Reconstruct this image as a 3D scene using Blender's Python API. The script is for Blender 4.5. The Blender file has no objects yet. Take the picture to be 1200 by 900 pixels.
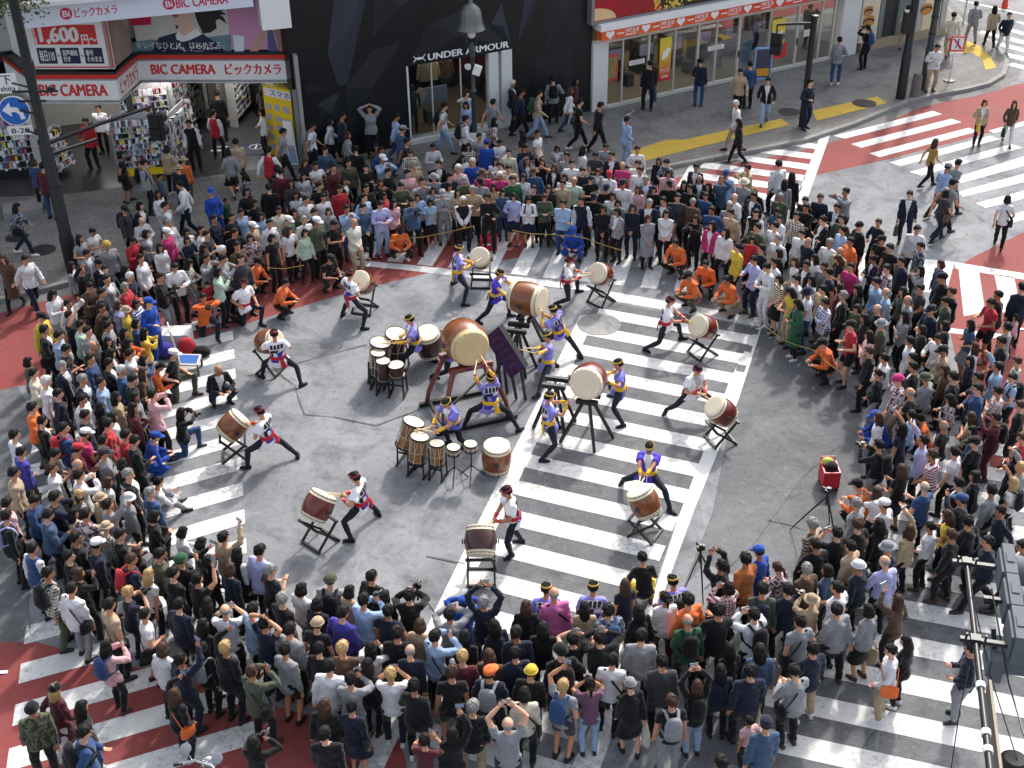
import bpy, bmesh, math, random
import numpy as np
from mathutils import Vector, Matrix
from mathutils.bvhtree import BVHTree

random.seed(7)
SC = bpy.context.scene
COL = SC.collection

# ---------------------------------------------------------------- camera
CAM_H, CAM_T, CAM_F, CAM_R = 15.816, math.radians(32.32), 1480.0, math.radians(-0.894)
_f = Vector((0, math.cos(CAM_T), -math.sin(CAM_T)))
_r0 = Vector((1, 0, 0))
_u0 = _r0.cross(_f)
_r = _r0 * math.cos(CAM_R) + _u0 * math.sin(CAM_R)
_u = -_r0 * math.sin(CAM_R) + _u0 * math.cos(CAM_R)
CAM_P = Vector((0, 0, CAM_H))
cd = bpy.data.cameras.new('camera')
cam = bpy.data.objects.new('camera', cd)
COL.objects.link(cam)
cam.matrix_world = Matrix(((_r.x, _u.x, -_f.x, 0), (_r.y, _u.y, -_f.y, 0), (_r.z, _u.z, -_f.z, CAM_H), (0, 0, 0, 1)))
cd.sensor_width = 36.0
cd.lens = 36.0 * CAM_F / 1200.0
cd.clip_start = 0.2
cd.clip_end = 2000
SC.camera = cam

# ---------------------------------------------------------------- light
SUN_AZ, SUN_EL = 24.0, 43.0      # compass from +Y towards +X
w = bpy.data.worlds.new('World')
SC.world = w
w.use_nodes = True
nt = w.node_tree
bg = nt.nodes['Background']
sky = nt.nodes.new('ShaderNodeTexSky')
sky.sky_type = 'NISHITA'
sky.sun_disc = False
sky.sun_elevation = math.radians(SUN_EL)
sky.sun_rotation = math.radians(SUN_AZ)
sky.air_density = 1.0
sky.dust_density = 4.0
sky.ozone_density = 0.6
hs = nt.nodes.new('ShaderNodeHueSaturation')      # hazy, whitish sky
hs.inputs['Saturation'].default_value = .5
nt.links.new(sky.outputs[0], hs.inputs['Color'])
nt.links.new(hs.outputs[0], bg.inputs[0])
bg.inputs[1].default_value = 0.128
sl = bpy.data.lights.new('sun', 'SUN')
sl.energy = 1.4
sl.angle = math.radians(3.0)
sl.color = (1.0, 0.95, 0.88)
sun = bpy.data.objects.new('sun', sl)
COL.objects.link(sun)
_a, _e = math.radians(SUN_AZ), math.radians(SUN_EL)
_sd = Vector((math.sin(_a) * math.cos(_e), math.cos(_a) * math.cos(_e), math.sin(_e)))
sun.rotation_euler = _sd.to_track_quat('Z', 'Y').to_euler()
sun.location = (0, 0, 60)
SC.view_settings.view_transform = 'Standard'
SC.view_settings.look = 'None'
SC.view_settings.exposure = 1.42
SC.view_settings.gamma = 1.0
SC.view_settings.use_curve_mapping = False
SC.render.engine = 'CYCLES'
SC.cycles.max_bounces = 6
SC.cycles.use_denoising = True

# ---------------------------------------------------------------- layout helpers
def ray(px, py):
    return _f + _r * ((px - 600) / CAM_F) + _u * ((450 - py) / CAM_F)

def gp(px, py, z=0.0):
    """the point at height z seen at that place of the photograph"""
    d = ray(px, py)
    t = (z - CAM_H) / d.z
    return CAM_P + d * t

def proj(p):
    d = Vector(p) - CAM_P
    k = d.dot(_f)
    return (600 + CAM_F * d.dot(_r) / k, 450 - CAM_F * d.dot(_u) / k, k)

def onwall(px, py, A, B):
    """(distance along A->B, height) of a photo point on the upright plane through A and B"""
    t = Vector((B[0] - A[0], B[1] - A[1], 0)).normalized()
    n = Vector((-t.y, t.x, 0))
    d = ray(px, py)
    k = (Vector((A[0], A[1], 0)) - CAM_P).dot(n) / d.dot(n)
    P = CAM_P + d * k
    return (P - Vector((A[0], A[1], 0))).dot(t), P.z

# ---------------------------------------------------------------- materials
MATS = {}
def srgb(h):
    h = h.lstrip('#')
    c = [int(h[i:i + 2], 16) / 255 for i in (0, 2, 4)]
    return tuple(x / 12.92 if x <= .04045 else ((x + .055) / 1.055) ** 2.4 for x in c)

def mat(name, color, rough=.6, metal=0.0, spec=.4, noise=0.0, scale=8.0, bump=0.0, coat=0.0, emit=0.0):
    if name in MATS:
        return MATS[name]
    m = bpy.data.materials.new(name)
    m.use_nodes = True
    t = m.node_tree
    b = t.nodes['Principled BSDF']
    b.inputs['Roughness'].default_value = rough
    b.inputs['Metallic'].default_value = metal
    b.inputs['Specular IOR Level'].default_value = spec
    b.inputs['Coat Weight'].default_value = coat
    b.inputs['Coat Roughness'].default_value = .12
    c = (*color, 1)
    b.inputs['Base Color'].default_value = c
    m.diffuse_color = c
    if emit:
        b.inputs['Emission Color'].default_value = c
        b.inputs['Emission Strength'].default_value = emit
    if noise or bump:
        tc = t.nodes.new('ShaderNodeTexCoord')
        n = t.nodes.new('ShaderNodeTexNoise')
        n.inputs['Scale'].default_value = scale
        n.inputs['Detail'].default_value = 6
        n.inputs['Roughness'].default_value = .65
        t.links.new(tc.outputs['Object'], n.inputs['Vector'])
        if noise:
            mx = t.nodes.new('ShaderNodeMix')
            mx.data_type = 'RGBA'
            mx.inputs['A'].default_value = tuple(x * (1 - noise) for x in color) + (1,)
            mx.inputs['B'].default_value = tuple(min(1, x * (1 + noise)) for x in color) + (1,)
            t.links.new(n.outputs['Fac'], mx.inputs['Factor'])
            t.links.new(mx.outputs['Result'], b.inputs['Base Color'])
        if bump:
            bp = t.nodes.new('ShaderNodeBump')
            bp.inputs['Strength'].default_value = bump
            bp.inputs['Distance'].default_value = .02
            t.links.new(n.outputs['Fac'], bp.inputs['Height'])
            t.links.new(bp.outputs[0], b.inputs['Normal'])
    MATS[name] = m
    return m

def nodes(name, rough=.8, spec=.3):
    m = bpy.data.materials.new(name)
    m.use_nodes = True
    MATS[name] = m
    t = m.node_tree
    b = t.nodes['Principled BSDF']
    b.inputs['Roughness'].default_value = rough
    b.inputs['Specular IOR Level'].default_value = spec
    return m, t, b

def N(t, kind, **kw):
    n = t.nodes.new(kind)
    for k, v in kw.items():
        if k in n.inputs:
            n.inputs[k].default_value = v
        else:
            setattr(n, k, v)
    return n

def mixc(t, fac, a, b, blend='MIX'):
    n = t.nodes.new('ShaderNodeMix')
    n.data_type = 'RGBA'
    n.blend_type = blend
    for s, v in (('Factor', fac), ('A', a), ('B', b)):
        if hasattr(v, 'links'):
            t.links.new(v, n.inputs[s])
        else:
            n.inputs[s].default_value = v if s == 'Factor' else (*v, 1) if len(v) == 3 else v
    return n.outputs['Result']

def ramp(t, src, lo, hi):
    n = t.nodes.new('ShaderNodeMapRange')
    n.inputs['From Min'].default_value = lo
    n.inputs['From Max'].default_value = hi
    t.links.new(src, n.inputs['Value'])
    return n.outputs[0]

def ground_mat(name, base, dark, light, paint=None, wear=.5, red=False, fine=1.0):
    """asphalt, or paint worn down to asphalt"""
    m, t, b = nodes(name, .85, .3)
    tc = N(t, 'ShaderNodeTexCoord')
    g = N(t, 'ShaderNodeNewGeometry')
    pos = g.outputs['Position']
    n1 = N(t, 'ShaderNodeTexNoise', Scale=.22, Detail=5.0, Roughness=.6)
    n2 = N(t, 'ShaderNodeTexNoise', Scale=2.2, Detail=8.0, Roughness=.7)
    n3 = N(t, 'ShaderNodeTexNoise', Scale=38.0 * fine, Detail=4.0, Roughness=.8)
    v = N(t, 'ShaderNodeTexVoronoi', Scale=.33, feature='DISTANCE_TO_EDGE')
    wv = N(t, 'ShaderNodeTexNoise', Scale=1.3, Detail=3.0)
    for n in (n1, n2, n3, wv):
        t.links.new(pos, n.inputs['Vector'])
    ad = N(t, 'ShaderNodeVectorMath', operation='MULTIPLY_ADD')
    t.links.new(wv.outputs['Color'], ad.inputs[0])
    ad.inputs[1].default_value = (1.1, 1.1, 0)
    t.links.new(pos, ad.inputs[2])
    t.links.new(ad.outputs[0], v.inputs['Vector'])
    c = mixc(t, ramp(t, n1.outputs['Fac'], .32, .68), dark, light)
    c = mixc(t, ramp(t, n2.outputs['Fac'], .3, .75), c, base)
    st = N(t, 'ShaderNodeTexNoise', Scale=.75, Detail=9.0, Roughness=.72, Distortion=.6)
    t.links.new(pos, st.inputs['Vector'])
    c = mixc(t, ramp(t, st.outputs['Fac'], .47, .66), c, mixc(t, .58, c, (.02, .022, .027)))
    s2 = N(t, 'ShaderNodeTexNoise', Scale=5.5, Detail=8.0, Roughness=.85)
    t.links.new(pos, s2.inputs['Vector'])
    c = mixc(t, ramp(t, s2.outputs['Fac'], .53, .62), c, mixc(t, .45, c, (.015, .016, .018)))
    c = mixc(t, ramp(t, s2.outputs['Fac'], .44, .34), c, mixc(t, .28, c, (.5, .5, .5)))
    sp = ramp(t, n3.outputs['Fac'], .38, .66)
    c = mixc(t, sp, mixc(t, .26, c, (.01, .01, .012)), mixc(t, .10, c, (.45, .45, .46)))
    crack = ramp(t, v.outputs['Distance'], .0, .007)
    inv = N(t, 'ShaderNodeMath', operation='SUBTRACT')
    inv.inputs[0].default_value = 1.0
    t.links.new(crack, inv.inputs[1])
    mul = N(t, 'ShaderNodeMath', operation='MULTIPLY')
    t.links.new(inv.outputs[0], mul.inputs[0])
    t.links.new(ramp(t, n1.outputs['Fac'], .5, .62), mul.inputs[1])
    c = mixc(t, mul.outputs[0], c, mixc(t, .6, c, (.03, .03, .032)))
    gum = N(t, 'ShaderNodeTexVoronoi', Scale=2.6)
    t.links.new(pos, gum.inputs['Vector'])
    gm = ramp(t, gum.outputs['Distance'], .075, .045)
    gsel = N(t, 'ShaderNodeMath', operation='MULTIPLY')
    t.links.new(gm, gsel.inputs[0])
    gc = N(t, 'ShaderNodeSeparateColor')
    t.links.new(gum.outputs['Color'], gc.inputs[0])
    t.links.new(ramp(t, gc.outputs[0], .55, .6), gsel.inputs[1])
    c = mixc(t, gsel.outputs[0], c, mixc(t, .5, c, (.03, .03, .033)))
    if paint:
        p1 = N(t, 'ShaderNodeTexNoise', Scale=9.0, Detail=10.0, Roughness=.78)
        p2 = N(t, 'ShaderNodeTexNoise', Scale=.6, Detail=3.0)
        for n in (p1, p2):
            t.links.new(pos, n.inputs['Vector'])
        s = N(t, 'ShaderNodeMath', operation='MULTIPLY_ADD')
        t.links.new(p2.outputs['Fac'], s.inputs[0])
        s.inputs[1].default_value = .45
        t.links.new(p1.outputs['Fac'], s.inputs[2])
        k = ramp(t, s.outputs[0], wear + .19, wear + .27)
        pc = mixc(t, ramp(t, n2.outputs['Fac'], .25, .8), tuple(x * .82 for x in paint), paint)
        pc = mixc(t, ramp(t, st.outputs['Fac'], .52, .72), pc, tuple(x * .72 for x in paint))
        pc = mixc(t, ramp(t, s2.outputs['Fac'], .58, .66), pc, tuple(x * .6 for x in paint))
        pc = mixc(t, gsel.outputs[0], pc, tuple(x * .55 for x in paint))
        c = mixc(t, k, pc, mixc(t, .40, c, paint))
    t.links.new(c, b.inputs['Base Color'])
    bp = N(t, 'ShaderNodeBump', Strength=.25, Distance=.01)
    t.links.new(n3.outputs['Fac'], bp.inputs['Height'])
    t.links.new(bp.outputs[0], b.inputs['Normal'])
    return m

# ---------------------------------------------------------------- mesh helpers
class MB:
    """collects geometry with a material index per face"""
    def __init__(s):
        s.v, s.f, s.mi, s.cut = [], [], [], []
    def add(s, v, f, mi=0):
        o = len(s.v)
        s.cut.append((o, len(s.f)))
        s.v += [tuple(x) for x in v]
        s.f += [tuple(i + o for i in q) for q in f]
        s.mi += [mi] * len(f)
    def box(s, c, size, mi=0, M=None, bev=0.0):
        x, y, z = (k / 2 for k in size)
        P = [Vector((a * x, b * y, d * z)) for a in (-1, 1) for b in (-1, 1) for d in (-1, 1)]
        if M is not None:
            P = [M @ p for p in P]
        P = [p + Vector(c) for p in P]
        s.add(P, [(0, 1, 3, 2), (4, 6, 7, 5), (0, 4, 5, 1), (2, 3, 7, 6), (0, 2, 6, 4), (1, 5, 7, 3)], mi)
    def bar(s, a, b, w, h=None, mi=0, up=(0, 0, 1)):
        a, b = Vector(a), Vector(b)
        h = h or w
        d = (b - a)
        L = d.length
        d.normalize()
        r = d.cross(Vector(up))
        if r.length < 1e-3:
            r = d.cross(Vector((0, 1, 0)))
        r.normalize()
        u = r.cross(d)
        M = Matrix((r, d, u)).transposed()
        s.box((a + b) / 2, (w, L, h), mi, M)
    def tube(s, P, R, n=10, mi=0, cap=True, ref=None):
        P = [Vector(p) for p in P]
        rings = []
        up = Vector(ref) if ref is not None else None
        for i, p in enumerate(P):
            d = (P[min(i + 1, len(P) - 1)] - P[max(i - 1, 0)])
            if d.length < 1e-9:
                d = Vector((0, 0, 1))
            d.normalize()
            k = up if up is not None else (Vector((1, 0, 0)) if abs(d.x) < .8 else Vector((0, 1, 0)))
            x = (k - d * k.dot(d)).normalized()
            y = d.cross(x)
            up = x if ref is None else Vector(ref)
            r = R[i] if isinstance(R, (list, tuple)) else R
            rx, ry = r if isinstance(r, (list, tuple)) else (r, r)
            rings.append([p + x * (rx * math.cos(2 * math.pi * j / n)) + y * (ry * math.sin(2 * math.pi * j / n)) for j in range(n)])
        V = [q for g in rings for q in g]
        F = []
        for i in range(len(P) - 1):
            for j in range(n):
                F.append((i * n + j, i * n + (j + 1) % n, (i + 1) * n + (j + 1) % n, (i + 1) * n + j))
        if cap:
            F.append(tuple(reversed(range(n))))
            F.append(tuple((len(P) - 1) * n + j for j in range(n)))
        s.add(V, F, mi)
    def ball(s, c, r, n=12, m=8, mi=0, M=None):
        rx, ry, rz = r if isinstance(r, (list, tuple)) else (r, r, r)
        V = [Vector((0, 0, -rz))]
        for i in range(1, m):
            a = -math.pi / 2 + math.pi * i / m
            for j in range(n):
                b = 2 * math.pi * j / n
                V.append(Vector((rx * math.cos(a) * math.cos(b), ry * math.cos(a) * math.sin(b), rz * math.sin(a))))
        V.append(Vector((0, 0, rz)))
        F = [(0, 1 + (j + 1) % n, 1 + j) for j in range(n)]
        for i in range(m - 2):
            for j in range(n):
                F.append((1 + i * n + j, 1 + i * n + (j + 1) % n, 1 + (i + 1) * n + (j + 1) % n, 1 + (i + 1) * n + j))
        k = 1 + (m - 2) * n
        F += [(k + j, k + (j + 1) % n, len(V) - 1) for j in range(n)]
        if M is not None:
            V = [M @ v for v in V]
        s.add([v + Vector(c) for v in V], F, mi)
    def lathe(s, prof, c, axis, n=24, mi=0, cap=(True, True), ref=None):
        """prof: (distance along axis, radius)"""
        a = Vector(axis).normalized()
        k = Vector(ref) if ref is not None else (Vector((0, 0, 1)) if abs(a.z) < .9 else Vector((1, 0, 0)))
        x = (k - a * k.dot(a)).normalized()
        y = a.cross(x)
        V = []
        for t, r in prof:
            for j in range(n):
                b = 2 * math.pi * j / n
                V.append(Vector(c) + a * t + x * (r * math.cos(b)) + y * (r * math.sin(b)))
        F = []
        for i in range(len(prof) - 1):
            for j in range(n):
                F.append((i * n + j, i * n + (j + 1) % n, (i + 1) * n + (j + 1) % n, (i + 1) * n + j))
        if cap[0]:
            F.append(tuple(reversed(range(n))))
        if cap[1]:
            F.append(tuple((len(prof) - 1) * n + j for j in range(n)))
        s.add(V, F, mi)
    def prism(s, poly, z0, z1, mi=0):
        """poly: xy points"""
        n = len(poly)
        V = [(p[0], p[1], z0) for p in poly] + [(p[0], p[1], z1) for p in poly]
        ar = sum(poly[i][0] * poly[(i + 1) % n][1] - poly[(i + 1) % n][0] * poly[i][1] for i in range(n))
        o = list(range(n)) if ar > 0 else list(reversed(range(n)))
        F = [tuple(reversed(o)), tuple(i + n for i in o)]
        for i in range(n):
            a, b = o[i], o[(i + 1) % n]
            F.append((a, b, b + n, a + n))
        s.add(V, F, mi)
    def mesh(s, name, mats, smooth=False):
        me = bpy.data.meshes.new(name)
        me.from_pydata(s.v, [], s.f)
        for m in (mats if isinstance(mats, (list, tuple)) else [mats]):
            me.materials.append(m)
        if any(s.mi):
            me.polygons.foreach_set('material_index', s.mi)
        if smooth:
            me.polygons.foreach_set('use_smooth', [True] * len(s.f))
            if smooth != 'all':
                try:
                    me.set_sharp_from_angle(angle=math.radians(40))
                except Exception:
                    pass
        me.update()
        return me
    def build(s, name, mats, parent=None, smooth=False, split=False):
        if split and len(s.cut) > 1:          # every piece added becomes an object of its own
            e = s.cut + [(len(s.v), len(s.f))]
            for (v0, f0), (v1, f1) in zip(e[:-1], e[1:]):
                q = MB()
                q.add(s.v[v0:v1], [tuple(i - v0 for i in f) for f in s.f[f0:f1]])
                q.mi = s.mi[f0:f1]
                r = q.build(name, mats, parent, smooth)
            return r
        o = put(name, s.mesh(name, mats, smooth), parent)
        if parent is not None and parent.type == 'EMPTY':      # geometry is laid out in scene coordinates
            o.matrix_parent_inverse = parent.matrix_basis.inverted()
        return o

def put(name, me, parent=None):
    o = bpy.data.objects.new(name, me)
    COL.objects.link(o)
    if parent is not None:
        o.parent = parent
    return o

def tag(o, label=None, cat=None, group=None, kind=None):
    if label: o['label'] = label
    if cat: o['category'] = cat
    if group: o['group'] = group
    if kind: o['kind'] = kind
    return o

def thing(name, loc, label, cat, group=None, rz=0.0):
    o = bpy.data.objects.new(name, None)
    COL.objects.link(o)
    o.empty_display_size = .2
    o.location = loc
    o.rotation_euler = (0, 0, rz)
    return tag(o, label, cat, group)

def copy_tree(o, parent=None):
    kids = list(o.children)
    c = o.copy()
    COL.objects.link(c)
    if parent is not None:
        c.parent = parent
    for k in kids:
        copy_tree(k, c)
    return c

def sheet(name, polys, z, m, kind='structure'):
    """flat painted or paved areas as one sheet"""
    b = MB()
    for p in polys:
        ar = sum(p[i][0] * p[(i + 1) % len(p)][1] - p[(i + 1) % len(p)][0] * p[i][1] for i in range(len(p)))
        q = p if ar > 0 else list(reversed(p))
        b.add([(x[0], x[1], z) for x in q], [tuple(range(len(q)))])
    o = b.build(name, m)
    return tag(o, kind=kind)

def Q(*pts):
    return [gp(*p)[:2] for p in pts]

def T3(ox, oy, *pts):
    return [tuple(gp(ox + x / 3, oy + y / 3)[:2]) for x, y in pts]

def T6(ox, oy, *pts):
    return [tuple(gp(ox + x / 6, oy + y / 6)[:2]) for x, y in pts]
# ---------------------------------------------------------------- ground, road paint, pavement
asphalt = ground_mat('asphalt', (.215, .225, .243), (.128, .135, .149), (.325, .334, .349))
redcoat = ground_mat('red_road_coating', (.19, .06, .055), (.15, .045, .042), (.22, .075, .07), paint=(.235, .052, .048), wear=.57, fine=.7)
paint_w = ground_mat('white_road_paint', (.2, .2, .2), (.14, .14, .145), (.3, .3, .3), paint=(.66, .66, .645), wear=.56)
paint_o = ground_mat('worn_white_paint', (.2, .2, .2), (.14, .14, .145), (.3, .3, .3), paint=(.72, .72, .71), wear=.50)
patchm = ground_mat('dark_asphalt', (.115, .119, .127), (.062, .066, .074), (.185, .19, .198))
gutterm = ground_mat('gutter_concrete', (.17, .17, .165), (.11, .11, .105), (.22, .215, .21))
kerbm = mat('kerb_stone', (.24, .235, .225), .9, noise=.35, scale=3, bump=.3)
yellowm = ground_mat('yellow_tactile_paving', (.3, .25, .1), (.2, .17, .08), (.36, .3, .12), paint=(.52, .36, .055), wear=.62)

road = sheet('road', [[(-260, -60), (260, -60), (260, 420), (-260, 420)]], 0.0, asphalt)

# areas of the road in a darker asphalt tone
sheet('dark_road_area', [Q((860, 470), (892, 384), (1010, 470), (1010, 600), (960, 660), (900, 690), (826, 660), (800, 690), (835, 600)),
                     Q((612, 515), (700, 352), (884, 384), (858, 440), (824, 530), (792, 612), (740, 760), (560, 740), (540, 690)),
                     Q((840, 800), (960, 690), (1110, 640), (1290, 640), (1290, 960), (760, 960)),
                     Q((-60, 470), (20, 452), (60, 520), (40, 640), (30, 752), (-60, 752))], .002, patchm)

# red coated lanes
sheet('red_lane', [
    Q((-90, 383), (0, 362), (92, 338), (200, 312), (330, 270), (470, 250), (640, 255), (640, 282), (607, 302), (510, 318), (430, 337), (400, 345), (270, 385), (60, 445), (0, 457), (-90, 475)),
    Q((700, 228), (800, 207), (870, 190), (960, 163), (1080, 125), (1200, 97), (1290, 78), (1290, 125), (1200, 145), (1040, 187), (957, 205), (915, 220), (830, 265), (700, 300)),
    Q((1106, 350), (1112, 318), (1143, 300), (1200, 272), (1290, 240), (1290, 560), (1165, 556), (1128, 460)),
    Q((-60, 748), (0, 752), (45, 753), (78, 762), (190, 790), (330, 830), (400, 846), (470, 868), (490, 960), (-60, 960))], .004, redcoat)

def V2(a): return Vector((a[0], a[1]))
def cross2(p, d, q, e):
    """meeting point of p+t d and q+s e"""
    k = d.x * e.y - d.y * e.x
    w = q - p
    return p + d * ((w.x * e.y - w.y * e.x) / k)

cw = []
# crossing through the ring of drums
ri = [V2(gp(*q)) for q in ((886, 385), (854, 448.7), (824.7, 528.7), (794, 609.3), (768, 690))]
ro = [V2(gp(*q)) for q in ((893, 383), (866, 467), (846.7, 516.7), (815, 594), (779, 692))]
lo_a, lo_b = V2(gp(510, 715)), V2(gp(672, 385))
ld = (lo_b - lo_a).normalized()
rp, rd = V2((3.38, 20.16)), V2((2.77, 7.11)).normalized()
li_a = lo_a + V2((.40, -.08))
sd = V2((.925, -.38))
ax = V2((.306, .952))
def on_right(t):
    return rp + rd * ((t - rp.dot(ax)) / rd.dot(ax))
for k in range(-1, 16):
    tb, ta = 27.84 - .955 * k - .24, 27.84 - .955 * (k + 1) + .24
    a, b = on_right(tb), on_right(ta)
    cw.append([tuple(x) for x in (cross2(a, sd, li_a, ld), a, b, cross2(b, sd, li_a, ld))])
wl = [[tuple(lo_a - ld * 5), tuple(li_a - ld * 5), tuple(li_a + ld * 11.4), tuple(lo_a + ld * 11.4)]]
E1 = V2(gp(700, 960))
bot = [on_right(12.9)]
rb = ri + bot
rbo = ro + [bot[0] + V2((.45, -.1))]
for i in range(len(rb) - 1):
    wl.append([tuple(x) for x in (rb[i], rbo[i], rbo[i + 1], rb[i + 1])])
# left crossing
for k in range(0, 11):
    p = V2((-7.17, 28.41)) + V2((.2055, -.9787)) * (.937 * k)
    d = V2((-.898, -.44))
    u = V2((.2055, -.9787)) * .235
    cw.append([tuple(x) for x in (p - u, p - u + d * (4.6 if k < 7 else 2.6), p + u + d * (4.6 if k < 7 else 2.6), p + u)])
# lower left crossing on the red lane
R0 = V2(gp(298, 845))
for k in range(-1, 5):
    p = V2((-8.65, 16.1)) + V2((.21, -.9555)) * k
    d = V2((.929, .370))
    u = V2((.21, -.9555)) * .5
    cw.append([tuple(x) for x in (p, cross2(p, d, R0, u), cross2(p + u, d, R0, u), p + u)])
# upper crossing, with its base line
d, e = V2((.968, -.25)), V2((.235, .972))
for k in range(-2, 9):
    p = V2((-2.78, 31.3)) + d * (.444 + .888 * k)
    cw.append([tuple(x) for x in (p - d * .222, p + d * .222, p + d * .222 + e * 4.2, p - d * .222 + e * 4.2)])
cw.append(Q((415, 305), (480, 310.5), (560, 319), (660, 331), (697, 335.5), (690, 341), (655, 337.5), (560, 327), (470, 316), (413, 311)))
# lower right crossing
d = V2((.951, -.309))
u = V2((-.205, -.94)).normalized()
for k in range(-9, 5):
    p = V2((5.1625, 15.02)) + u * (.955 * k)
    h0, hd = V2(gp(893, 817)), (V2(gp(1015, 590)) - V2(gp(893, 817))).normalized()
    cw.append([tuple(x) for x in (cross2(p, d, h0, hd), p + d * 9, p + d * 9 + u * .475, cross2(p + u * .475, d, h0, hd))])
# upper right crossing and hatching
hat = [T3(800, 0, *q) for q in (
    ((530, 478), (570, 488), (912, 402), (880, 390)), ((592, 507), (628, 520), (980, 430), (945, 418)),
    ((655, 540), (693, 553), (1040, 462), (1005, 450)), ((725, 572), (765, 585), (1115, 490), (1080, 478)),
    ((797, 605), (840, 618), (1195, 520), (1155, 507)), ((880, 648), (925, 660), (1300, 556), (1300, 520)),
    ((970, 675), (985, 693), (1300, 617), (1300, 583)), ((1030, 715), (1065, 732), (1300, 676), (1300, 645)),
    ((1120, 768), (1158, 785), (1300, 742), (1300, 712)), ((1075, 460), (1095, 468), (1300, 418), (1300, 400)),
    ((487, 470), (520, 470), (428, 730), (385, 735)),
    ((383, 494), (474, 507), (466, 525), (370, 512)), ((283, 519), (460, 541), (453, 560), (268, 537)),
    ((200, 545), (446, 578), (438, 598), (190, 562)), ((75, 570), (433, 617), (426, 637), (60, 590)),
    ((60, 608), (420, 656), (412, 677), (45, 628)), ((40, 650), (406, 695), (398, 716), (30, 670)),
    ((25, 580), (52, 582), (10, 660), (-20, 655)))]
cw += hat
# right crossing
cw += [T3(800, 300, *q) for q in (((955, 22), (1300, 78), (1300, 100), (960, 45)), ((970, 47), (1042, 57), (1064, 200), (988, 212)),
                                  ((1095, 65), (1165, 75), (1188, 190), (1125, 200)), ((1215, 84), (1290, 94), (1310, 240), (1240, 240)),
                                  ((825, 8), (955, 22), (925, 135), (790, 120)), ((630, -10), (664, -6), (632, 90), (600, 90)),
                                  ((930, 253), (1120, 275), (1120, 292), (928, 270)))]
# far crossing round the corner
cw += [T6(1000, 0, *q) for q in (((1010, 195), (1030, 183), (1320, 258), (1320, 288)), ((880, 230), (902, 215), (1320, 315), (1320, 345)),
                                 ((810, 264), (850, 250), (1320, 372), (1320, 404)), ((1040, 390), (1075, 372), (1320, 428), (1320, 462)),
                                 ((1075, 458), (1120, 442), (1320, 488), (1320, 520)), ((1140, 158), (1160, 150), (1320, 190), (1320, 212)),
                                 ((740, 5), (760, 2), (1320, 120), (1320, 132)))]
sheet('crossing_stripes', cw, .008, paint_w)
sheet('edge_lines', wl, .0105, paint_w)

# patched squares inside the crossing and the grey cross-street beyond
sheet('patched_asphalt', [Q((872, 403), (882, 406), (880, 414), (870, 411)), Q((864, 427), (875, 429), (872, 437), (862, 435)),
                          Q((880, 385), (890, 387), (887, 393), (878, 391)), Q((587, 349), (597, 350), (596, 352.5), (586, 351.5)),
                          Q((590, 393), (604, 394), (604, 397), (591, 396))], .012, patchm)

# ---- raised pavement
kline = [gp(*q) for q in ((-330, 425), (-60, 374), (0, 353), (90, 330))] + [Vector((-7.5, 32.9, 0)), Vector((-2, 35.1, 0))] + \
        [gp(*q) for q in ((690, 214), (800, 193), (870, 180), (940, 166), (1000, 146), (1060, 121), (1092, 113), (1127, 107), (1155, 100), (1172, 90), (1177, 78), (1172, 65), (1160, 53), (1147, 45), (1130, 32), (1105, 10), (1080, -15))]
kl = [V2(p) for p in kline]
SIDE_Z = .13
back = [(34, 74), (34, 90), (-60, 90), (-60, 20)]
pave = nodes('block_paving', .88, .25)
m, t, b = pave
g = N(t, 'ShaderNodeNewGeometry')
mp = N(t, 'ShaderNodeMapping')
mp.inputs['Rotation'].default_value = (0, 0, math.radians(-24))
t.links.new(g.outputs['Position'], mp.inputs[0])
br = N(t, 'ShaderNodeTexBrick', Scale=1.0)
br.inputs['Brick Width'].default_value = .42
br.inputs['Row Height'].default_value = .21
br.inputs['Mortar Size'].default_value = .012
br.inputs['Color1'].default_value = (.145, .14, .13, 1)
br.inputs['Color2'].default_value = (.20, .195, .18, 1)
br.inputs['Mortar'].default_value = (.075, .072, .068, 1)
t.links.new(mp.outputs[0], br.inputs['Vector'])
n1 = N(t, 'ShaderNodeTexNoise', Scale=.5, Detail=6.0)
n2 = N(t, 'ShaderNodeTexNoise', Scale=14.0, Detail=6.0)
t.links.new(g.outputs['Position'], n1.inputs['Vector'])
t.links.new(g.outputs['Position'], n2.inputs['Vector'])
c = mixc(t, ramp(t, n1.outputs['Fac'], .3, .7), mixc(t, .45, br.outputs['Color'], (.11, .105, .1)), br.outputs['Color'])
c = mixc(t, ramp(t, n2.outputs['Fac'], .3, .8), c, mixc(t, .3, c, (.3, .29, .27)))
t.links.new(c, b.inputs['Base Color'])
bp = N(t, 'ShaderNodeBump', Strength=.4, Distance=.01)
t.links.new(br.outputs['Fac'], bp.inputs['Height'])
bp.invert = True
t.links.new(bp.outputs[0], b.inputs['Normal'])
pb = MB()
pb.prism([tuple(p) for p in kl] + back, -.05, SIDE_Z)
tag(pb.build('pavement', m), kind='structure')
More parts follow.
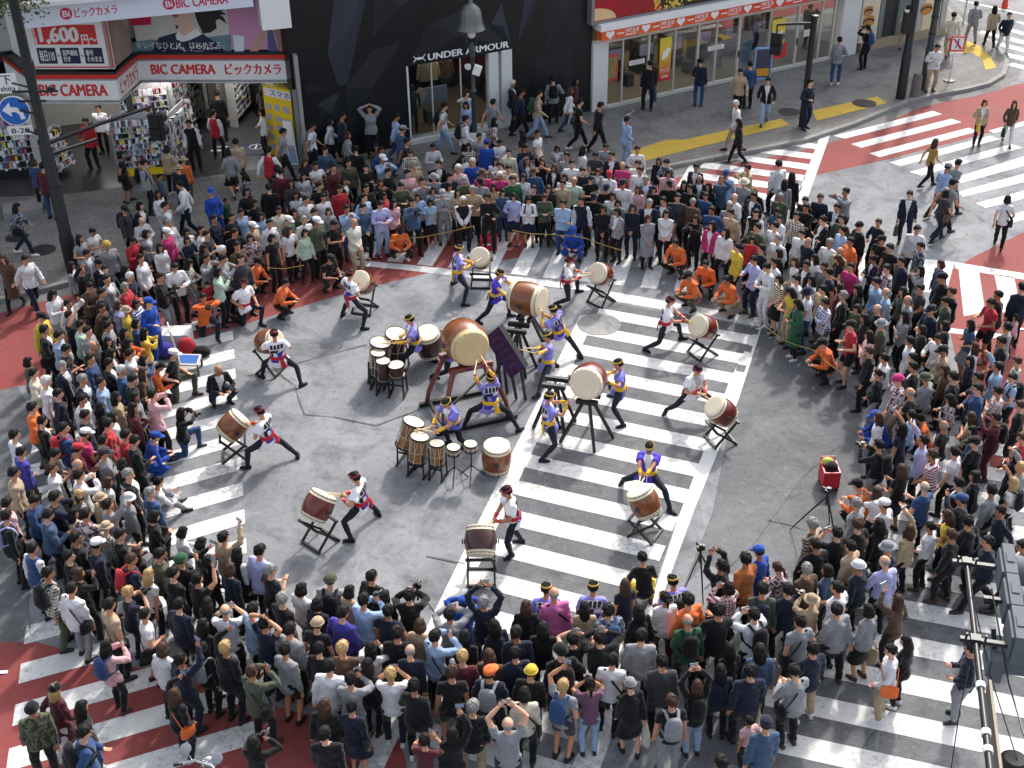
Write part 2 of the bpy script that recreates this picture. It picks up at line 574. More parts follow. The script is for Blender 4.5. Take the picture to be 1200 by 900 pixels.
# kerb stones and gutter along the edge
def offset(line, dist):
    out = []
    for i, p in enumerate(line):
        d = (line[min(i + 1, len(line) - 1)] - line[max(i - 1, 0)]).normalized()
        out.append(p + V2((d.y, -d.x)) * dist)
    return out
ko = offset(kl, .17)
kg = offset(kl, .65)
kb = MB()
for i in range(len(kl) - 1):
    L = (kl[i + 1] - kl[i]).length
    n = max(1, round(L / .9))
    for j in range(n):
        a, c2 = j / n, (j + .985) / n
        P = [kl[i].lerp(kl[i + 1], a), kl[i].lerp(kl[i + 1], c2), ko[i].lerp(ko[i + 1], c2), ko[i].lerp(ko[i + 1], a)]
        kb.prism([tuple(x) for x in P], -.03, SIDE_Z + .004)
tag(kb.build('kerb', kerbm), kind='structure')
sheet('gutter', [[tuple(x) for x in (ko[i], ko[i + 1], kg[i + 1], kg[i])] for i in range(len(kl) - 1)], .0065, gutterm)
# smooth grey pavement by the right shop, tiled shop floor, yellow guide paving
smooth_pave = ground_mat('smooth_paving', (.19, .19, .185), (.13, .13, .125), (.22, .218, .21))
sheet('smooth_pavement', [Q((612, 152), (697, 128), (1005, 60), (1100, 40), (1125, 40), (1150, 55), (1160, 75), (1120, 98), (1058, 112), (950, 140), (760, 178), (640, 195))], SIDE_Z + .004, smooth_pave)
sheet('tactile_paving', [T3(800, 0, (-200, 550), (-60, 505), (0, 505), (345, 430), (375, 452), (0, 545), (-180, 592)),
                         T3(800, 0, (455, 402), (680, 352), (718, 375), (470, 438)),
                         T6(1000, 0, (720, 370), (800, 312), (880, 345), (960, 420), (1000, 500), (925, 515), (905, 450), (840, 400), (740, 395))], SIDE_Z + .009, yellowm)
floor_m = mat('dark_floor_tile', (.045, .045, .047), .35, noise=.3, scale=2.0)
FLOOR = [tuple(gp(x, y)[:2]) for x, y in ((-160, 262), (-60, 238), (75, 232.5), (353, 196.5))]
sheet('shop_floor', [FLOOR + [(-5.2, 43.0), (-20, 48), (-34, 40)]], SIDE_Z + .0055, floor_m)
def inside(p, poly):
    c = False
    for i in range(len(poly)):
        a, b2 = poly[i], poly[i - 1]
        if (a[1] > p[1]) != (b2[1] > p[1]) and p[0] < (b2[0] - a[0]) * (p[1] - a[1]) / (b2[1] - a[1]) + a[0]:
            c = not c
    return c
PAVE_POLY = [tuple(p) for p in kl] + back
def floor_z(p):
    return SIDE_Z if inside(p, PAVE_POLY) else 0.0
# manholes
steel = mat('cast_iron', (.035, .035, .037), .6, .5, noise=.3, scale=30, bump=.3)
steelg = ground_mat('manhole_cover', (.3, .3, .29), (.2, .2, .2), (.38, .38, .37), fine=.4)
def disc(name, px, py, r, z, m, label, ring=None):
    c = gp(px, py, z)
    b = MB()
    pr = [(0, r), (.006, r), (.008, r * .96)]
    b.lathe(pr, (c.x, c.y, z), (0, 0, 1), 40)
    for k in range(-3, 4):
        L = math.sqrt(max(0, (r * .8) ** 2 - (k * r * .22) ** 2))
        b.box((c.x + k * r * .22, c.y, z + .009), (r * .07, 2 * L, .004))
    o = b.build(name, m)
    return tag(o, label, 'manhole', None)
disc('manhole_cover', 702, 380, .55, .012, steelg, 'large pale round manhole cover beside the zebra crossing')
disc('manhole_cover', 50, 293, .36, SIDE_Z + .005, steel, 'dark manhole cover on the pavement right of the striding bag carrier')
disc('manhole_cover', 20, 278, .32, SIDE_Z + .005, steel, 'dark manhole cover partly under the striding bag carrier')
disc('manhole_cover', 925, 131, .38, SIDE_Z + .012, steel, 'black manhole cover left of the black traffic signal pole')
disc('manhole_cover', 1013, 121, .42, SIDE_Z + .012, steel, 'black manhole cover set in the yellow guide paving')
disc('manhole_cover', 741, 128, .33, SIDE_Z + .006, smooth_pave, 'grey round cover in the pavement before the red fronted shop')
disc('manhole_cover', 956, 82, .3, SIDE_Z + .006, smooth_pave, 'small grey cover by the glass shopfront end')
disc('manhole_cover', 653, 147, .33, SIDE_Z + .006, smooth_pave, 'grey round cover in the pavement by the black facade')

# sealed joints and cracks running over the asphalt
def seam(pts, w_):
    P = [V2(gp(*q)) for q in pts]
    L, R_s = [], []
    for i, p in enumerate(P):
        d_ = (P[min(i + 1, len(P) - 1)] - P[max(i - 1, 0)]).normalized()
        k = w_ * (.7 + .5 * math.sin(i * 2.3))
        L.append(tuple(p + V2((-d_.y, d_.x)) * k))
        R_s.append(tuple(p + V2((d_.y, -d_.x)) * k))
    return L + R_s[::-1]
sheet('road_seam', [seam(q, .022) for q in (((318, 428), (330, 440), (346, 452), (351, 470), (357, 486), (392, 489)), ((290, 441), (330, 431), (380, 417), (430, 404)), ((392, 489), (440, 499), (520, 470)),
      ((500, 652), (530, 658), (548, 662)), ((900, 610), (926, 615), (945, 622)), ((826, 690), (880, 640), (940, 560), (985, 520)), ((0, 560), (20, 552), (45, 548)), ((10, 640), (30, 690), (36, 745)))], .0135, patchm)
# ---------------------------------------------------------------- people: bodies grown from a posed skeleton
def ik(a, b, l1, l2, pole):
    a, b = Vector(a), Vector(b)
    d = b - a
    L = d.length
    mx = (l1 + l2) * .998
    if L > mx:
        b = a + d * (mx / L)
        d = b - a
        L = mx
    L = max(L, abs(l1 - l2) + .01)
    x = (l1 * l1 - l2 * l2 + L * L) / (2 * L)
    h = math.sqrt(max(0, l1 * l1 - x * x))
    u = d.normalized()
    p = Vector(pole)
    p = (p - u * p.dot(u))
    p = p.normalized() if p.length > 1e-5 else Vector((0, 1, 0))
    return a + u * x + p * h, b

def skeleton(pel=(0, 0, .93), lean=0.03, side=0.0, twist=0.0, yaw=0.0, pitch=.12, hl=(-.25, .04, .80), hr=(.25, .04, .80),
             fl=(-.11, 0, 8), fr=(.11, 0, -8), el=None, er=None, kl=None, kr=None, shrug=0.0, fz=(.0, .0), grip='relaxed'):
    """fl / fr: foot x, y, toe turn in degrees; hands as points; elbows and knees by pole"""
    J = {}
    P = Vector(pel)
    up = Vector((side, math.sin(lean), math.cos(lean))).normalized()
    rt = Vector((math.cos(twist), math.sin(twist), 0))
    rt = (rt - up * rt.dot(up)).normalized()
    fw = up.cross(rt)
    J['pel'], J['up'], J['rt'], J['fw'] = P, up, rt, fw
    J['waist'] = P + up * .16
    J['chest'] = P + up * .33 + fw * .01
    J['sho'] = P + up * .46
    J['neck'] = P + up * .505 + fw * .01
    hx = Matrix.Rotation(yaw, 3, 'Z') @ Matrix.Rotation(-pitch, 3, 'X')
    base = Matrix((rt, fw, up)).transposed()
    upr = Matrix.Identity(3)
    B = Matrix([[(base[i][j] * .45 + upr[i][j] * .55) for j in range(3)] for i in range(3)])
    x = Vector((B[0][0], B[1][0], B[2][0])).normalized()
    z = Vector((B[0][2], B[1][2], B[2][2]))
    z = (z - x * z.dot(x)).normalized()
    B = Matrix((x, z.cross(x), z)).transposed()
    J['hm'] = B @ hx
    J['head'] = J['neck'] + up * .06 + J['hm'] @ Vector((0, .015, .115))
    for s, n, h, e, f, k, z0 in ((-1, 'L', hl, el, fl, kl, fz[0]), (1, 'R', hr, er, fr, kr, fz[1])):
        S = P + up * (.437 + shrug) + rt * (s * .172)
        J['sh' + n] = S
        pole = Vector(e) if e else rt * (s * .5) - fw * .7 - up * .3
        J['el' + n], J['wr' + n] = ik(S, h, .285, .255, pole)
        H = P + rt * (s * .09) - up * .02
        J['hip' + n] = H
        A = Vector((f[0], f[1], .085 + z0))
        a = math.radians(f[2])
        td = Vector((-math.sin(a), math.cos(a), 0))
        pole = Vector(k) if k else td + Vector((s * .15, 0, 0))
        J['kn' + n], J['an' + n] = ik(H, A, .43, .42, pole)
        J['toe' + n] = td
    J['grip'] = grip
    return J

def bparts(J, g=0.0):
    """closed tubes of the body, g metres thicker"""
    b = MB()
    up, rt, fw = J['up'], J['rt'], J['fw']
    P = J['pel']
    b.tube([P - up * .11, P - up * .05, P + up * .03, J['waist'], J['chest'] - up * .04, J['chest'] + up * .06, J['sho'] - up * .01, J['sho'] + up * .035],
           [(.10 + g, .08 + g), (.148 + g, .107 + g), (.152 + g, .108 + g), (.132 + g, .095 + g), (.155 + g, .108 + g), (.165 + g, .108 + g), (.122 + g, .082 + g), (.066 + g, .056 + g)], 14, ref=rt)
    return b

def arm(b, J, n, g=0.0, upto=1.0, taper=1.0):
    S, E, W = J['sh' + n], J['el' + n], J['wr' + n]
    c = J['sho'] - J['up'] * .01
    pts, rad = [c.lerp(S, .35), S, S.lerp(E, .5)], [.056 + g, .055 + g, .050 + g]
    if upto > .6:
        pts += [E, E.lerp(W, .35)]
        rad += [.043 + g * .9, .042 + g * .9]
    if upto >= 1:
        pts += [W]
        rad += [.028 + g * taper]
    b.tube(pts, rad, 9)

def leg(b, J, n, g=0.0, upto=1.0):
    H, K, A = J['hip' + n], J['kn' + n], J['an' + n]
    pts, rad = [H + J['up'] * .03, H.lerp(K, .3), H.lerp(K, .75)], [.092 + g, .086 + g, .064 + g]
    if upto > .55:
        pts += [K, K.lerp(A, .32), K.lerp(A, .75)]
        rad += [.056 + g, .056 + g, .041 + g * 1.15]
    if upto >= 1:
        pts += [A]
        rad += [.038 + g * 1.3]
    b.tube(pts, rad, 10)

def remesh(mb, vox, name, smooth=2):
    me = mb.mesh('tmp', [])
    o = bpy.data.objects.new('tmp', me)
    COL.objects.link(o)
    r = o.modifiers.new('r', 'REMESH')
    r.mode = 'VOXEL'
    r.voxel_size = vox
    if smooth:
        s = o.modifiers.new('s', 'SMOOTH')
        s.factor = .5
        s.iterations = smooth
    dg = bpy.context.evaluated_depsgraph_get()
    dg.update()
    out = bpy.data.meshes.new_from_object(o.evaluated_get(dg))
    bpy.data.objects.remove(o)
    bpy.data.meshes.remove(me)
    out.name = name
    out.polygons.foreach_set('use_smooth', [True] * len(out.polygons))
    return out

def folds(me, amp=.006, f=11.0):
    n = len(me.vertices)
    co = np.empty(n * 3, np.float32)
    no = np.empty(n * 3, np.float32)
    me.vertices.foreach_get('co', co)
    me.vertex_normals.foreach_get('vector', no)
    co, no = co.reshape(-1, 3), no.reshape(-1, 3)
    x, y, z = co.T
    k = np.sin(f * 1.7 * (x + .6 * z) + 2.1 * np.sin(f * .8 * y)) * .5 + np.sin(f * 2.3 * (z - .7 * x + .4 * y) + 1.7 * np.sin(f * x)) * .35 + np.sin(f * 4.1 * (y + z * .8) + 1.3 * np.sin(f * 2 * x)) * .3 + np.sin(f * 7.3 * (z + .5 * x) + 2 * np.sin(f * 3 * y)) * .14
    co = co + no * (amp * k)[:, None]
    me.vertices.foreach_set('co', co.ravel())
    me.update()

def hand(b, J, n):
    W, E = J['wr' + n], J['el' + n]
    d = (W - E).normalized()
    s = -1 if n == 'L' else 1
    ref = J['rt']
    side = (ref - d * ref.dot(d))
    side = side.normalized() if side.length > .2 else (J['fw'] - d * J['fw'].dot(d)).normalized()
    pal = d.cross(side) * s          # palm normal
    curl = .9 if J['grip'] == 'grip' else .45
    b2 = MB()
    b2.tube([W - d * .02, W + d * .03, W + d * .085], [(.025, .018), (.038, .016), (.036, .014)], 8, ref=side)
    for i, (off, L) in enumerate(((-.028, .060), (-.010, .070), (.009, .066), (.027, .052))):
        p0 = W + d * .07 + side * off
        d1 = (d + pal * curl * .5).normalized()
        p1 = p0 + d1 * L * .5
        d2 = (d + pal * curl * 1.6).normalized()
        p2 = p1 + d2 * L * .32
        d3 = (d * .4 + pal * curl * 2).normalized()
        b2.tube([p0, p1, p2, p2 + d3 * L * .28], [.0098, .0088, .008, .006], 6)
    t0 = W + d * .02 - side * s * .03
    t1 = t0 + (d * .6 - side * s * .8 + pal * .35).normalized() * .035
    b2.tube([t0, t1, t1 + (d + pal * .6).normalized() * .035], [.013, .0105, .007], 6)
    b.add(b2.v, b2.f, 0)

def face(b, J):
    h, M = J['head'], J['hm']
    for s in (-1, 1):
        b.ball(h + M @ Vector((s * .031, .087, .008)), (.013, .008, .007), 6, 4, 1, M)
        b.box(h + M @ Vector((s * .032, .088, .031)), (.032, .008, .007), 1, M)
    b.box(h + M @ Vector((0, .0905, -.058)), (.04, .01, .009), 2, M)

def body_mesh(J, name='body'):
    b = bparts(J)
    for n in 'LR':
        arm(b, J, n)
        leg(b, J, n)
        A = J['an' + n]
        b.tube([A - J['toe' + n] * .04 - Vector((0, 0, .03)), A + J['toe' + n] * .13 - Vector((0, 0, .045))], [.035, .026], 8)
    h, M = J['head'], J['hm']
    b.tube([J['sho'], J['neck'] + J['up'] * .03, h + M @ Vector((0, -.02, -.05))], [.06, .052, .05], 10)
    b.ball(h + M @ Vector((0, -.008, .022)), (.076, .094, .096), 14, 10, 0, M)
    b.ball(h + M @ Vector((0, .022, -.048)), (.056, .066, .068), 12, 8, 0, M)
    b.ball(h + M @ Vector((0, .095, -.018)), (.014, .02, .024), 8, 6, 0, M)
    for s in (-1, 1):
        b.ball(h + M @ Vector((s * .078, -.008, -.008)), (.012, .02, .032), 8, 6, 0, M)
    me = remesh(b, .0135, name, 1)
    # hands and facial features joined on
    x = MB()
    for n in 'LR':
        hand(x, J, n)
    face(x, J)
    x.v, x.f, x.mi = x.v, x.f, x.mi
    bm = bmesh.new()
    bm.from_mesh(me)
    vs = [bm.verts.new(v) for v in x.v]
    for q, mi in zip(x.f, x.mi):
        try:
            fa = bm.faces.new([vs[i] for i in q])
            fa.material_index = mi
            fa.smooth = True
        except ValueError:
            pass
    bm.to_mesh(me)
    bm.free()
    for m in (None, MATS['eye_dark'], MATS['lip']):
        me.materials.append(m)
    return me

def top_mesh(J, style):
    """t: short sleeves, l: long sleeves, c: long coat, s: sleeveless, happi: wide short sleeves and skirted hem"""
    g = {'t': .016, 's': .014, 'l': .024, 'c': .034, 'happi': .026}[style]
    b = bparts(J, g)
    up, rt, fw, P = J['up'], J['rt'], J['fw'], J['pel']
    hem = {'t': .10, 's': .10, 'l': .14, 'c': .5, 'happi': .15}[style]
    mid = (J['knL'] + J['knR']) / 2
    dn = (mid - P)
    dn = dn.normalized() if dn.length > .1 else -up
    dn = (dn - up * (.6 if style != 'c' else .3)).normalized()
    sp = abs((J['knL'] - J['knR']).dot(rt))
    wd = .165 + g + min(.09, max(0, sp - .2) * (.2 if style != 'c' else .42))
    b.tube([P + up * .1, P, P + dn * hem * .5, P + dn * hem], [(.14 + g, .10 + g), (.174 + g, .128 + g), (.5 * (.168 + wd) + g * .5, .138 + g), (wd, .14 + g + (.03 if style == 'c' else 0))], 14, ref=rt)
    b.tube([J['sho'] - up * .02, J['sho'] + up * .05 - fw * .005], [(.12, .085), (.068 + g * .6, .06 + g * .6)], 12, ref=rt)
    for n in 'LR':
        if style in 'lc':
            arm(b, J, n, g * .75, 1.0, 1.0)
        elif style == 't':
            arm(b, J, n, .018, .5)
        elif style == 'happi':
            S, E = J['sh' + n], J['el' + n]
            e = S.lerp(E, .62)
            b.tube([J['sho'].lerp(S, .3), S, e], [.075, .085, (.105, .075)], 10)
    me = remesh(b, .018, 'top', 2)
    folds(me, .0085 if style in 'ts' else .0125)
    # faces: 0 main, 1 front opening, 2 sleeves
    nf = len(me.polygons)
    mi = np.zeros(nf, np.int32)
    c = np.empty(nf * 3, np.float32)
    me.polygons.foreach_get('center', c)
    c = c.reshape(-1, 3) - np.array(P)
    U, R, F = (np.array(v) for v in (up, rt, fw))
    cu, cr, cf = c @ U, c @ R, c @ F
    arms = np.abs(cr) > .205
    wv = np.where(cu > .1, (cu - .1) * .20, 0) + .012
    mi[(cf > .04) & (np.abs(cr) < wv) & (cu < .52)] = 1
    mi[(np.abs(cr) > .19) & (cu > -.1)] = 2
    if style in 'lc':
        d = np.full(nf, 9.0)
        cc = c + np.array(P)
        for n in 'LR':
            for a, e in ((J['sh' + n], J['el' + n]), (J['el' + n], J['wr' + n])):
                a2, e2 = np.array(a), np.array(e)
                tt = np.clip(((cc - a2) @ (e2 - a2)) / max(1e-6, (e2 - a2) @ (e2 - a2)), 0, 1)
                d = np.minimum(d, np.linalg.norm(cc - a2 - tt[:, None] * (e2 - a2), axis=1))
        mi[(d < .072) & (mi != 1)] = 2
    me.polygons.foreach_set('material_index', mi)
    for _ in range(3):
        me.materials.append(None)
    return me

def bottom_mesh(J, style):
    b = MB()
    up, rt, P = J['up'], J['rt'], J['pel']
    g = {'long': .017, 'tight': .008, 'shorts': .026, 'skirt': .012}[style]
    b.tube([P - up * .10, P - up * .04, P + up * .05, P + up * .09], [(.12 + g, .09 + g), (.152 + g, .111 + g), (.148 + g, .105 + g), (.12 + g, .085 + g)], 14, ref=rt)
    if style == 'skirt':
        mid = (J['knL'] + J['knR']) / 2
        dn = (mid - P).normalized()
        sp = abs((J['knL'] - J['knR']).dot(rt))
        b.tube([P + up * .05, P + dn * .12, P + dn * .46], [(.16, .12), (.185, .14), (.21 + sp * .3, .18)], 16, ref=rt)
    else:
        for n in 'LR':
            leg(b, J, n, g, .5 if style == 'shorts' else 1.0)
    me = remesh(b, .0185, 'trousers', 2)
    folds(me, .008 if style != 'tight' else .004, 13)
    me.materials.append(None)
    return me

def shoe_mesh(J, n):
    A, t = J['an' + n], J['toe' + n]
    K = J['kn' + n]
    b = MB()
    low = A.z - .085
    r = Vector((t.y, -t.x, 0))
    back, front = A - t * .075, A + t * .175
    def at(p, h): return Vector((p.x, p.y, low + h))
    b.tube([at(back, .045), at(back.lerp(front, .25), .05), at(back.lerp(front, .6), .042), at(front, .028)], [(.03, .04), (.042, .048), (.046, .036), (.03, .024)], 10, ref=r)
    b.tube([at(A, .05), at(A, .105)], [(.042), (.044)], 10)
    b.tube([at(back, .01), at(back.lerp(front, .6), .012), at(front, .014)], [(.036, .012), (.05, .012), (.034, .012)], 10, ref=r)
    me = remesh(b, .011, 'shoe', 1)
    me.materials.append(None)
    return me

# ---- hair and hats in the frame of the head
def hair_mesh(kind):
    bm = bmesh.new()
    bmesh.ops.create_icosphere(bm, subdivisions=4, radius=1)
    rn = random.Random(hash(kind) % 1000 if False else len(kind) * 7)
    bald = kind == 'bald'
    for v in bm.verts:
        d = v.co.normalized()
        x, y, z = d
        line = float(np.interp(y, (-.3, .05, .3, .55, .7), (-.55, -.12, .0, .36, .46)))
        low = {'short': -.52, 'bob': -.62, 'long': -.62, 'pony': -.5, 'bald': -.5, 'cap': -.5}[kind]
        if kind in ('bob', 'long'):
            line = .34 if y > .5 else (.34 - (.5 - y) * 1.7)
        ok = z > max(line, low)
        if bald:
            ok = ok and z < .42
        k = 1.12 + .025 * math.sin(19 * x + 7 * z) + .03 * math.sin(31 * y + 13 * x) + .028 * math.sin(43 * z + 17 * x + 9 * y)
        if kind in ('bob', 'long'):
            k += .07 * max(0, -y + .3)
        fade = min(1, max(0, (z - max(line, low)) / .16))
        if bald:
            fade = min(fade, max(0, (.42 - z) / .2))
            k = 1.06
        s = .88 + (k - .88) * (fade ** .5) if ok else .88
        v.co = Vector((x * .079 * s, y * .098 * s - .008, z * .104 * s + .018))
    me = bpy.data.meshes.new('hair')
    b = MB()
    bm.verts.ensure_lookup_table()
    b.add([v.co[:] for v in bm.verts], [tuple(v.index for v in f.verts) for f in bm.faces])
    bm.free()
    # loose tufts and strands that break the outline
    rt_ = random.Random(3)
    n_t = {'bald': 0, 'long': 50, 'bob': 50, 'cap': 0}.get(kind, 70)
    k_ = 0
    while k_ < n_t:
        d = Vector((rt_.gauss(0, 1), rt_.gauss(0, 1), rt_.gauss(0, 1))).normalized()
        if d.z < float(np.interp(d.y, (-.3, .05, .3, .55, .7), (-.45, -.02, .1, .42, .55))) or (bald and d.z > .35):
            continue
        k_ += 1
        p = Vector((d.x * .088, d.y * .109 - .008, d.z * .116 + .018))
        if bald:
            p = p * .95
        g_ = Vector((d.x * .5 + rt_.gauss(0, .28), (.5 if d.y > .2 else -.4) + rt_.gauss(0, .28), -1.0))
        tg = (g_ - d * g_.dot(d)).normalized()
        L = rt_.uniform(.03, .055)
        b.tube([p - d * .010, p + d * .0015 + tg * L * .45, p + d * rt_.uniform(-.008, .006) + tg * L], [.012, .0105, .003], 5)
    if kind in ('bob', 'long'):
        end = -.11 if kind == 'bob' else -.27
        for j in range(13):
            a = math.radians(-170 + j * 340 / 12 / 1.0 + 90 - 0) if False else math.radians(165 + j * 210 / 12)
            # from one temple round the back to the other
            c, s = math.cos(a), math.sin(a)
            e = end + .02 * math.sin(j * 2.4)
            fl = 1.0 if kind == 'bob' else .9
            b.tube([(c * .074, s * .094 - .008, .04), (c * .086, s * .108 - .012, -.05), (c * .088 * fl, s * .108 * fl - .016, end * .75), (c * .08 * fl, s * .09 * fl - .016, e)],
                   [.024, .031, .029, .012], 7)
        if kind == 'long':
            b.tube([(0, -.075, 0), (0, -.095, -.12), (0, -.09, -.24)], [(.075, .04), (.085, .045), (.065, .022)], 10, ref=(1, 0, 0))
        else:
            b.tube([(0, -.07, 0), (0, -.085, -.06), (0, -.075, -.12)], [(.07, .04), (.078, .042), (.06, .03)], 10, ref=(1, 0, 0))
    if kind == 'pony':
        b.tube([(0, -.10, .03), (0, -.15, .01), (0, -.165, -.07), (0, -.15, -.17)], [.018, .034, .03, .008], 8)
    me = b.mesh('hair', [None], 'all')
    return me

def hat_mesh(kind):
    b = MB()
    def dome(r, top, flat=.0, n=20, z0=.045, yo=-.008):
        pr = [(0, r * 1.0), (.03, r * 1.0), (.06, r * .95), (top * .75, r * .78), (top * .93, r * .45), (top, r * .04)]
        V, F = [], []
        for t, q in pr:
            for j in range(n):
                a = 2 * math.pi * j / n
                V.append((q * math.cos(a), q * 1.22 * math.sin(a) + yo, z0 + t))
        for i in range(len(pr) - 1):
            for j in range(n):
                F.append((i * n + j, i * n + (j + 1) % n, (i + 1) * n + (j + 1) % n, (i + 1) * n + j))
        F.append(tuple((len(pr) - 1) * n + j for j in range(n)))
        F.append(tuple(reversed(range(n))))
        b.add(V, F)
    if kind == 'C':       # peaked cap
        dome(.093, .095)
        V = []
        n = 13
        for i in range(n):
            a = math.radians(25 + 130 * i / (n - 1))
            c, s = math.cos(a), math.sin(a)
            for r, z in ((.088, .052), (.088, .044)):
                V.append((c * r, s * r * 1.2 - .008, z))
            k = .095 * math.sin(math.pi * i / (n - 1)) ** .6
            for z in (.040, .032):
                V.append((c * .088 + c * k * .3, s * .106 - .008 + k, z - .015 * k / .095))
        F = []
        for i in range(n - 1):
            o, p = 4 * i, 4 * i + 4
            F += [(o, o + 2, p + 2, p), (o + 1, p + 1, p + 3, o + 3), (o + 2, o + 3, p + 3, p + 2)]
        b.add(V, F)
        b.ball((0, -.008, .14), (.011, .011, .006), 8, 5)
    elif kind == 'U':     # brimmed hat
        dome(.092, .105)
        b.lathe([(0, .088), (-.012, .118), (-.022, .165), (-.03, .166), (-.018, .118), (-.008, .088)], (0, -.008, .055), (0, 0, 1), 28, cap=(False, False))
    else:                 # knitted hat
        dome(.096, .118, z0=.02)
        b.tube([(.1 * math.cos(a), .119 * math.sin(a) - .008, .035) for a in [2 * math.pi * j / 24 for j in range(25)]], [.013] * 25, 7, cap=False)
    return b.mesh('hat', [None], 'all')

def band_mesh():
    b = MB()
    n = 28
    V, F = [], []
    for j in range(n):
        a = 2 * math.pi * j / n
        for r, z in ((.093, .052), (.098, .058), (.098, .082), (.09, .088)):
            V.append((r * math.cos(a), r * 1.19 * math.sin(a) - .008, z))
    for j in range(n):
        o, p = 4 * j, 4 * ((j + 1) % n)
        for k in range(3):
            F.append((o + k, p + k, p + k + 1, o + k + 1))
    b.add(V, F)
    b.ball((.02, .108, .075), (.028, .014, .018), 8, 6)
    b.ball((-.015, .11, .082), (.022, .014, .022), 8, 6)
    return b.mesh('headband', [None], 'all')

# ---- standard stances of onlookers (they look along +Y)
STANCE = {
    'S0': dict(yaw=.15), 'S1': dict(side=.03, hl=(-.26, -.02, .80), hr=(.24, .10, .82), fl=(-.14, .06, 14), fr=(.10, -.05, -10), yaw=-.2),
    'S2': dict(lean=.0, hl=(-.12, .20, .92), hr=(.26, -.02, .79), yaw=.05, fl=(-.09, .03, 5), fr=(.13, -.04, -14), pitch=.2),
    'S3': dict(hl=(-.24, .0, .8), hr=(.14, .22, 1.1), er=(.7, -.4, -.5), yaw=.3, pitch=.05, fl=(-.10, -.06, 12), fr=(.12, .05, -4)),
    'S4': dict(hl=(-.19, .10, .86), hr=(.19, .10, .86), el=(-.9, -.5, 0), er=(.9, -.5, 0), lean=-.01, pitch=.0, yaw=-.35, fl=(-.15, .0, 22), fr=(.15, .02, -18)),
    'S5': dict(side=-.05, twist=.18, hl=(-.23, .12, .83), hr=(.25, -.08, .80), yaw=-.25, pitch=.1, fl=(-.10, .10, 10), fr=(.14, -.08, -22)),
    'S6': dict(hl=(-.05, .22, 1.00), hr=(.25, .0, .80), el=(-.7, .1, -.6), twist=-.15, yaw=.45, pitch=.18),
    'A2': dict(hl=(-.20, .26, 1.10), hr=(.02, .30, 1.22), pitch=.1, yaw=-.3, side=.04, fl=(-.13, .08, 12)),
    'P2': dict(hl=(-.02, .30, 1.52), hr=(.12, .26, 1.50), side=-.03, twist=.1, pitch=.0, el=(-.8, .1, -.4), er=(.9, .1, -.3), fr=(.15, .10, -14), grip='grip'),
    'C0': dict(hl=(.10, .19, 1.16), hr=(-.10, .21, 1.12), el=(-.8, .1, -.6), er=(.8, .1, -.6), yaw=-.1),
    'C1': dict(hl=(-.03, .20, .93), hr=(.03, .21, .92), yaw=.2, fl=(-.12, .05, 12)),
    'A0': dict(hl=(-.08, .30, 1.14), hr=(.07, .30, 1.15), pitch=.4, el=(-.7, -.2, -.7), er=(.7, -.2, -.7)),
    'A1': dict(hl=(-.05, .24, 1.02), hr=(.16, .28, 1.18), pitch=.3, yaw=.15, fr=(.13, .08, -12)),
    'P0': dict(hl=(-.07, .28, 1.46), hr=(.07, .28, 1.46), pitch=.05, el=(-.8, .1, -.6), er=(.8, .1, -.6), grip='grip'),
    'P1': dict(hl=(-.05, .36, 1.38), hr=(.09, .34, 1.40), pitch=.12, el=(-.8, 0, -.6), er=(.8, 0, -.6), yaw=.08, fl=(-.13, .07, 10), grip='grip'),
    'R0': dict(hl=(-.25, .04, .8), hr=(.17, .26, 1.80), er=(.8, .2, 0), shrug=.015, pitch=-.1, grip='grip'),
    'R1': dict(hr=(.20, .14, .95), hl=(-.15, .28, 1.72), el=(-.8, .2, 0), shrug=.015, pitch=-.05, yaw=.1, grip='grip'),
    'U0': dict(hl=(-.10, .20, 1.80), hr=(.10, .20, 1.80), el=(-.9, .2, .1), er=(.9, .2, .1), shrug=.02, pitch=-.15, grip='grip'),
    'W0': dict(lean=.07, pel=(0, 0, .90), fl=(-.09, .32, 3), fr=(.09, -.34, -3), fz=(.0, .06), hl=(-.26, -.22, .88), hr=(.25, .26, .93), pitch=.05),
    'W1': dict(lean=.05, pel=(0, 0, .91), fl=(-.09, -.30, 3), fr=(.09, .28, -3), fz=(.05, .0), hl=(-.25, .22, .92), hr=(.25, -.16, .86), pitch=.2, twist=.08),
    'Q0': dict(pel=(0, -.05, .36), lean=.38, fl=(-.16, .08, 16), fr=(.16, .02, -16), hl=(-.12, .40, .50), hr=(.12, .40, .52), pitch=.1, kl=(-.4, 1, .5), kr=(.4, 1, .5)),
    'K0': dict(pel=(0, -.02, .48), lean=.12, fl=(-.11, .36, 4), fr=(.13, -.42, 0), fz=(0, .02), kr=(.1, 1, -.8), hl=(-.07, .34, 1.02), hr=(.07, .33, 1.02), pitch=.05, grip='grip'),
    'K1': dict(pel=(0, -.02, .50), lean=.1, fl=(-.13, .36, 10), fr=(.13, -.40, 0), fz=(0, .02), kr=(.1, 1, -.8), hl=(-.17, .26, .58), hr=(.20, .06, .60)),
    'L0': dict(pel=(0, -.05, .14), lean=.22, fl=(-.16, .52, 16), fr=(.18, .48, -16), hl=(-.12, .42, .42), hr=(.14, .40, .42), kl=(-.4, .5, 1), kr=(.4, .5, 1)),
    'U1': dict(hl=(-.09, .04, 1.72), hr=(.09, .04, 1.72), el=(-1, .1, .1), er=(1, .1, .1), shrug=.02, pitch=.0),
}
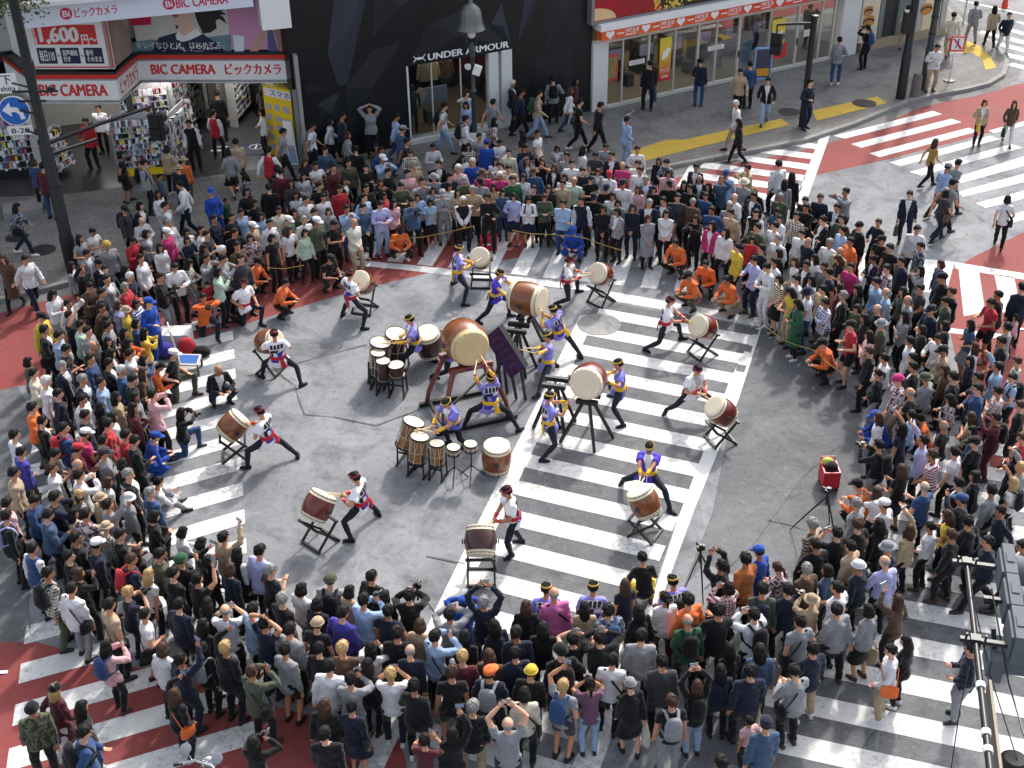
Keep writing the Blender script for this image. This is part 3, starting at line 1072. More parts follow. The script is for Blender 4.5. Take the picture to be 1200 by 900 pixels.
ALT = {'S': ('S0', 'S1', 'S2', 'S3', 'S4', 'S5', 'S6'), 'C': ('C0', 'C1'), 'A': ('A0', 'A1', 'A2'), 'P': ('P0', 'P1', 'P2'), 'R': ('R0', 'R1'), 'U': ('U0',), 'W': ('W0', 'W1'), 'Q': ('Q0',), 'K': ('K0',), 'k': ('K1',), 'L': ('L0',), 'V': ('U1',)}
_skel, _mesh, _hair = {}, {}, {}
def skel(k):
    if k not in _skel:
        _skel[k] = skeleton(**STANCE[k])
    return _skel[k]
def pmesh(k, what, style=None):
    key = (k, what, style)
    if key not in _mesh:
        J = skel(k)
        _mesh[key] = (body_mesh(J) if what == 'body' else top_mesh(J, style) if what == 'top' else bottom_mesh(J, style) if what == 'bottom' else shoe_mesh(J, style))
    return _mesh[key]
def hmesh(kind):
    if kind not in _hair:
        _hair[kind] = hat_mesh(kind[4:]) if kind.startswith('hat:') else band_mesh() if kind == 'band' else hair_mesh(kind)
    return _hair[kind]

# ---- colours of cloth, hair and skin
CLOTH = {'bk': ('black', '#17171a'), 'nv': ('navy', '#1b2236'), 'wh': ('white', '#d9d9dc'), 'gy': ('grey', '#8b8d92'), 'lg': ('pale grey', '#b9bbbf'), 'dg': ('charcoal', '#3a3b40'),
         'cr': ('cream', '#d3cbb6'), 'be': ('beige', '#b19b7c'), 'br': ('brown', '#5a4334'), 'or': ('orange', '#e8691a'), 're': ('red', '#b51f2e'), 'pk': ('pale pink', '#dba9ad'),
         'mg': ('magenta', '#c0276f'), 'pu': ('violet blue', '#3f3a9a'), 'lb': ('light blue', '#93b0d2'), 'bl': ('blue', '#2c4a78'), 'db': ('denim blue', '#3d5674'), 'gn': ('dark green', '#25583a'),
         'ol': ('olive', '#4d5340'), 'ye': ('yellow', '#d8b81f'), 'mr': ('maroon', '#55202a'), 'tl': ('teal', '#23485a'), 'la': ('lavender', '#a9addb'), 'sb': ('royal blue', '#1948a6'),
         'pg': ('mint', '#b4cdb8'), 'pl': ('plum', '#6d4a63'), 'ta': ('tan orange', '#b7692f'), 'ms': ('mustard', '#b08a3e'), 'pi': ('bright pink', '#c765a2'), 'tp': ('taupe', '#8a7663'),
         'pr': ('red plaid', '#8a2a35', '#d9d2cf', 'plaid'), 'pb': ('blue plaid', '#2c3a78', '#d6d9e6', 'plaid'), 'st': ('black striped', '#1c1c1c', '#d8cfb2', 'stripe'),
         'sr': ('red striped', '#8f1f3a', '#d9cfd4', 'stripe'), 'ss': ('blue striped', '#2b4a94', '#d5dbe8', 'stripe'), 'fl': ('flowered', '#c9c0c0', '#5b3440', 'blot'),
         'cm': ('camouflage', '#5c6148', '#2f2e28', 'blot'), 'ck': ('checked', '#cfc9bd', '#3a3230', 'plaid'), 'fd': ('dark patterned', '#2c3444', '#8a8f9a', 'blot'), 'bs': ('brown striped', '#4a3d38', '#98897d', 'stripe')}
def cloth(code):
    n = 'cloth_' + CLOTH[code][0].replace(' ', '_')
    if n in MATS:
        return MATS[n]
    e = CLOTH[code]
    m, t, b = nodes(n, .88, .15)
    b.inputs['Sheen Weight'].default_value = .15
    tc = N(t, 'ShaderNodeTexCoord')
    a = srgb(e[1])
    lum_ = .3 * a[0] + .6 * a[1] + .1 * a[2]
    a = tuple((x * .92 + lum_ * .08) * .90 for x in a)
    nz = N(t, 'ShaderNodeTexNoise', Scale=9.0, Detail=6.0, Roughness=.65)
    t.links.new(tc.outputs['Object'], nz.inputs['Vector'])
    col = mixc(t, ramp(t, nz.outputs['Fac'], .25, .8), tuple(x * .72 for x in a), tuple(min(1, x * 1.12) for x in a))
    if len(e) > 2:
        c2 = srgb(e[2])
        if e[3] == 'blot':
            k = N(t, 'ShaderNodeTexNoise', Scale=17.0, Detail=2.0)
            t.links.new(tc.outputs['Object'], k.inputs['Vector'])
            col = mixc(t, ramp(t, k.outputs['Fac'], .49, .53), col, c2)
        else:
            wv = N(t, 'ShaderNodeTexWave', Scale=5.2, bands_direction='Z', Distortion=.3)
            t.links.new(tc.outputs['Object'], wv.inputs['Vector'])
            f = ramp(t, wv.outputs['Fac'], .45, .55)
            if e[3] == 'plaid':
                w2 = N(t, 'ShaderNodeTexWave', Scale=5.2, bands_direction='X', Distortion=.3)
                t.links.new(tc.outputs['Object'], w2.inputs['Vector'])
                ad = N(t, 'ShaderNodeMath', operation='MULTIPLY_ADD')
                t.links.new(f, ad.inputs[0])
                ad.inputs[1].default_value = .5
                mu = N(t, 'ShaderNodeMath', operation='MULTIPLY')
                t.links.new(ramp(t, w2.outputs['Fac'], .45, .55), mu.inputs[0])
                mu.inputs[1].default_value = .45
                t.links.new(mu.outputs[0], ad.inputs[2])
                f = ad.outputs[0]
            col = mixc(t, f, col, c2)
    t.links.new(col, b.inputs['Base Color'])
    bp = N(t, 'ShaderNodeBump', Strength=.35, Distance=.012)
    t.links.new(nz.outputs['Fac'], bp.inputs['Height'])
    t.links.new(bp.outputs[0], b.inputs['Normal'])
    return m
SKIN = [mat('skin_fair', srgb('#c99a7f'), .55, noise=.1, scale=12), mat('skin_mid', srgb('#b98567'), .55, noise=.1, scale=12), mat('skin_tan', srgb('#a06f52'), .55, noise=.1, scale=12)]
mat('eye_dark', (.015, .012, .012), .3)
mat('lip', srgb('#8d4a45'), .5)
HAIRC = {'black': mat('hair_black', (.0085, .007, .0065), .55, spec=.22, noise=.5, scale=60, bump=.8), 'brown': mat('hair_brown', (.05, .024, .014), .5, spec=.25, noise=.4, scale=60, bump=.6),
         'grey': mat('hair_grey', (.21, .205, .2), .5, noise=.35, scale=60, bump=.6), 'white': mat('hair_white', (.55, .54, .52), .5, noise=.2, scale=60, bump=.6),
         'blond': mat('hair_blond', (.42, .27, .11), .42, noise=.3, scale=60, bump=.6)}
SHOE = [mat('shoe_black', (.014, .013, .013), .4), mat('shoe_brown', (.06, .03, .018), .5), mat('shoe_white', (.62, .62, .6), .6)]
BOT = {'k': ('long', 'bk'), 'n': ('long', 'nv'), 'j': ('long', 'bl'), 'q': ('long', 'lb'), 'e': ('long', 'be'), 'g': ('long', 'gy'), 'w': ('long', 'wh'), 's': ('skirt', 'bk'), 'x': ('skirt', 'nv'),
       'y': ('skirt', 'gy'), 'h': ('shorts', 'bk'), 'z': ('shorts', 'dg'), 'o': ('long', 'ol'), 'm': ('long', 'mr'), 'b': ('long', 'sb'), 'v': ('long', 'ye'), 't': ('tight', 'nv'), 'u': ('shorts', 'be')}
HAIR = {'b': ('short', 'black', 'black-haired man'), 'w': ('short', 'brown', 'brown-haired man'), 'g': ('short', 'grey', 'grey-haired man'), 'W': ('short', 'white', 'white-haired man'), 'B': ('bald', 'grey', 'balding man'),
        'y': ('short', 'blond', 'fair-haired person'), 'l': ('long', 'black', 'long-haired woman'), 'n': ('long', 'brown', 'brown-haired woman'), 'o': ('bob', 'black', 'black-bobbed woman'), 'a': ('bob', 'brown', 'brown-bobbed woman'),
        'p': ('pony', 'black', 'pony-tailed woman'), 'q': ('pony', 'brown', 'brown pony-tailed woman'), 'Y': ('long', 'blond', 'blond woman'), 'G': ('bob', 'grey', 'grey-bobbed woman')}
GARM = {'t': 'T-shirt', 'l': 'top', 'j': 'open jacket', 'h': 'hoodie', 'd': 'dress', 'c': 'long coat', 'v': 'vest', 's': 'sleeveless top'}
HATN = {'C': 'cap', 'U': 'brimmed hat', 'N': 'knitted hat'}
POSEN = {'C': 'arms folded', 'P': 'taking a photo', 'R': 'holding one hand high', 'U': 'raising both arms', 'W': 'walking', 'Q': 'squatting', 'K': 'kneeling', 'k': 'kneeling', 'L': 'sitting', 'A': 'hands held forward', 'S': '', 'V': 'hands on head'}

# ---- bags carried on the back and other things people carry
def bag_back(J, m, m2):
    b = MB()
    up, rt, fw = J['up'], J['rt'], J['fw']
    M = Matrix((rt, fw, up)).transposed()
    c = J['chest'] - fw * .21 - up * .03
    b2 = MB()
    b2.tube([c - up * .21, c - up * .17, c + up * .1, c + up * .2, c + up * .23], [(.12, .06), (.145, .085), (.14, .08), (.11, .06), (.05, .03)], 12, ref=rt)
    b2.tube([c - fw * .06 - up * .16, c - fw * .075 - up * .1, c - fw * .07 + up * .02], [(.08, .03), (.1, .045), (.09, .03)], 10, ref=rt)
    for s in (-1, 1):
        P = [c + rt * s * .08 + up * .17 + fw * .05, J['sho'] + rt * s * .105 + up * .065 - fw * .02, J['sho'] + rt * s * .115 + fw * .09 - up * .02, J['chest'] + rt * s * .135 + fw * .13, J['chest'] + rt * s * .17 - up * .14 + fw * .03, c + rt * s * .12 - up * .16 + fw * .04]
        b2.tube(P, [(.026, .012)] * len(P), 7)
    return b2
def bag_side(J, sgn=1):
    b = MB()
    up, rt, fw, P = J['up'], J['rt'] * sgn, J['fw'], J['pel']
    M = Matrix((rt, fw, up)).transposed()
    c = P + rt * .24 - fw * .02 - up * .02
    b.tube([c - up * .13, c - up * .1, c + up * .08, c + up * .11], [(.04, .12), (.06, .16), (.055, .155), (.03, .12)], 10, ref=rt)
    st = [c + up * .1 - fw * .1, J['chest'] - fw * .145 + rt * .06, J['sho'] - rt * .12 + up * .055 - fw * .02, J['chest'] + fw * .15 - rt * .02, c + up * .1 + fw * .1]
    b.tube(st, [(.02, .008)] * 5, 6)
    return b
# ---------------------------------------------------------------- buildings along the pavement
class Wall:
    """an upright plane from A to B; u along it, z up, d out towards the street"""
    def __init__(s, A, B):
        s.A, s.B = Vector((A[0], A[1], 0)), Vector((B[0], B[1], 0))
        s.t = (s.B - s.A).normalized()
        s.n = Vector((s.t.y, -s.t.x, 0))
        s.L = (s.B - s.A).length
    def pt(s, u, z, d=0.0):
        return s.A + s.t * u + s.n * d + Vector((0, 0, z))
    def px(s, x, y):
        return onwall(x, y, s.A, s.B)
    def box(s, mb, u0, u1, z0, z1, d0, d1, mi=0):
        V = [s.pt(u, z, d) for u in (u0, u1) for d in (d0, d1) for z in (z0, z1)]
        mb.add(V, [(0, 1, 3, 2), (4, 6, 7, 5), (0, 4, 5, 1), (2, 3, 7, 6), (0, 2, 6, 4), (1, 5, 7, 3)], mi)
    def poly(s, mb, pts, d0, d1, mi=0):
        """pts in (u, z); an extruded slab"""
        n = len(pts)
        ar = sum(pts[i][0] * pts[(i + 1) % n][1] - pts[(i + 1) % n][0] * pts[i][1] for i in range(n))
        if ar < 0:
            pts = list(reversed(pts))
        V = [s.pt(u, z, d1) for u, z in pts] + [s.pt(u, z, d0) for u, z in pts]
        F = [tuple(range(n)), tuple(reversed(range(n, 2 * n)))]
        for i in range(n):
            j = (i + 1) % n
            F.append((i, i + n, j + n, j))
        mb.add(V, F, mi)
    def off(s, d):
        w_ = Wall(s.A + s.n * d, s.B + s.n * d)
        return w_

_txt = {}
def text_geo(body, bold=0.0, shear=0.0):
    k = (body, bold, shear)
    if k not in _txt:
        c = bpy.data.curves.new('t', 'FONT')
        c.body = body
        c.offset = bold
        c.shear = shear
        c.resolution_u = 3
        o = bpy.data.objects.new('t', c)
        COL.objects.link(o)
        dg = bpy.context.evaluated_depsgraph_get()
        dg.update()
        me = bpy.data.meshes.new_from_object(o.evaluated_get(dg))
        V = [v.co.copy() for v in me.vertices]
        F = [tuple(p.vertices) for p in me.polygons]
        bpy.data.objects.remove(o)
        bpy.data.curves.remove(c)
        bpy.data.meshes.remove(me)
        _txt[k] = (V, F)
    return _txt[k]
def lettering(mb, wall, body, u0, u1, z0, z1, d, mi=0, bold=0.0, depth=.008, shear=0.0, vertical=False):
    V0, F0 = text_geo(body, 0.0, shear)
    if not V0:
        return
    V, F, dz = [], [], []
    for k in ((0,) if bold <= 0 else (-1, 0, 1)):      # bolder strokes: overprinted a little to each side
        F += [tuple(i + len(V) for i in f) for f in F0]
        V += [Vector((v.x + k * bold, v.y + k * bold * .4, 0)) for v in V0]
        dz += [abs(k) * .0012 + (.0006 if k > 0 else 0)] * len(V0)
    xs, ys = [v.x for v in V], [v.y for v in V]
    a, b, c, e = min(xs), max(xs), min(ys), max(ys)
    top = [wall.pt(u0 + (v.x - a) / (b - a) * (u1 - u0), z0 + (v.y - c) / max(1e-6, e - c) * (z1 - z0), d - q_) for v, q_ in zip(V, dz)]
    mb.add(top, F, mi)

WHITE = mat('sign_white', (.78, .78, .77), .45, noise=.05, scale=2)
PALE = mat('pale_sign', (.66, .71, .80), .45)
RED = mat('sign_red', (.62, .03, .025), .45)
CRIM = mat('crimson_letter', (.58, .012, .07), .5)
DKM = mat('dark_metal', (.03, .031, .034), .45, .3)
GREYM = mat('grey_metal', (.22, .225, .23), .45, .4)
BLACK = mat('black_wall', (.0065, .007, .009), .42, noise=.3, scale=.8)
FAC1 = mat('facade_slate', (.026, .032, .047), .5)
FAC2 = mat('facade_dark', (.010, .012, .017), .45)
FAC3 = mat('facade_pale_slate', (.085, .095, .115), .5)
PLAST = mat('wall_plaster', (.42, .41, .39), .8, noise=.15, scale=1.5)
ORB = mat('orange_ledge', (.48, .2, .07), .6)
NAVY = mat('sign_navy', (.012, .018, .06), .5)
SHELF = mat('shelf_white', (.36, .36, .37), .5)
LAMP2 = mat('dim_lamp_panel', (1, .93, .82), .5, emit=1.3)
LAMP = mat('lamp_panel', (1, .96, .9), .5, emit=10.0)
INT = mat('shop_interior', (.30, .29, .27), .7, noise=.2, scale=1)
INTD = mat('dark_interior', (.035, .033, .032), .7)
YEL = mat('cabinet_yellow', (.78, .55, .02), .5)
ALU = mat('window_frame', (.56, .55, .50), .4, .2)

def glass_mat():
    m, t, b = nodes('shop_glass', .03, .5)
    tr = N(t, 'ShaderNodeBsdfTransparent')
    gl = N(t, 'ShaderNodeBsdfGlossy', Roughness=.02)
    fr = N(t, 'ShaderNodeFresnel', IOR=1.5)
    mx = N(t, 'ShaderNodeMixShader')
    tr.inputs[0].default_value = (.82, .85, .84, 1)
    hf = N(t, 'ShaderNodeMath', operation='MULTIPLY')
    t.links.new(fr.outputs[0], hf.inputs[0])
    hf.inputs[1].default_value = .55
    t.links.new(hf.outputs[0], mx.inputs[0])
    t.links.new(tr.outputs[0], mx.inputs[1])
    t.links.new(gl.outputs[0], mx.inputs[2])
    t.links.new(mx.outputs[0], t.nodes['Material Output'].inputs[0])
    return m
GLASS = glass_mat()

def goods_mat():
    m, t, b = nodes('packaged_goods', .35, .4)
    g = N(t, 'ShaderNodeNewGeometry')
    cr = N(t, 'ShaderNodeValToRGB')
    cr.color_ramp.interpolation = 'CONSTANT'
    cols = ['#d8d8d8', '#222226', '#b6b8c6', '#8a2f38', '#c9b84a', '#4b5f90', '#e0e0e2', '#5a5c62', '#3a3a42', '#a9a5bb', '#d4d2d8', '#4f7d86', '#161618', '#b07a90', '#e2e2e6', '#8f8fa2']
    e = cr.color_ramp.elements
    while len(e) < len(cols):
        e.new(len(e) / len(cols))
    for i, h in enumerate(cols):
        e[i].position = i / len(cols)
        e[i].color = (*srgb(h), 1)
    t.links.new(g.outputs['Random Per Island'], cr.inputs[0])
    t.links.new(cr.outputs[0], b.inputs['Base Color'])
    return m
GOODS = goods_mat()

# ======== electronics shop, left
FL = Wall(gp(75, 232.5, .13), gp(353, 196.5, .13))
root = thing('shop_building', FL.pt(0, 0), 'electronics shop with open ground floor, red and white fascia and large billboards', 'shop')
H1 = 15.0
b = MB()
uL, uR = -14.0, FL.L + .25
FL.box(b, uL, uR, 3.75, H1, -6.5, -3.6)                      # upper storeys
b.build('upper_wall', PLAST, root)
b = MB()
FL.box(b, uL, uR, .13, 3.75, -6.7, -6.5)
FL.box(b, uR - .12, uR, .13, 3.75, -6.5, .05)
b.build('back_wall', INT, root)
for u in (1.2, 3.4, 5.9, 6.8):
    b = MB()
    FL.box(b, u, u + .35, 2.66, 2.695, -4.6, -2.4)
    b.build('lamp_panel', LAMP, root, split=True)
b = MB()
FL.box(b, 5.0, 5.25, .14, 3.1, -5.2, -3.9)
FL.box(b, 6.75, 7.0, .14, 3.1, -4.6, -3.0)
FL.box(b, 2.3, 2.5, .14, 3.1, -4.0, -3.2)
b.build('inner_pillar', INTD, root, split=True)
b = MB()
FL.box(b, 5.3, 6.7, .14, 3.1, -6.5, -6.2)
b.build('bright_aisle_wall', mat('bright_aisle', (.62, .6, .55), .6), root)

ZB, ZT = 2.70, 3.60
sp = [gp(18, 108, ZB), gp(40, 121, ZB), gp(141, 121, ZB), gp(166, 97, ZB), gp(344, 97, ZB)]
sp[0] = sp[1] + Vector((-1.4, 1.9, 0))
b = MB()
b.prism([tuple(p[:2]) for p in sp[:5]] + [tuple(FL.pt(uR, 0, -6.5)[:2]), tuple(FL.pt(uL, 0, -6.5)[:2]), tuple(FL.pt(uL, 0, -3.0)[:2])], ZB + .02, ZB + .10)
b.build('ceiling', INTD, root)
b = MB()
b.prism([tuple(p[:2]) for p in sp[:5]] + [tuple(FL.pt(uR, 0, -3.7)[:2]), tuple(FL.pt(uL, 0, -3.7)[:2]), tuple(FL.pt(uL, 0, -3.0)[:2])], ZT - .2, ZT - .02)
b.build('fascia_roof', DKM, root)
fascia = thing('fascia_sign', sp[2], 'white fascia band with red shop name wrapped round the projecting corner', 'sign')
b, br_, bl_, bd = MB(), MB(), MB(), MB()
walls = [Wall(sp[i], sp[i + 1]) for i in range(4)]
for i, w_ in enumerate(walls):
    e0 = 0.0
    w_.box(b, e0, w_.L, ZB, ZT - .14, -.25, 0)
    w_.box(br_, e0, w_.L, ZT - .14, ZT, -.25, .012)
    w_.box(bd, e0, w_.L, ZT, ZT + .07, -1.2, .03)
b.build('panel', WHITE, fascia)
br_.build('red_strip', RED, fascia, split=True)
bd.build('ledge', DKM, fascia)
def on(w_, body, x0, y0, x1, y1, mb, bold=.02, d=.006, mi=0, shear=0):
    u0, za = w_.px(x0, y1)
    u1, zb = w_.px(x1, y0)
    u0b, _ = w_.px(x0, y0)
    lettering(mb, w_, body, u0, u1, min(za, zb), max(za, zb), d, mi, bold, shear=shear)
wl_, ws_, wr_ = walls[1], walls[2], walls[3]
lettering(bl_, wl_, 'BIC CAMERA', wl_.L * .09, wl_.L * .88, ZB + .22, ZT - .30, .006, 0, .05)
lettering(bl_, ws_, 'ビックカメラ', ws_.L * .12, ws_.L * .92, ZB + .18, ZT - .24, .006, 0, .045)
lettering(bl_, wr_, 'BIC CAMERA', wr_.L * .075, wr_.L * .50, ZB + .27, ZT - .30, .006, 0, .05)
lettering(bl_, wr_, 'ビックカメラ', wr_.L * .56, wr_.L * .93, ZB + .25, ZT - .28, .006, 0, .05)
bl_.build('lettering', RED, fascia, split=True)
b = MB()
FL.box(b, FL.L - .02, FL.L + .1, .13, ZB, -.06, .04)
tag(b.build('corner_post', GREYM), 'grey corner post at the right end of the open shopfront', 'post')

# billboards over the fascia, one plane just behind it
def board(name, w_, x0, y0, x1, y1, label, m, d=-.2):
    u0, z0 = w_.px(x0, y1)
    u1, z1 = w_.px(x1, y0)
    z0 = ZT + .12
    u0, u1 = max(u0, .02), min(u1, w_.L - .02)
    bb = MB()
    w_.box(bb, u0, u1, z0, z1, d - .1, d)
    t_ = thing(name, w_.pt(u0, z0, d), label, 'billboard')
    bb.build('panel', m, t_)
    return t_, u0, u1, z0, z1
WP = wl_.off(-.12)
t_, u0, u1, z0, z1 = board('billboard', WP, 24, 20, 133, 84, 'white price billboard with big red 1,600 yen figures', WHITE, 0)
b, c_, e_ = MB(), MB(), MB()
W_ = u1 - u0
zt = WP.px(80, 29)[1]
zm = WP.px(80, 53)[1]
WP.box(b, u0 + W_ * .13, u0 + W_ * .86, zm + .02, zt, .0, .006)
lettering(c_, WP, '1,600', u0 + W_ * .20, u0 + W_ * .66, zm + .02, zt - .06, .014, 0, .05)
lettering(c_, WP, '月\n額', u0 + W_ * .08, u0 + W_ * .17, zm + .02, zt - .1, .014, 0, .03)
lettering(c_, WP, '円～', u0 + W_ * .68, u0 + W_ * .86, zm, zm + .32, .014, 0, .03)
za, zb = WP.px(80, 74.5)[1], WP.px(80, 56)[1]
for k, tx in enumerate(('毎日110', '音声通話\n付き', '番号\nそのまま')):
    a0 = u0 + W_ * (.14 + .27 * k)
    WP.box(e_, a0, a0 + W_ * .215, za, zb, 0, .006)
    lettering(c_, WP, tx, a0 + W_ * .02, a0 + W_ * .195, za + .06, zb - .06, .012, 0, .03)
    if k < 2:
        lettering(e_, WP, '+', a0 + W_ * .225, a0 + W_ * .262, (za + zb) / 2 - .05, (za + zb) / 2 + .05, .01)
b.build('red_block', RED, t_)
e_.build('navy_box', NAVY, t_, split=True)
c_.build('lettering', WHITE, t_, split=True)
bb = MB()
WP.box(bb, u0, u1, z0 + .04, z0 + .08, 0, .008)
WP.box(bb, u1 - .04, u1, z0 + .08, z1, 0, .008)
bb.build('red_border', RED, t_)

WS = ws_.off(-.06)
t_ = thing('side_poster', WS.pt(0, ZT), 'narrow skin-toned photo poster on the slanted face between two billboards', 'poster')
b = MB()
WS.box(b, .08, WS.L - .1, ZT + .12, 6.2, -.1, 0)
b.build('panel', mat('blurred_skin_poster', (.33, .25, .21), .5, noise=.7, scale=1.6), t_)

WR = wr_.off(-.12)
t_, u0, u1, z0, z1 = board('billboard', WR, 148, -30, 271, 62, 'portrait billboard of a dark-haired woman with white collar', mat('billboard_sky', (.56, .56, .52), .5, noise=.12, scale=.5), 0)
def wq(*pts): return [WR.px(*q) for q in pts]
def layer(name, polys, m, d, w_=WR, split=True):
    bb = MB()
    for p in polys:
        w_.poly(bb, [w_.px(*q) for q in p], d - .002, d)
    return bb.build(name, m, t_, split=split)
layer('teal_ground', [((150, 50), (178, 46), (205, 48), (205, 61), (150, 61)), ((240, 44), (271, 40), (271, 61), (240, 61))], mat('billboard_teal', (.13, .22, .27), .5, noise=.5, scale=2), .004, split=True)
layer('dress', [((178, 61), (186, 44), (207, 38), (216, 47), (233, 36), (247, 46), (258, 52), (264, 61))], NAVY, .007)
layer('face', [((200, -20), (201, 17), (204, 24), (209, 29), (210, 42), (217, 46), (227, 36), (227, 14), (229, -20))], mat('poster_skin', srgb('#d9b7a2'), .5), .010)
layer('collar', [((206, 41), (209, 36), (215, 43), (230, 33), (237, 40), (222, 47), (214, 49), (207, 46))], WHITE, .014)
layer('mouth', [((201, 17.5), (206, 16.5), (211, 18), (206, 20.5))], mat('poster_lip', srgb('#a4424a'), .5), .013)
layer('hair', [((226, -20), (227, 12), (232, 27), (238, 39), (247, 38), (254, 33), (253, 24), (257, 22), (266, 28), (262, 20), (258, 17), (266, 17), (259, 13), (264, 11), (255, 8), (255, -20)), ((206, 29), (209, 30), (208, 34), (206, 33))], mat('poster_hair', (.012, .011, .012), .5), .016)
layer('crimson_block', [((152, 20), (177, 19), (177, 29), (153, 30))], CRIM, .006)
bb = MB()
zc = WR.px(215, 53)[1]
lettering(bb, WR, 'キレイなひとは、はじめてる。', WR.px(160, 53)[0], WR.px(263, 53)[0], zc - .11, zc + .11, .020, 0, .0)
rr = random.Random(3)
for k in range(34):
    x = rr.uniform(192, 254)
    y = rr.uniform(52, 61)
    u, z = WR.px(x, y)
    WR.poly(bb, [(u + .025 * math.cos(a), z + .025 * math.sin(a)) for a in [q * math.pi / 4 for q in range(8)]], .017, .0185)
bb.build('lettering', WHITE, t_, split=True)

t_, u0, u1, z0, z1 = board('billboard', WR, 272, -30, 342, 62, 'pink photo billboard with a bent arm and a white bucket', mat('billboard_pink', srgb('#c38bb0'), .5, noise=.1, scale=.8), .002)
layer('arm', [((292, 61), (306, 32), (313, 30), (312, 42), (302, 61))], mat('poster_arm', srgb('#b99683'), .5), .006)
layer('bucket', [((273, 41), (286, 42), (286, 61), (275, 61))], PALE, .006)
layer('skirt', [((313, 31), (319, 33), (326, 61), (314, 61))], mat('poster_violet', srgb('#54557f'), .5), .006)
layer('brown_strip', [((321, 33), (339, 38), (339, 61), (327, 61))], mat('poster_taupe', srgb('#96766c'), .5), .007)

b = MB()
u0, z0 = FL.px(306, 34)
u1, _ = FL.px(341, 38)
FL.box(b, u0, u1, z0 + .05, 7.0, -.6, .35)
tag(b.build('sign_box', WHITE), 'blank white box sign sticking out beside the pink billboard', 'sign')

# long banner on the face line above the billboards
BW = FL.off(.35)
u0, za = BW.px(24, 36)
u1, zb = BW.px(297, 6)
zt = BW.px(160, 7.5)[1]
zl = (za + zb) / 2
t_ = thing('banner_sign', BW.pt(u0, zl), 'long pale band with crimson shop name above the billboards', 'sign')
b = MB()
BW.box(b, u0, u1, zl, zl + .62, -.12, 0)
b.build('panel', PALE, t_)
b = MB()
BW.box(b, u0 - 8, u1, zl + .62, zl + .74, -1.9, .25)
b.build('white_edge', WHITE, t_)
b = MB()
L_ = u1 - u0
lettering(b, BW, 'ビックカメラ', BW.px(88, 20)[0], BW.px(138, 14)[0], zl + .16, zl + .44, .006, 0, .03)
lettering(b, BW, 'BIC CAMERA', BW.px(207, 10)[0], BW.px(268, 4)[0], zl + .16, zl + .44, .006, 0, .03)
for x, y in ((79, 24), (199, 11)):
    u, _ = BW.px(x, y)
    ring = [(u + .17 * math.cos(a), zl + .31 + .17 * math.sin(a)) for a in [q * math.pi / 10 for q in range(20)]]
    BW.poly(b, ring, .001, .006)
b.build('lettering', CRIM, t_, split=True)
b = MB()
for x, y in ((79, 24), (199, 11)):
    u, _ = BW.px(x, y)
    lettering(b, BW, 'Bi', u - .10, u + .10, zl + .22, zl + .40, .010, 0, .03)
b.build('emblem', PALE, t_, split=True)
b = MB()
BW.box(b, u0 - 8, u1 + 3, zl + .74, zl + 1.15, -1.9, -.1)
t2 = b.build('orange_ledge', ORB, root)
b = MB()
for k in range(12):
    BW.box(b, u0 - 4 + k * 1.3, u0 - 3.96 + k * 1.3, zl + 1.15, zl + 2.1, -.3, -.26)
BW.box(b, u0 - 4, u1 + 3, zl + 2.06, zl + 2.1, -.3, -.26)
b.build('roof_railing', GREYM, root)
# grey-white return board at the far left of the frame
b = MB()
w0 = walls[0].off(-.3)
w0.box(b, -4, w0.L, ZT + .1, 7.5, -.1, 0)
w0.box(b, w0.L - .05, w0.L, ZT + .1, 7.5, 0, .02, 1)
tag(b.build('side_board', [WHITE, RED]), 'plain white side board with red edge at far left', 'billboard')

# goods shelves
def shelf(a, c2, h, depth, label, rows=6, bin_col=None, tilt=.0, name='goods_shelf'):
    w_ = Wall(a, c2)
    t_ = thing(name, w_.pt(0, .14), label, 'shelf', None)
    f, g_ = MB(), MB()
    L = w_.L
    w_.box(f, 0, L, .14, h, -depth, -depth + .03)
    for u in (0, L - .03):
        w_.box(f, u, u + .03, .14, h, -depth + .03, -tilt)
    for k in range(rows):
        z = .45 + (h - .5) * k / rows
        dd = -tilt * k / rows
        w_.box(f, .03, L - .03, z, z + .025, -depth + .03, dd)
        u = .05
        while u < L - .14:
            wd = rr.uniform(.035, .085)
            hh = rr.uniform(.62, .94) * (h - .5) / rows
            w_.box(g_, u, u + wd, z + .027, z + .027 + hh, dd - rr.uniform(.1, .16), dd - .015 - rr.uniform(0, .03))
            if rr.random() < .4:
                w_.box(g_, u, u + wd * 1.2, z - .05, z + .02, dd + .004, dd + .008)
            u += wd + rr.uniform(.006, .02)
    f.build('frame', SHELF, t_)
    tag(g_.build('merchandise', GOODS, t_), kind='stuff')
    if bin_col:
        q = MB()
        w_.box(q, .02, L - .02, .15, .43, -depth + .05, -.02)
        q.build('bin', bin_col, t_)
    return t_
shelf(gp(140, 209, .13), gp(207, 203, .13), 2.0, .6, 'tall white shelf of small boxed gadgets with yellow bin', 8, YEL)
shelf(gp(209, 202, .13), gp(239, 170, .13), 1.7, .5, 'shelf of goods angled back into the shop beside the boxed gadgets', 6, NAVY, .25)
shelf(gp(66, 217, .13), gp(92, 199, .13), 1.6, .6, 'rack of bright snack-coloured packets behind the left signal pole', 6, None, .35)
shelf(gp(-30, 213, .13), gp(46, 207, .13), 2.1, .7, 'dim counter of small items at far left', 7, BLACK)
shelf(gp(150, 178, .13), gp(206, 172, .13), 2.2, .5, 'back row shelf of gadgets inside the shop', 8)
shelf(gp(212, 168, .13), gp(243, 139, .13), 2.2, .4, 'deep wall of hanging accessories beside the shop entrance', 8)
shelf(gp(280, 150, .13), gp(300, 125, .13), 2.0, .3, 'bright wall display along the lit shop aisle', 7)
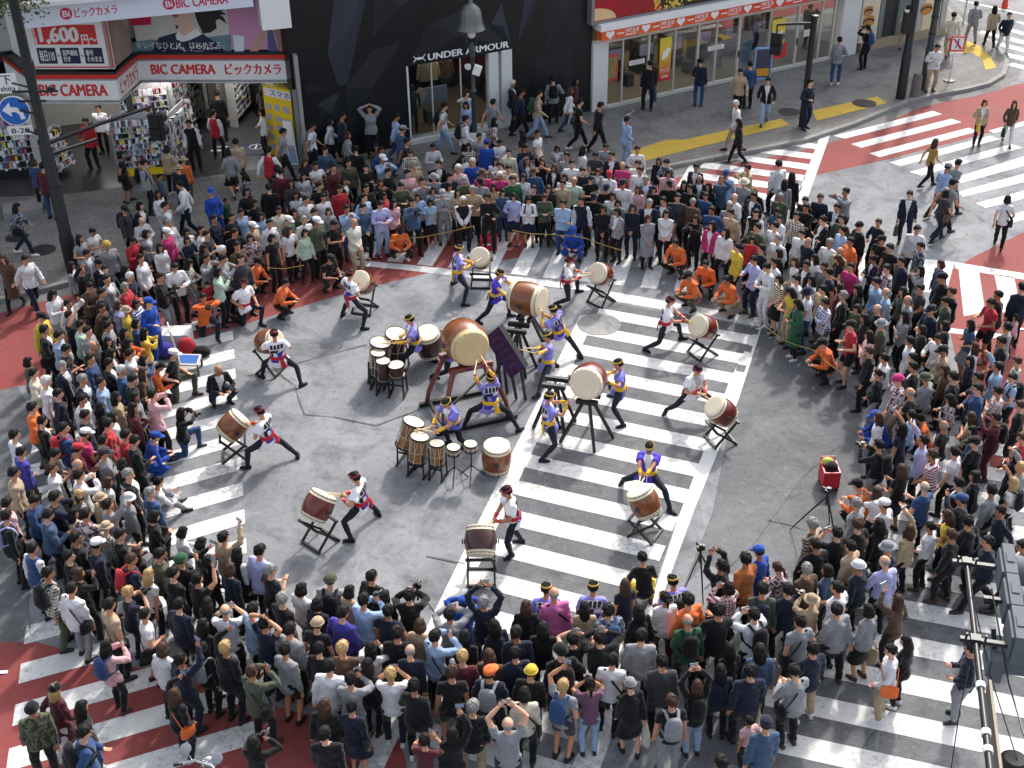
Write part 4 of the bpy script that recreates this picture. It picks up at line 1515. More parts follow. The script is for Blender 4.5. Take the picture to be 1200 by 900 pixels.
def phone_case():
    w_ = Wall(gp(317, 181, .13), gp(351, 190, .13))
    t_ = thing('display_cabinet', w_.pt(0, .13), 'yellow display cabinet with stickers by the corner post', 'cabinet')
    f = MB()
    w_.box(f, 0, w_.L, .14, 2.5, -.45, 0)
    f.build('case', YEL, t_)
    f = MB()
    for k in range(5):
        for j in range(3):
            a = .08 + j * (w_.L - .16) / 3
            w_.box(f, a, a + (w_.L - .2) / rr.uniform(3.6, 5.5), .35 + k * .34, .35 + k * .34 + rr.uniform(.12, .22), .002, .01)
    f.build('sticker', GOODS, t_, split=True)
    f = MB()
    w_.box(f, .06, w_.L - .06, 2.16, 2.42, .001, .006)
    f.build('name_strip', WHITE, t_)
    f = MB()
    lettering(f, w_, 'スマホ', .3, w_.L - .1, 2.19, 2.39, .012, 0, .02)
    f.build('lettering', NAVY, t_, split=True)
phone_case()
w_ = Wall(gp(341, 192, .13), gp(355, 193, .13))
b = MB()
w_.poly(b, [(0, .14), (.3, .14), (.2, 1.6), (-.1, 1.6)], .05, .08)
w_.poly(b, [(.02, .2), (.26, .2), (.2, .8), (-.02, .8)], .082, .086, 1)
tag(b.build('notice_board', [WHITE, mat('notice_blue', srgb('#8fa6c8'), .5)]), 'slim pale notice board leaning beside the yellow cabinet', 'board')
b = MB()
for x0, x1 in ((240, 259), (260.5, 294)):
    a, z_ = wr_.px(x0, 104.5)
    c2, _ = wr_.px(x1, 104.5)
    wr_.box(b, a, c2, ZB - .22, ZB - .02, -.6, -.58, 0 if x0 < 250 else 1)
lettering(b, wr_, '8', wr_.px(274, 100)[0], wr_.px(278, 100)[0], ZB - .19, ZB - .05, -.575, 2, .02)
tag(b.build('hanging_sign', [mat('sign_blue', srgb('#3c7fb5'), .5), WHITE, RED]), 'blue and white hanging signs under the fascia over the entrance', 'sign')
c_ = [gp(*q, .145)[:2] for q in ((274, 170), (306, 167), (309, 180), (277, 183))]
b = MB()
b.prism([tuple(p) for p in c_], .141, .152)
o_ = b.build('floor_mat', NAVY)
tag(o_, 'dark blue floor mat with white arrow in front of the entrance', 'mat')
b = MB()
ctr = gp(300, 172, .155)
b.tube([(ctr.x + .22 * math.cos(a), ctr.y + .22 * math.sin(a), .156) for a in [q * math.pi / 12 for q in range(25)]], .012, 5)
b.box((ctr.x, ctr.y, .155), (.05, .3, .004))
b.box((ctr.x - 1.2, ctr.y + .05, .155), (.5, .06, .004))
b.box((ctr.x - .9, ctr.y - .28, .155), (1.1, .1, .004))
b.build('arrow_mark', WHITE, o_)
b = MB()
c_ = [tuple(gp(*q, .15)[:2]) for q in ((4, 245), (50, 238), (50, 250), (5, 257))]
b.prism(c_, .13, .32)
tag(b.build('stone_block', kerbm), 'low pale stone block on the pavement at far left', 'block')

# ======== black sportswear shop
UA = Wall(gp(356, 193, .13), gp(693, 130, .13))
t_ = thing('shop_building', UA.pt(0, 0), 'black faceted shop facade with white lettering over a glass window', 'shop')
H2 = 10.0
uw0, uw1 = UA.px(481, 168)[0], UA.px(600, 149)[0]
zw0 = .30
zw1 = 2.78
b = MB()
UA.box(b, -.1, uw0, .13, H2, -7, 0)
UA.box(b, uw1, UA.L - .02, .13, H2, -7, 0)
UA.box(b, uw0, uw1, zw1, H2, -7, 0)
UA.box(b, uw0, uw1, .13, 2.78, -7, -4.2)
b.build('wall', BLACK, t_)
facets = [(FAC1, .05, [((384, 63), (396, -40), (436, -40), (428, 2), (407, 99), (396, 100))]),
          (FAC1, .04, [((588, 4), (575, 28), (600, 56))]), (FAC1, .045, [((618, -30), (634, -30), (629, 4), (607, 51))]),
          (FAC2, .03, [((372, 122), (398, 107), (402, 150), (376, 152))]), (FAC2, .035, [((440, -30), (520, -30), (470, 45), (436, 46))]),
          (FAC2, .03, [((500, 30), (540, 12), (572, 30), (596, 55), (480, 77))]), (FAC2, .025, [((636, -30), (688, -30), (684, 60), (640, 62))]),
          (FAC2, .03, [((404, 104), (436, 60), (470, 48), (455, 90), (430, 150), (410, 160))])]
for m_, d, ps in facets:
    b = MB()
    for q in ps:
        pts = [UA.px(*x) for x in q]
        cx = sum(x[0] for x in pts) / len(pts)
        cz = sum(x[1] for x in pts) / len(pts)
        n = len(pts)
        V = [UA.pt(u, z, .004) for u, z in pts] + [UA.pt(cx, cz, d * 3)]
        F = [(i, (i + 1) % n, n) for i in range(n)]
        b.add(V, F)
    b.build('facet', m_, t_, split=True)
b = MB()
a0, a1 = UA.px(626, 62)[0], UA.px(671, 62)[0]
UA.box(b, a0, a1, .2, 2.45, .002, .012)
a0, a1 = UA.px(355, 85)[0], UA.px(380, 85)[0]
UA.box(b, a0, a1, 2.75, 2.80, .0, .06)
UA.box(b, a0, a1, 2.45, 2.72, .0, .05)
b.build('door_panel', FAC2, t_, split=True)
b = MB()
UA.box(b, uw0, uw0 + .06, zw0, zw1, -.12, .03)
UA.box(b, uw0, uw1, .13, zw0, -.35, .06)
a0, a1 = UA.px(573, 100)[0], UA.px(583, 100)[0]
UA.box(b, a0 + .02, a1 + .05, zw0, zw1, -.3, .0)
a0 = UA.px(588, 100)[0]
UA.box(b, a0, uw1 + .02, zw0, zw1 + .02, -.3, .035)
b.build('white_frame', mat('frame_white', (.62, .64, .65), .5), t_, split=True)
b = MB()
UA.box(b, uw0 + .06, UA.px(572, 100)[0], zw0, zw1, -.06, -.05)
b.build('window_glass', GLASS, t_)
b = MB()
a0 = UA.px(506, 100)[0]
UA.box(b, a0, a0 + .035, zw0, zw1, -.07, -.02)
a0 = UA.px(540, 100)[0]
UA.box(b, a0, a0 + .035, zw0, zw1, -.07, -.02)
b.build('mullion', ALU, t_, split=True)
b = MB()
UA.box(b, uw0, uw1, .2, .29, -4.2, -.35)
b.build('display_floor', mat('wood_floor', (.16, .12, .08), .4, noise=.2, scale=3), t_)
b = MB()
for u in (.6, 1.8, 2.9):
    UA.box(b, uw0 + u, uw0 + u + .5, zw1 - .03, zw1 - .005, -2.8, -.8)
b.build('lamp_panel', LAMP2, t_, split=True)
b = MB()
UA.box(b, uw0, uw1, zw1 - .004, zw1 - .001, -4.2, -.08)
b.build('ceiling', INTD, t_)
# name over the window
zs0 = UA.px(500, 73)[1]
b = MB()
uu0, uu1 = UA.px(501, 72)[0], UA.px(596, 56)[0]
lettering(b, UA, 'UNDER ARMOUR', uu0, uu1, zw1 + .10, zw1 + .32, .05, 0, .035)
ul0 = UA.px(484, 72)[0]
lw, lh, lz = (uu0 - ul0) * .82, .22, zw1 + .10
for flip in (0, 1):
    V, F, n = [], [], 20
    for i in range(n + 1):
        x = i / n
        y = 1.0 - .56 * (1 - abs(2 * x - 1) ** 2.6)
        th = .075 + .05 * (1 - abs(2 * x - 1))
        for q in (y + th, y - th):
            q = 1 - q if flip else q
            for dd in (.05 + .0012 * flip, .03):
                V.append(UA.pt(ul0 + lw * x, lz + lh * q, dd))
    for i in range(n):
        o, p = 4 * i, 4 * i + 4
        F += [(o, o + 2, p + 2, p), (o, p, p + 1, o + 1), (o + 2, o + 3, p + 3, p + 2)]
    b.add(V, F)
b.build('lettering', mat('white_letter', (.8, .8, .8), .4), t_, split=True)
# window display
def mannequin(u, d, colour, nm):
    q = MB()
    c = UA.pt(uw0 + u, .30, d)
    for s in (-.09, .09):
        q.tube([c + UA.t * s, c + UA.t * s + Vector((0, 0, .45)), c + UA.t * s * .9 + Vector((0, 0, .85))], [.04, .06, .085], 8)
    q.tube([c + Vector((0, 0, .82)), c + Vector((0, 0, 1.0)), c + Vector((0, 0, 1.3)), c + Vector((0, 0, 1.4)), c + Vector((0, 0, 1.46))], [(.15, .1), (.13, .09), (.18, .11), (.15, .08), (.05, .05)], 10, ref=UA.t)
    for s in (-1, 1):
        q.tube([c + UA.t * .19 * s + Vector((0, 0, 1.38)), c + UA.t * .25 * s + Vector((0, 0, 1.1)), c + UA.t * .24 * s + Vector((0, 0, .85))], [.05, .045, .03], 8)
    q.ball(c + Vector((0, 0, 1.58)), (.08, .1, .12))
    tag(q.build('mannequin', colour, None, True), nm, 'mannequin')
mannequin(.35, -.5, mat('mannequin_dark', (.03, .03, .03), .4), 'dark mannequin behind the left pane of the black shop')
for k, (u, col, nm) in enumerate(((1.25, 'tp', 'taupe'), (1.55, 'be', 'beige'), (2.05, 'br', 'brown'))):
    q = MB()
    c = UA.pt(uw0 + u, 1.95, -1.6)
    q.tube([c - Vector((0, 0, .32)), c, c + Vector((0, 0, .28))], [(.2, .07), (.2, .08), (.14, .05)], 10, ref=UA.t)
    for s in (-1, 1):
        q.tube([c + UA.t * .15 * s + Vector((0, 0, .24)), c + UA.t * .26 * s - Vector((0, 0, .25))], [.07, .05], 8)
    q.bar(c + Vector((0, 0, .28)), c + Vector((0, 0, .40)), .012)
    tag(q.build('hanging_shirt', cloth(col), None, True), '%s shirt hanging in the black shop window' % nm, 'shirt')
b = MB()
UA.box(b, uw0 + 1.0, uw0 + 2.3, 1.95 + .39, 1.95 + .42, -1.62, -1.58)
tag(b.build('clothes_rail', GREYM), 'metal rail holding shirts in the shop window', 'rail')
b = MB()
UA.box(b, uw0 + .95, uw0 + 1.9, .95, 1.5, -1.3, -1.22)
UA.box(b, uw0 + 1.05, uw0 + 1.8, .30, .75, -1.4, -1.0, 1)
UA.poly(b, [(uw0 + .5, 1.25), (uw0 + .85, 1.65), (uw0 + 1.1, 1.4), (uw0 + .8, 1.0)], -1.05, -1.0, 2)
tag(b.build('window_display', [mat('display_panel', srgb('#7f8699'), .5), mat('plinth', srgb('#54565e'), .6), mat('display_tan', srgb('#b7a894'), .5)]), 'grey plinth and tilted display boards inside the shop window', 'display')

# ======== red-fronted glass shop, right
RS = Wall(gp(693, 131, .13), gp(1004, 62.5, .13))
t_ = thing('shop_building', RS.pt(0, 0), 'glass-fronted shop under an orange-red awning band', 'shop')
H3 = 9.0
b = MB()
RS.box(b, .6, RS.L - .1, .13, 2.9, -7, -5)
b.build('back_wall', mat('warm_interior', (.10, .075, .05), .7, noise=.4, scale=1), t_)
b = MB()
RS.box(b, .0, RS.L, 3.0, H3, -7, -.12)
RS.box(b, .0, .05, .13, 3.0, -7, -.12)
RS.box(b, RS.L - .05, RS.L, .13, 3.0, -7, -.12)
b.build('upper_wall', PLAST, t_)
b = MB()
RS.box(b, .05, RS.L - .1, .135, .16, -5, -.1)
b.build('floor', mat('tan_floor', (.22, .165, .10), .5, noise=.15, scale=2), t_)
b = MB()
RS.box(b, .05, RS.L - .05, 2.95, 3.0, -5, -.1)
b.build('ceiling', INTD, t_)
b = MB()
for u in (1, 3, 5, 7, 9):
    RS.box(b, u, u + .8, 2.92, 2.95, -4, -1)
b.build('lamp_panel', LAMP2, t_, split=True)
b = MB()
RS.box(b, .0, .62, .13, 2.55, -.3, .05)
RS.box(b, RS.L - 1.0, RS.L - .1, .13, 2.55, -.3, .03)
b.build('white_pier', mat('pier_white', (.62, .63, .62), .5), t_, split=True)
doors = [RS.px(x, y)[0] for x, y in ((699, 124), (728, 120), (758, 113), (788, 108), (815, 103), (836, 98), (862, 95), (898, 86), (930, 78), (957, 74), (972, 71))]
b = MB()
for i, u in enumerate(doors):
    wd = .05 if i % 2 else .08
    RS.box(b, u - wd / 2, u + wd / 2, .24, 2.55, -.08, .02)
RS.box(b, doors[0] - .04, doors[-1] + .04, .13, .24, -.1, .05)
RS.box(b, doors[0] - .04, doors[-1] + .04, 2.48, 2.56, -.1, .025)
b.build('door_frame', ALU, t_)
for i in range(len(doors) - 1):
    b = MB()
    RS.box(b, doors[i] + .04, doors[i + 1] - .04, .24, 2.48, -.04, -.03)
    b.build('glass_pane', GLASS, t_)
b = MB()
for i in (2, 4, 6, 8):
    RS.box(b, doors[i] - .02, doors[i] + .02, 1.0, 1.25, .02, .06)
b.build('handle', DKM, t_, split=True)
# counters and machines seen dimly inside
rr = random.Random(9)
for k in range(7):
    q = MB()
    u = .9 + k * 1.35
    c = RS.pt(u, .16, -2.2 - .4 * (k % 2))
    RS.box(q, u, u + .7, .16, 1.35, -3.0, -2.4)
    RS.box(q, u + .05, u + .65, .85, 1.28, -2.4, -2.37, 1)
    RS.box(q, u + .1, u + .6, .5, .56, -2.4, -2.1, 0)
    RS.box(q, u + .2, u + .5, .16, .62, -1.75, -1.4, 0)
    tag(q.build('game_machine', [INTD, mat('dim_screen', (.12, .10, .16), .2, emit=.3)]), 'dark amusement machine inside the glass shop', 'machine', 'machines inside the glass shop')
# awning band with the repeated date
AW = RS.off(.35)
ua, ub = .12, RS.L + .35
za, zb = AW.px(697, 50)[1], AW.px(697, 39)[1]
aw = thing('awning_sign', AW.pt(ua, za), 'orange-red awning band with white hearts and repeated 1997.8.30', 'sign')
b = MB()
AW.box(b, ua, ub, za, zb, -.3, 0)
m, t, bb_ = nodes('awning_orange', .5)
tc = N(t, 'ShaderNodeNewGeometry')
sx = N(t, 'ShaderNodeSeparateXYZ')
t.links.new(tc.outputs['Position'], sx.inputs[0])
t.links.new(mixc(t, ramp(t, sx.outputs[0], 3, 13), (.72, .13, .03), (.66, .03, .035)), bb_.inputs['Base Color'])
b.build('band', m, aw)
b = MB()
AW.box(b, ua - .05, ub, zb, zb + .22, -.35, .03)
b.build('white_edge', WHITE, aw)
b = MB()
hh = zb - za
step = (AW.px(757, 34)[0] - AW.px(715, 43)[0])
u = AW.px(715, 43)[0]
while u < ub - .3:
    heart = []
    for k in range(24):
        a = 2 * math.pi * k / 24
        heart.append((u + .011 * 16 * math.sin(a) ** 3 * hh / .32, za + hh * .52 + .0095 * hh / .30 * (13 * math.cos(a) - 5 * math.cos(2 * a) - 2 * math.cos(3 * a) - math.cos(4 * a))))
    AW.poly(b, heart, .001, .006)
    lettering(b, AW, '1997.8.30', u + step * .42, min(ub, u + step * .80), za + hh * .38, za + hh * .86, .006, 0, .02)
    RSb = (u + step * .2, u + step * .38)
    AW.box(b, RSb[0], RSb[1], za + hh * .42, za + hh * .55, .001, .005)
    AW.box(b, u + step * .42, u + step * .72, za + hh * .16, za + hh * .26, .001, .005)
    u += step
b.build('lettering', WHITE, aw, split=True)
# poster board above
PB = RS.off(.12)
u0 = PB.px(695, 30)[0]
z0 = zb + .30
pb = thing('billboard', PB.pt(u0, z0), 'crimson and gold billboard with yellow lettering above the awning', 'billboard')
b = MB()
PB.box(b, u0, RS.L - .2, z0, z0 + 2.2, -.12, 0)
m, t, bb_ = nodes('billboard_crimson', .45)
n1 = N(t, 'ShaderNodeTexNoise', Scale=.55, Detail=5.0)
g = N(t, 'ShaderNodeNewGeometry')
t.links.new(g.outputs['Position'], n1.inputs['Vector'])
t.links.new(mixc(t, ramp(t, n1.outputs['Fac'], .4, .65), (.42, .008, .02), (.26, .02, .02)), bb_.inputs['Base Color'])
b.build('panel', m, pb)
b = MB()
PB.box(b, u0 - .12, u0, z0 - .08, z0 + 2.3, -.2, .08)
PB.box(b, u0, RS.L - .2, z0 - .08, z0, -.2, .08)
b.build('frame', GREYM, pb)
b = MB()
PB.poly(b, [PB.px(*q) for q in ((770, -30), (775, 8), (790, 20), (812, 14), (845, 10), (905, 2), (905, -30))], .002, .006)
b.build('dark_artwork', mat('artwork_dark', (.03, .02, .012), .4, noise=.8, scale=6), pb)
b = MB()
for k in range(60):
    x, y = rr.uniform(765, 800), rr.uniform(-6, 14)
    u, z = PB.px(x, y)
    r_ = rr.uniform(.03, .09)
    PB.poly(b, [(u + r_ * math.cos(a), z + r_ * math.sin(a)) for a in [q * math.pi / 3 for q in range(6)]], .006, .009 + k * .0001)
b.build('gold_speck', mat('gold_leaf', (.6, .42, .06), .35), pb, split=True)
b = MB()
u, z = PB.px(803, 6)
lettering(b, PB, 'CR', u, u + .62, z0 + .12, z0 + .55, .012, 0, .03)
lettering(b, PB, '大祭', u + .75, u + 1.6, z0 + .14, z0 + .6, .012, 0, .03)
b.build('lettering', mat('letter_yellow', (.75, .6, .02), .4), pb, split=True)
b = MB()
c0 = PB.px(700, 26)
PB.poly(b, [(u0 + .02 + .9 * math.cos(a) * (1 if 1 else 0), z0 + .02 + .42 * math.sin(a)) for a in [q * math.pi / 24 for q in range(13)]] + [(u0 + .02, z0 + .02)], .002, .005)
b.build('glow_disc', mat('artwork_cream', (.72, .48, .25), .5), pb)
# posters on and behind the glass
def poster(x0, y0, x1, y1, mats, label, d=.03, name='poster'):
    u0, z0 = RS.px(x0, y1)
    u1, z1 = RS.px(x1, y0)
    q = MB()
    RS.box(q, u0, u1, z0, z1, d, d + .012, 0)
    RS.box(q, u0 + (u1 - u0) * .1, u1 - (u1 - u0) * .1, z0 + (z1 - z0) * .1, z1 - (z1 - z0) * .1, d + .012, d + .016, 1)
    return tag(q.build(name, mats), label, 'poster')
poster(703, 62, 724, 97, [mat('poster_red', (.45, .05, .06), .5), mat('poster_mixed', (.25, .2, .06), .5, noise=.95, scale=7)], 'red-bordered colourful poster in the first pane of the glass shop')
b = MB()
uq0, zq0 = RS.px(770, 95)
uq1, zq1 = RS.px(786, 42)
bo = thing('hanging_banner', RS.pt(uq0, zq0, .1), 'tall banner fading from yellow to red beside the glass door', 'banner')
RS.box(b, uq0, uq1, zq0, zq1, .07, .085)
m, t, bb_ = nodes('banner_cloth', .6)
g = N(t, 'ShaderNodeNewGeometry')
sx = N(t, 'ShaderNodeSeparateXYZ')
t.links.new(g.outputs['Position'], sx.inputs[0])
t.links.new(mixc(t, ramp(t, sx.outputs[2], .8, 1.9), (.55, .02, .03), (.68, .52, .06)), bb_.inputs['Base Color'])
b.build('cloth', m, bo)
b = MB()
for k, (fu, fz, r_) in enumerate(((.5, .62, .13), (.72, .70, .09), (.35, .55, .08))):
    RS.poly(b, [(uq0 + (uq1 - uq0) * fu + r_ * math.cos(a), zq0 + (zq1 - zq0) * fz + r_ * math.sin(a)) for a in [q * math.pi / 8 for q in range(16)]], .086, .09 + k * .001)
lettering(b, RS, 'グランド', uq0 + .05, uq1 - .05, zq0 + .28, zq0 + .45, .09, 0, .03)
lettering(b, RS, 'OPEN', uq0 + .1, uq1 - .1, zq0 + .1, zq0 + .2, .09, 0, .02)
b.build('print', WHITE, bo, split=True)
b = MB()
u0, z0 = RS.px(900, 68)
u1, z1 = RS.px(920, 20)
RS.box(b, u0, u1, z0 + .5, z1, .07, .085)
RS.box(b, u0 + .02, u1 + .15, z0 - .05, z0 + .5, .07, .085, 1)
tag(b.build('hanging_banner', [mat('banner_yellow', (.68, .52, .06), .6), RED]), 'yellow over red banner behind the hanging traffic signal', 'banner')
for x0, y0, x1, y1, nm in ((737, 68, 755, 77, 'pale paper notices stuck on the second glass pane'), (829, 51, 848, 60, 'white notices across the middle door frame'), (941, 34, 951, 43, 'white notice on the last wide pane')):
    poster(x0, y0, x1, y1, [WHITE, mat('notice_print', (.62, .5, .5), .6, noise=.4, scale=14)], nm, .022, 'paper_notice')
# standing sign board outside
AS = Wall(gp(884, 94, .13), gp(900, 93, .13))
asn = thing('standing_sign', AS.pt(0, .13), 'blue-framed standing sign board with orange panel by the glass shop', 'sign')
b = MB()
AS.box(b, -.05, .62, .14, 1.35, -.05, 0)
b.build('frame', mat('frame_skyblue', srgb('#7fa9dd'), .4), asn)
b = MB()
AS.box(b, 0, .57, .22, 1.28, 0, .006)
b.build('picture', mat('sign_picture', (.06, .06, .09), .4, noise=.9, scale=9), asn)
b = MB()
AS.box(b, .04, .53, .28, .56, .006, .012)
b.build('price_panel', mat('panel_orange', (.7, .28, .03), .5), asn)
b = MB()
AS.box(b, .0, .04, .13, .6, -.4, -.36)
AS.box(b, .53, .57, .13, .6, -.4, -.36)
b.build('rear_leg', ALU, asn, split=True)

# ======== corner restaurant
CR = Wall(gp(1006, 61.5, .13), gp(1106, 40, .13))
cr = thing('shop_building', CR.pt(0, 0), 'corner restaurant front with burger posters and dark doorway', 'restaurant')
b = MB()
CR.box(b, .05, CR.L, 2.9, 8.5, -6, 0)
CR.box(b, .05, CR.L, .13, 2.9, -6, -2)
b.build('wall', PLAST, cr)
b = MB()
CR.box(b, .05, CR.L + .05, .13, .5, -.3, .04)
b.build('base_course', mat('tan_stone', (.36, .29, .2), .8, noise=.2, scale=4), cr)
def crbox(x0, x1, m_, nm, z0=.5, z1=2.9, d0=-.2, d1=0):
    q = MB()
    CR.box(q, CR.px(x0, 40)[0], CR.px(x1, 40)[0], z0, z1, d0, d1)
    return q.build(nm, m_, cr)
crbox(1007, 1027, mat('burger_poster', (.62, .55, .42), .5, noise=.25, scale=3), 'poster_panel')
crbox(1028, 1033, mat('pillar_green', (.16, .19, .18), .5), 'pillar')
crbox(1033, 1049, INTD, 'doorway', d1=-.1)
crbox(1049, 1068, mat('grey_green_glass', (.13, .16, .15), .2), 'window')
crbox(1068, 1078, mat('pale_pillar', (.4, .39, .35), .6), 'pillar')
crbox(1078, 1097, mat('burger_poster_b', (.66, .56, .38), .5, noise=.3, scale=3), 'poster_panel', d1=.02)
crbox(1098, 1104, PLAST, 'pillar', d1=.06)
b = MB()
for x, y, r_ in ((1018, 22, .28), (1018, 10, .22), (1086, 8, .3)):
    u, z = CR.px(x, y)
    for k, (dz, rr_, c_) in enumerate(((.0, 1, 0), (-.10, 1.05, 1), (-.18, .95, 0))):
        CR.poly(b, [(u + r_ * rr_ * math.cos(a), z + dz + r_ * .45 * math.sin(a)) for a in [q * math.pi / 10 for q in range(20)]], .021, .024 + .002 * k, c_)
b.build('burger_print', [mat('bun', srgb('#b57a3c'), .5), mat('patty', srgb('#4b2d1c'), .5)], cr)
CR2 = Wall(CR.B, CR.B + Vector((3.0, 14, 0)))
b = MB()
CR2.box(b, .02, CR2.L, .13, 8.5, -5, -.02)
b.build('side_wall', PLAST, cr)
b = MB()
for k in range(6):
    CR2.box(b, .4 + k * 2.2, 1.8 + k * 2.2, .6, 2.8, -.02, .02)
b.build('side_window', mat('grey_glass', (.09, .1, .1), .15), cr, split=True)
# ---------------------------------------------------------------- drums and their stands
def wood(name, col, scale=6.0, coat=.5):
    m, t, b = nodes(name, .32, .45)
    b.inputs['Coat Weight'].default_value = coat
    b.inputs['Coat Roughness'].default_value = .12
    tc = N(t, 'ShaderNodeTexCoord')
    n = N(t, 'ShaderNodeTexNoise', Scale=scale, Detail=7.0, Roughness=.7, Distortion=2.0)
    mp = N(t, 'ShaderNodeMapping')
    mp.inputs['Scale'].default_value = (1, 1, 4)
    t.links.new(tc.outputs['Object'], mp.inputs[0])
    t.links.new(mp.outputs[0], n.inputs['Vector'])
    a = srgb(col)
    t.links.new(mixc(t, ramp(t, n.outputs['Fac'], .3, .72), tuple(x * .45 for x in a), tuple(min(1, x * 1.25) for x in a)), b.inputs['Base Color'])
    return m
W_RED = wood('lacquer_red_brown', '#6e2417')
W_BRN = wood('lacquer_brown', '#84491f')
W_DRK = wood('lacquer_dark', '#451c16')
W_OKE = wood('cedar_stave', '#a06a33', 4, .15)
HIDE = mat('drum_hide', srgb('#dcd0b4'), .6, noise=.12, scale=5)
HIDE2 = mat('drum_hide_worn', srgb('#c6b083'), .6, noise=.2, scale=4)
TACK = mat('tack_black', (.02, .018, .016), .4, .6)
BLKW = mat('stand_black', (.014, .014, .015), .45)
ROPE = mat('tension_rope', srgb('#b9b3a4'), .8)
RINGM = mat('iron_ring', (.08, .075, .07), .4, .7)

def barrel(c, axis, L, rh, rb, woodm, label, hide=None, name='taiko_drum', group='stave drums round the ring', handle=True):
    a = Vector(axis).normalized()
    c = Vector(c)
    hide = hide or HIDE
    t_ = thing(name, c, label, 'drum', group)
    n = 32
    b = MB()
    h = L / 2
    pr = []
    for i in range(13):
        x = -1 + 2 * i / 12
        pr.append((x * (h - .01), rh + (rb - rh) * (1 - abs(x) ** 2.2)))
    b.lathe(pr, c, a, n, cap=(True, True))
    b.build('barrel', woodm, t_, 'x')
    for s in (1, -1):
        b = MB()
        b.lathe([(-.12 * L - .02, rh + (rb - rh) * .55 + .004), (-.03, rh + .012), (-.005, rh + .014), (.006, rh - .004), (.010, rh * .8), (.004, rh * .3), (.003, .01)], c + a * s * h, a * s, n, cap=(False, True))
        hd = b.build('drumhead', hide, t_, 'x')
        b = MB()
        b.lathe([(-.012, rh + .0165), (.012, rh + .0165), (.012, rh + .012)], c + a * s * (h - .045), a * s, n, cap=(False, False))
        for k in range(36):
            an = 2 * math.pi * k / 36
            kx = Vector((0, 0, 1)) if abs(a.z) < .9 else Vector((1, 0, 0))
            x = (kx - a * kx.dot(a)).normalized()
            y = a.cross(x)
            b.ball(c + a * s * (h - .03 - .05 * (k % 2)) + (x * math.cos(an) + y * math.sin(an)) * (rh + .016), .011, 5, 4)
        b.build('tack_row', TACK, hd)
    if handle:
        kx = Vector((0, 0, 1)) if abs(a.z) < .9 else Vector((1, 0, 0))
        x = (kx - a * kx.dot(a)).normalized()
        y = a.cross(x)
        for s in (1, -1):
            b = MB()
            p = c + y * s * (rb + .012) * .98
            b.lathe([(0, .05), (.012, .05), (.016, .02)], p - y * s * .01, y * s, 12)
            rg = [p + y * s * .03 + a * (.05 * math.cos(q)) + x * (.05 * math.sin(q)) for q in [2 * math.pi * j / 16 for j in range(17)]]
            b.tube(rg, .011, 6, cap=False)
            b.build('ring_handle', RINGM, t_)
    return t_

def x_stand(px, py, yaw, label, w=.30, d=.24, h=.45, dz=0.0):
    """crossed-leg stand; yaw is the compass of the drum axis"""
    g = gp(px, py)
    t_ = thing('drum_stand', g, label, 'drum stand', 'folding black drum stands')
    a = math.radians(yaw)
    f = Vector((math.sin(a), math.cos(a), 0))
    r = Vector((f.y, -f.x, 0))
    for s in (-1, 1):
        for k in (-1, 1):
            b = MB()
            b.bar(g + r * (s * d) + f * (k * w) + Vector((0, 0, .03)), g + r * (s * (d - .035 * (k > 0))) - f * (k * w) + Vector((0, 0, h + (dz if k > 0 else 0))), .035, .045)
            b.build('leg', BLKW, t_)
    for k, z in ((-1, .03), (1, .03), (-1, h), (1, h)):
        b = MB()
        zz = z + (dz if (z > .1 and k < 0) else 0)
        b.bar(g + f * (k * w) - r * (d + .03) + Vector((0, 0, zz)), g + f * (k * w) + r * (d + .03) + Vector((0, 0, zz)), .045, .045)
        b.build('crossbar', BLKW, t_)
    return t_

def leg_stand(g, feet, h, label, name='drum_stand', m=None, thick=.06, top=.3, yaw=0):
    g = Vector(g)
    m = m or BLKW
    t_ = thing(name, g, label, 'drum stand', 'tall black drum stands' if m is BLKW else None)
    for f in feet:
        f = Vector(f)
        d = (f - g)
        b = MB()
        b.bar(f + Vector((0, 0, .02)), g + d * .18 + Vector((0, 0, h)), thick, thick)
        b.build('leg', m, t_)
    a = math.radians(yaw)
    f = Vector((math.sin(a), math.cos(a), 0))
    r = Vector((f.y, -f.x, 0))
    for s in (-1, 1):
        b = MB()
        M = Matrix((r, f, Vector((0, 0, 1)))).transposed()
        b.box(g + f * s * top * .6 + Vector((0, 0, h + .03)), (top * 2.0, .09, .10), 0, M)
        b.build('cradle_beam', m, t_)
    return t_

def at(px, py, z): return gp(px, py, z)
# ten drums on crossed stands round the ring: centre in the photo, height, axis of the playing head, wood, stand place
RING = [
    ((424, 331), .84, (-.2, -.7, .62), W_BRN, (426, 362), 200, 'small drum on folding stand at upper left, pale head facing out'),
    ((315, 400), .84, (.72, -.45, .35), W_BRN, (311, 428), 110, 'brown drum behind the drummer with legs spread at far left'),
    ((273, 499), .78, (.62, .30, .55), W_BRN, (274, 531), 80, 'brown drum tilted right on crossed stand at left crossing'),
    ((373, 593), .86, (.45, .48, .75), W_RED, (366, 632), 43, 'red-brown drum seen from behind at lower left'),
    ((563, 634), .86, (0, .74, .67), W_DRK, (562, 668), 0, 'dark red drum at the front showing its lower head'),
    ((755, 588), .78, (-.42, .25, .85), W_BRN, (756, 622), 300, 'brown drum below the drummer in bright violet coat'),
    ((845, 482), .78, (-.6, -.2, .62), W_RED, (845, 512), 252, 'red-brown drum with tilted head beside the road edge line'),
    ((824, 383), .78, (-.65, -.56, .47), W_RED, (824, 410), 240, 'red-brown drum at upper right of the crossing'),
    ((704, 321), .84, (-.5, -.7, .5), W_RED, (705, 351), 225, 'red-brown drum near the manhole by the back crossing'),
    ((563, 303), .80, (-.1, -.75, .62), W_BRN, (562, 329), 185, 'drum with round pale head in front of the red box')]
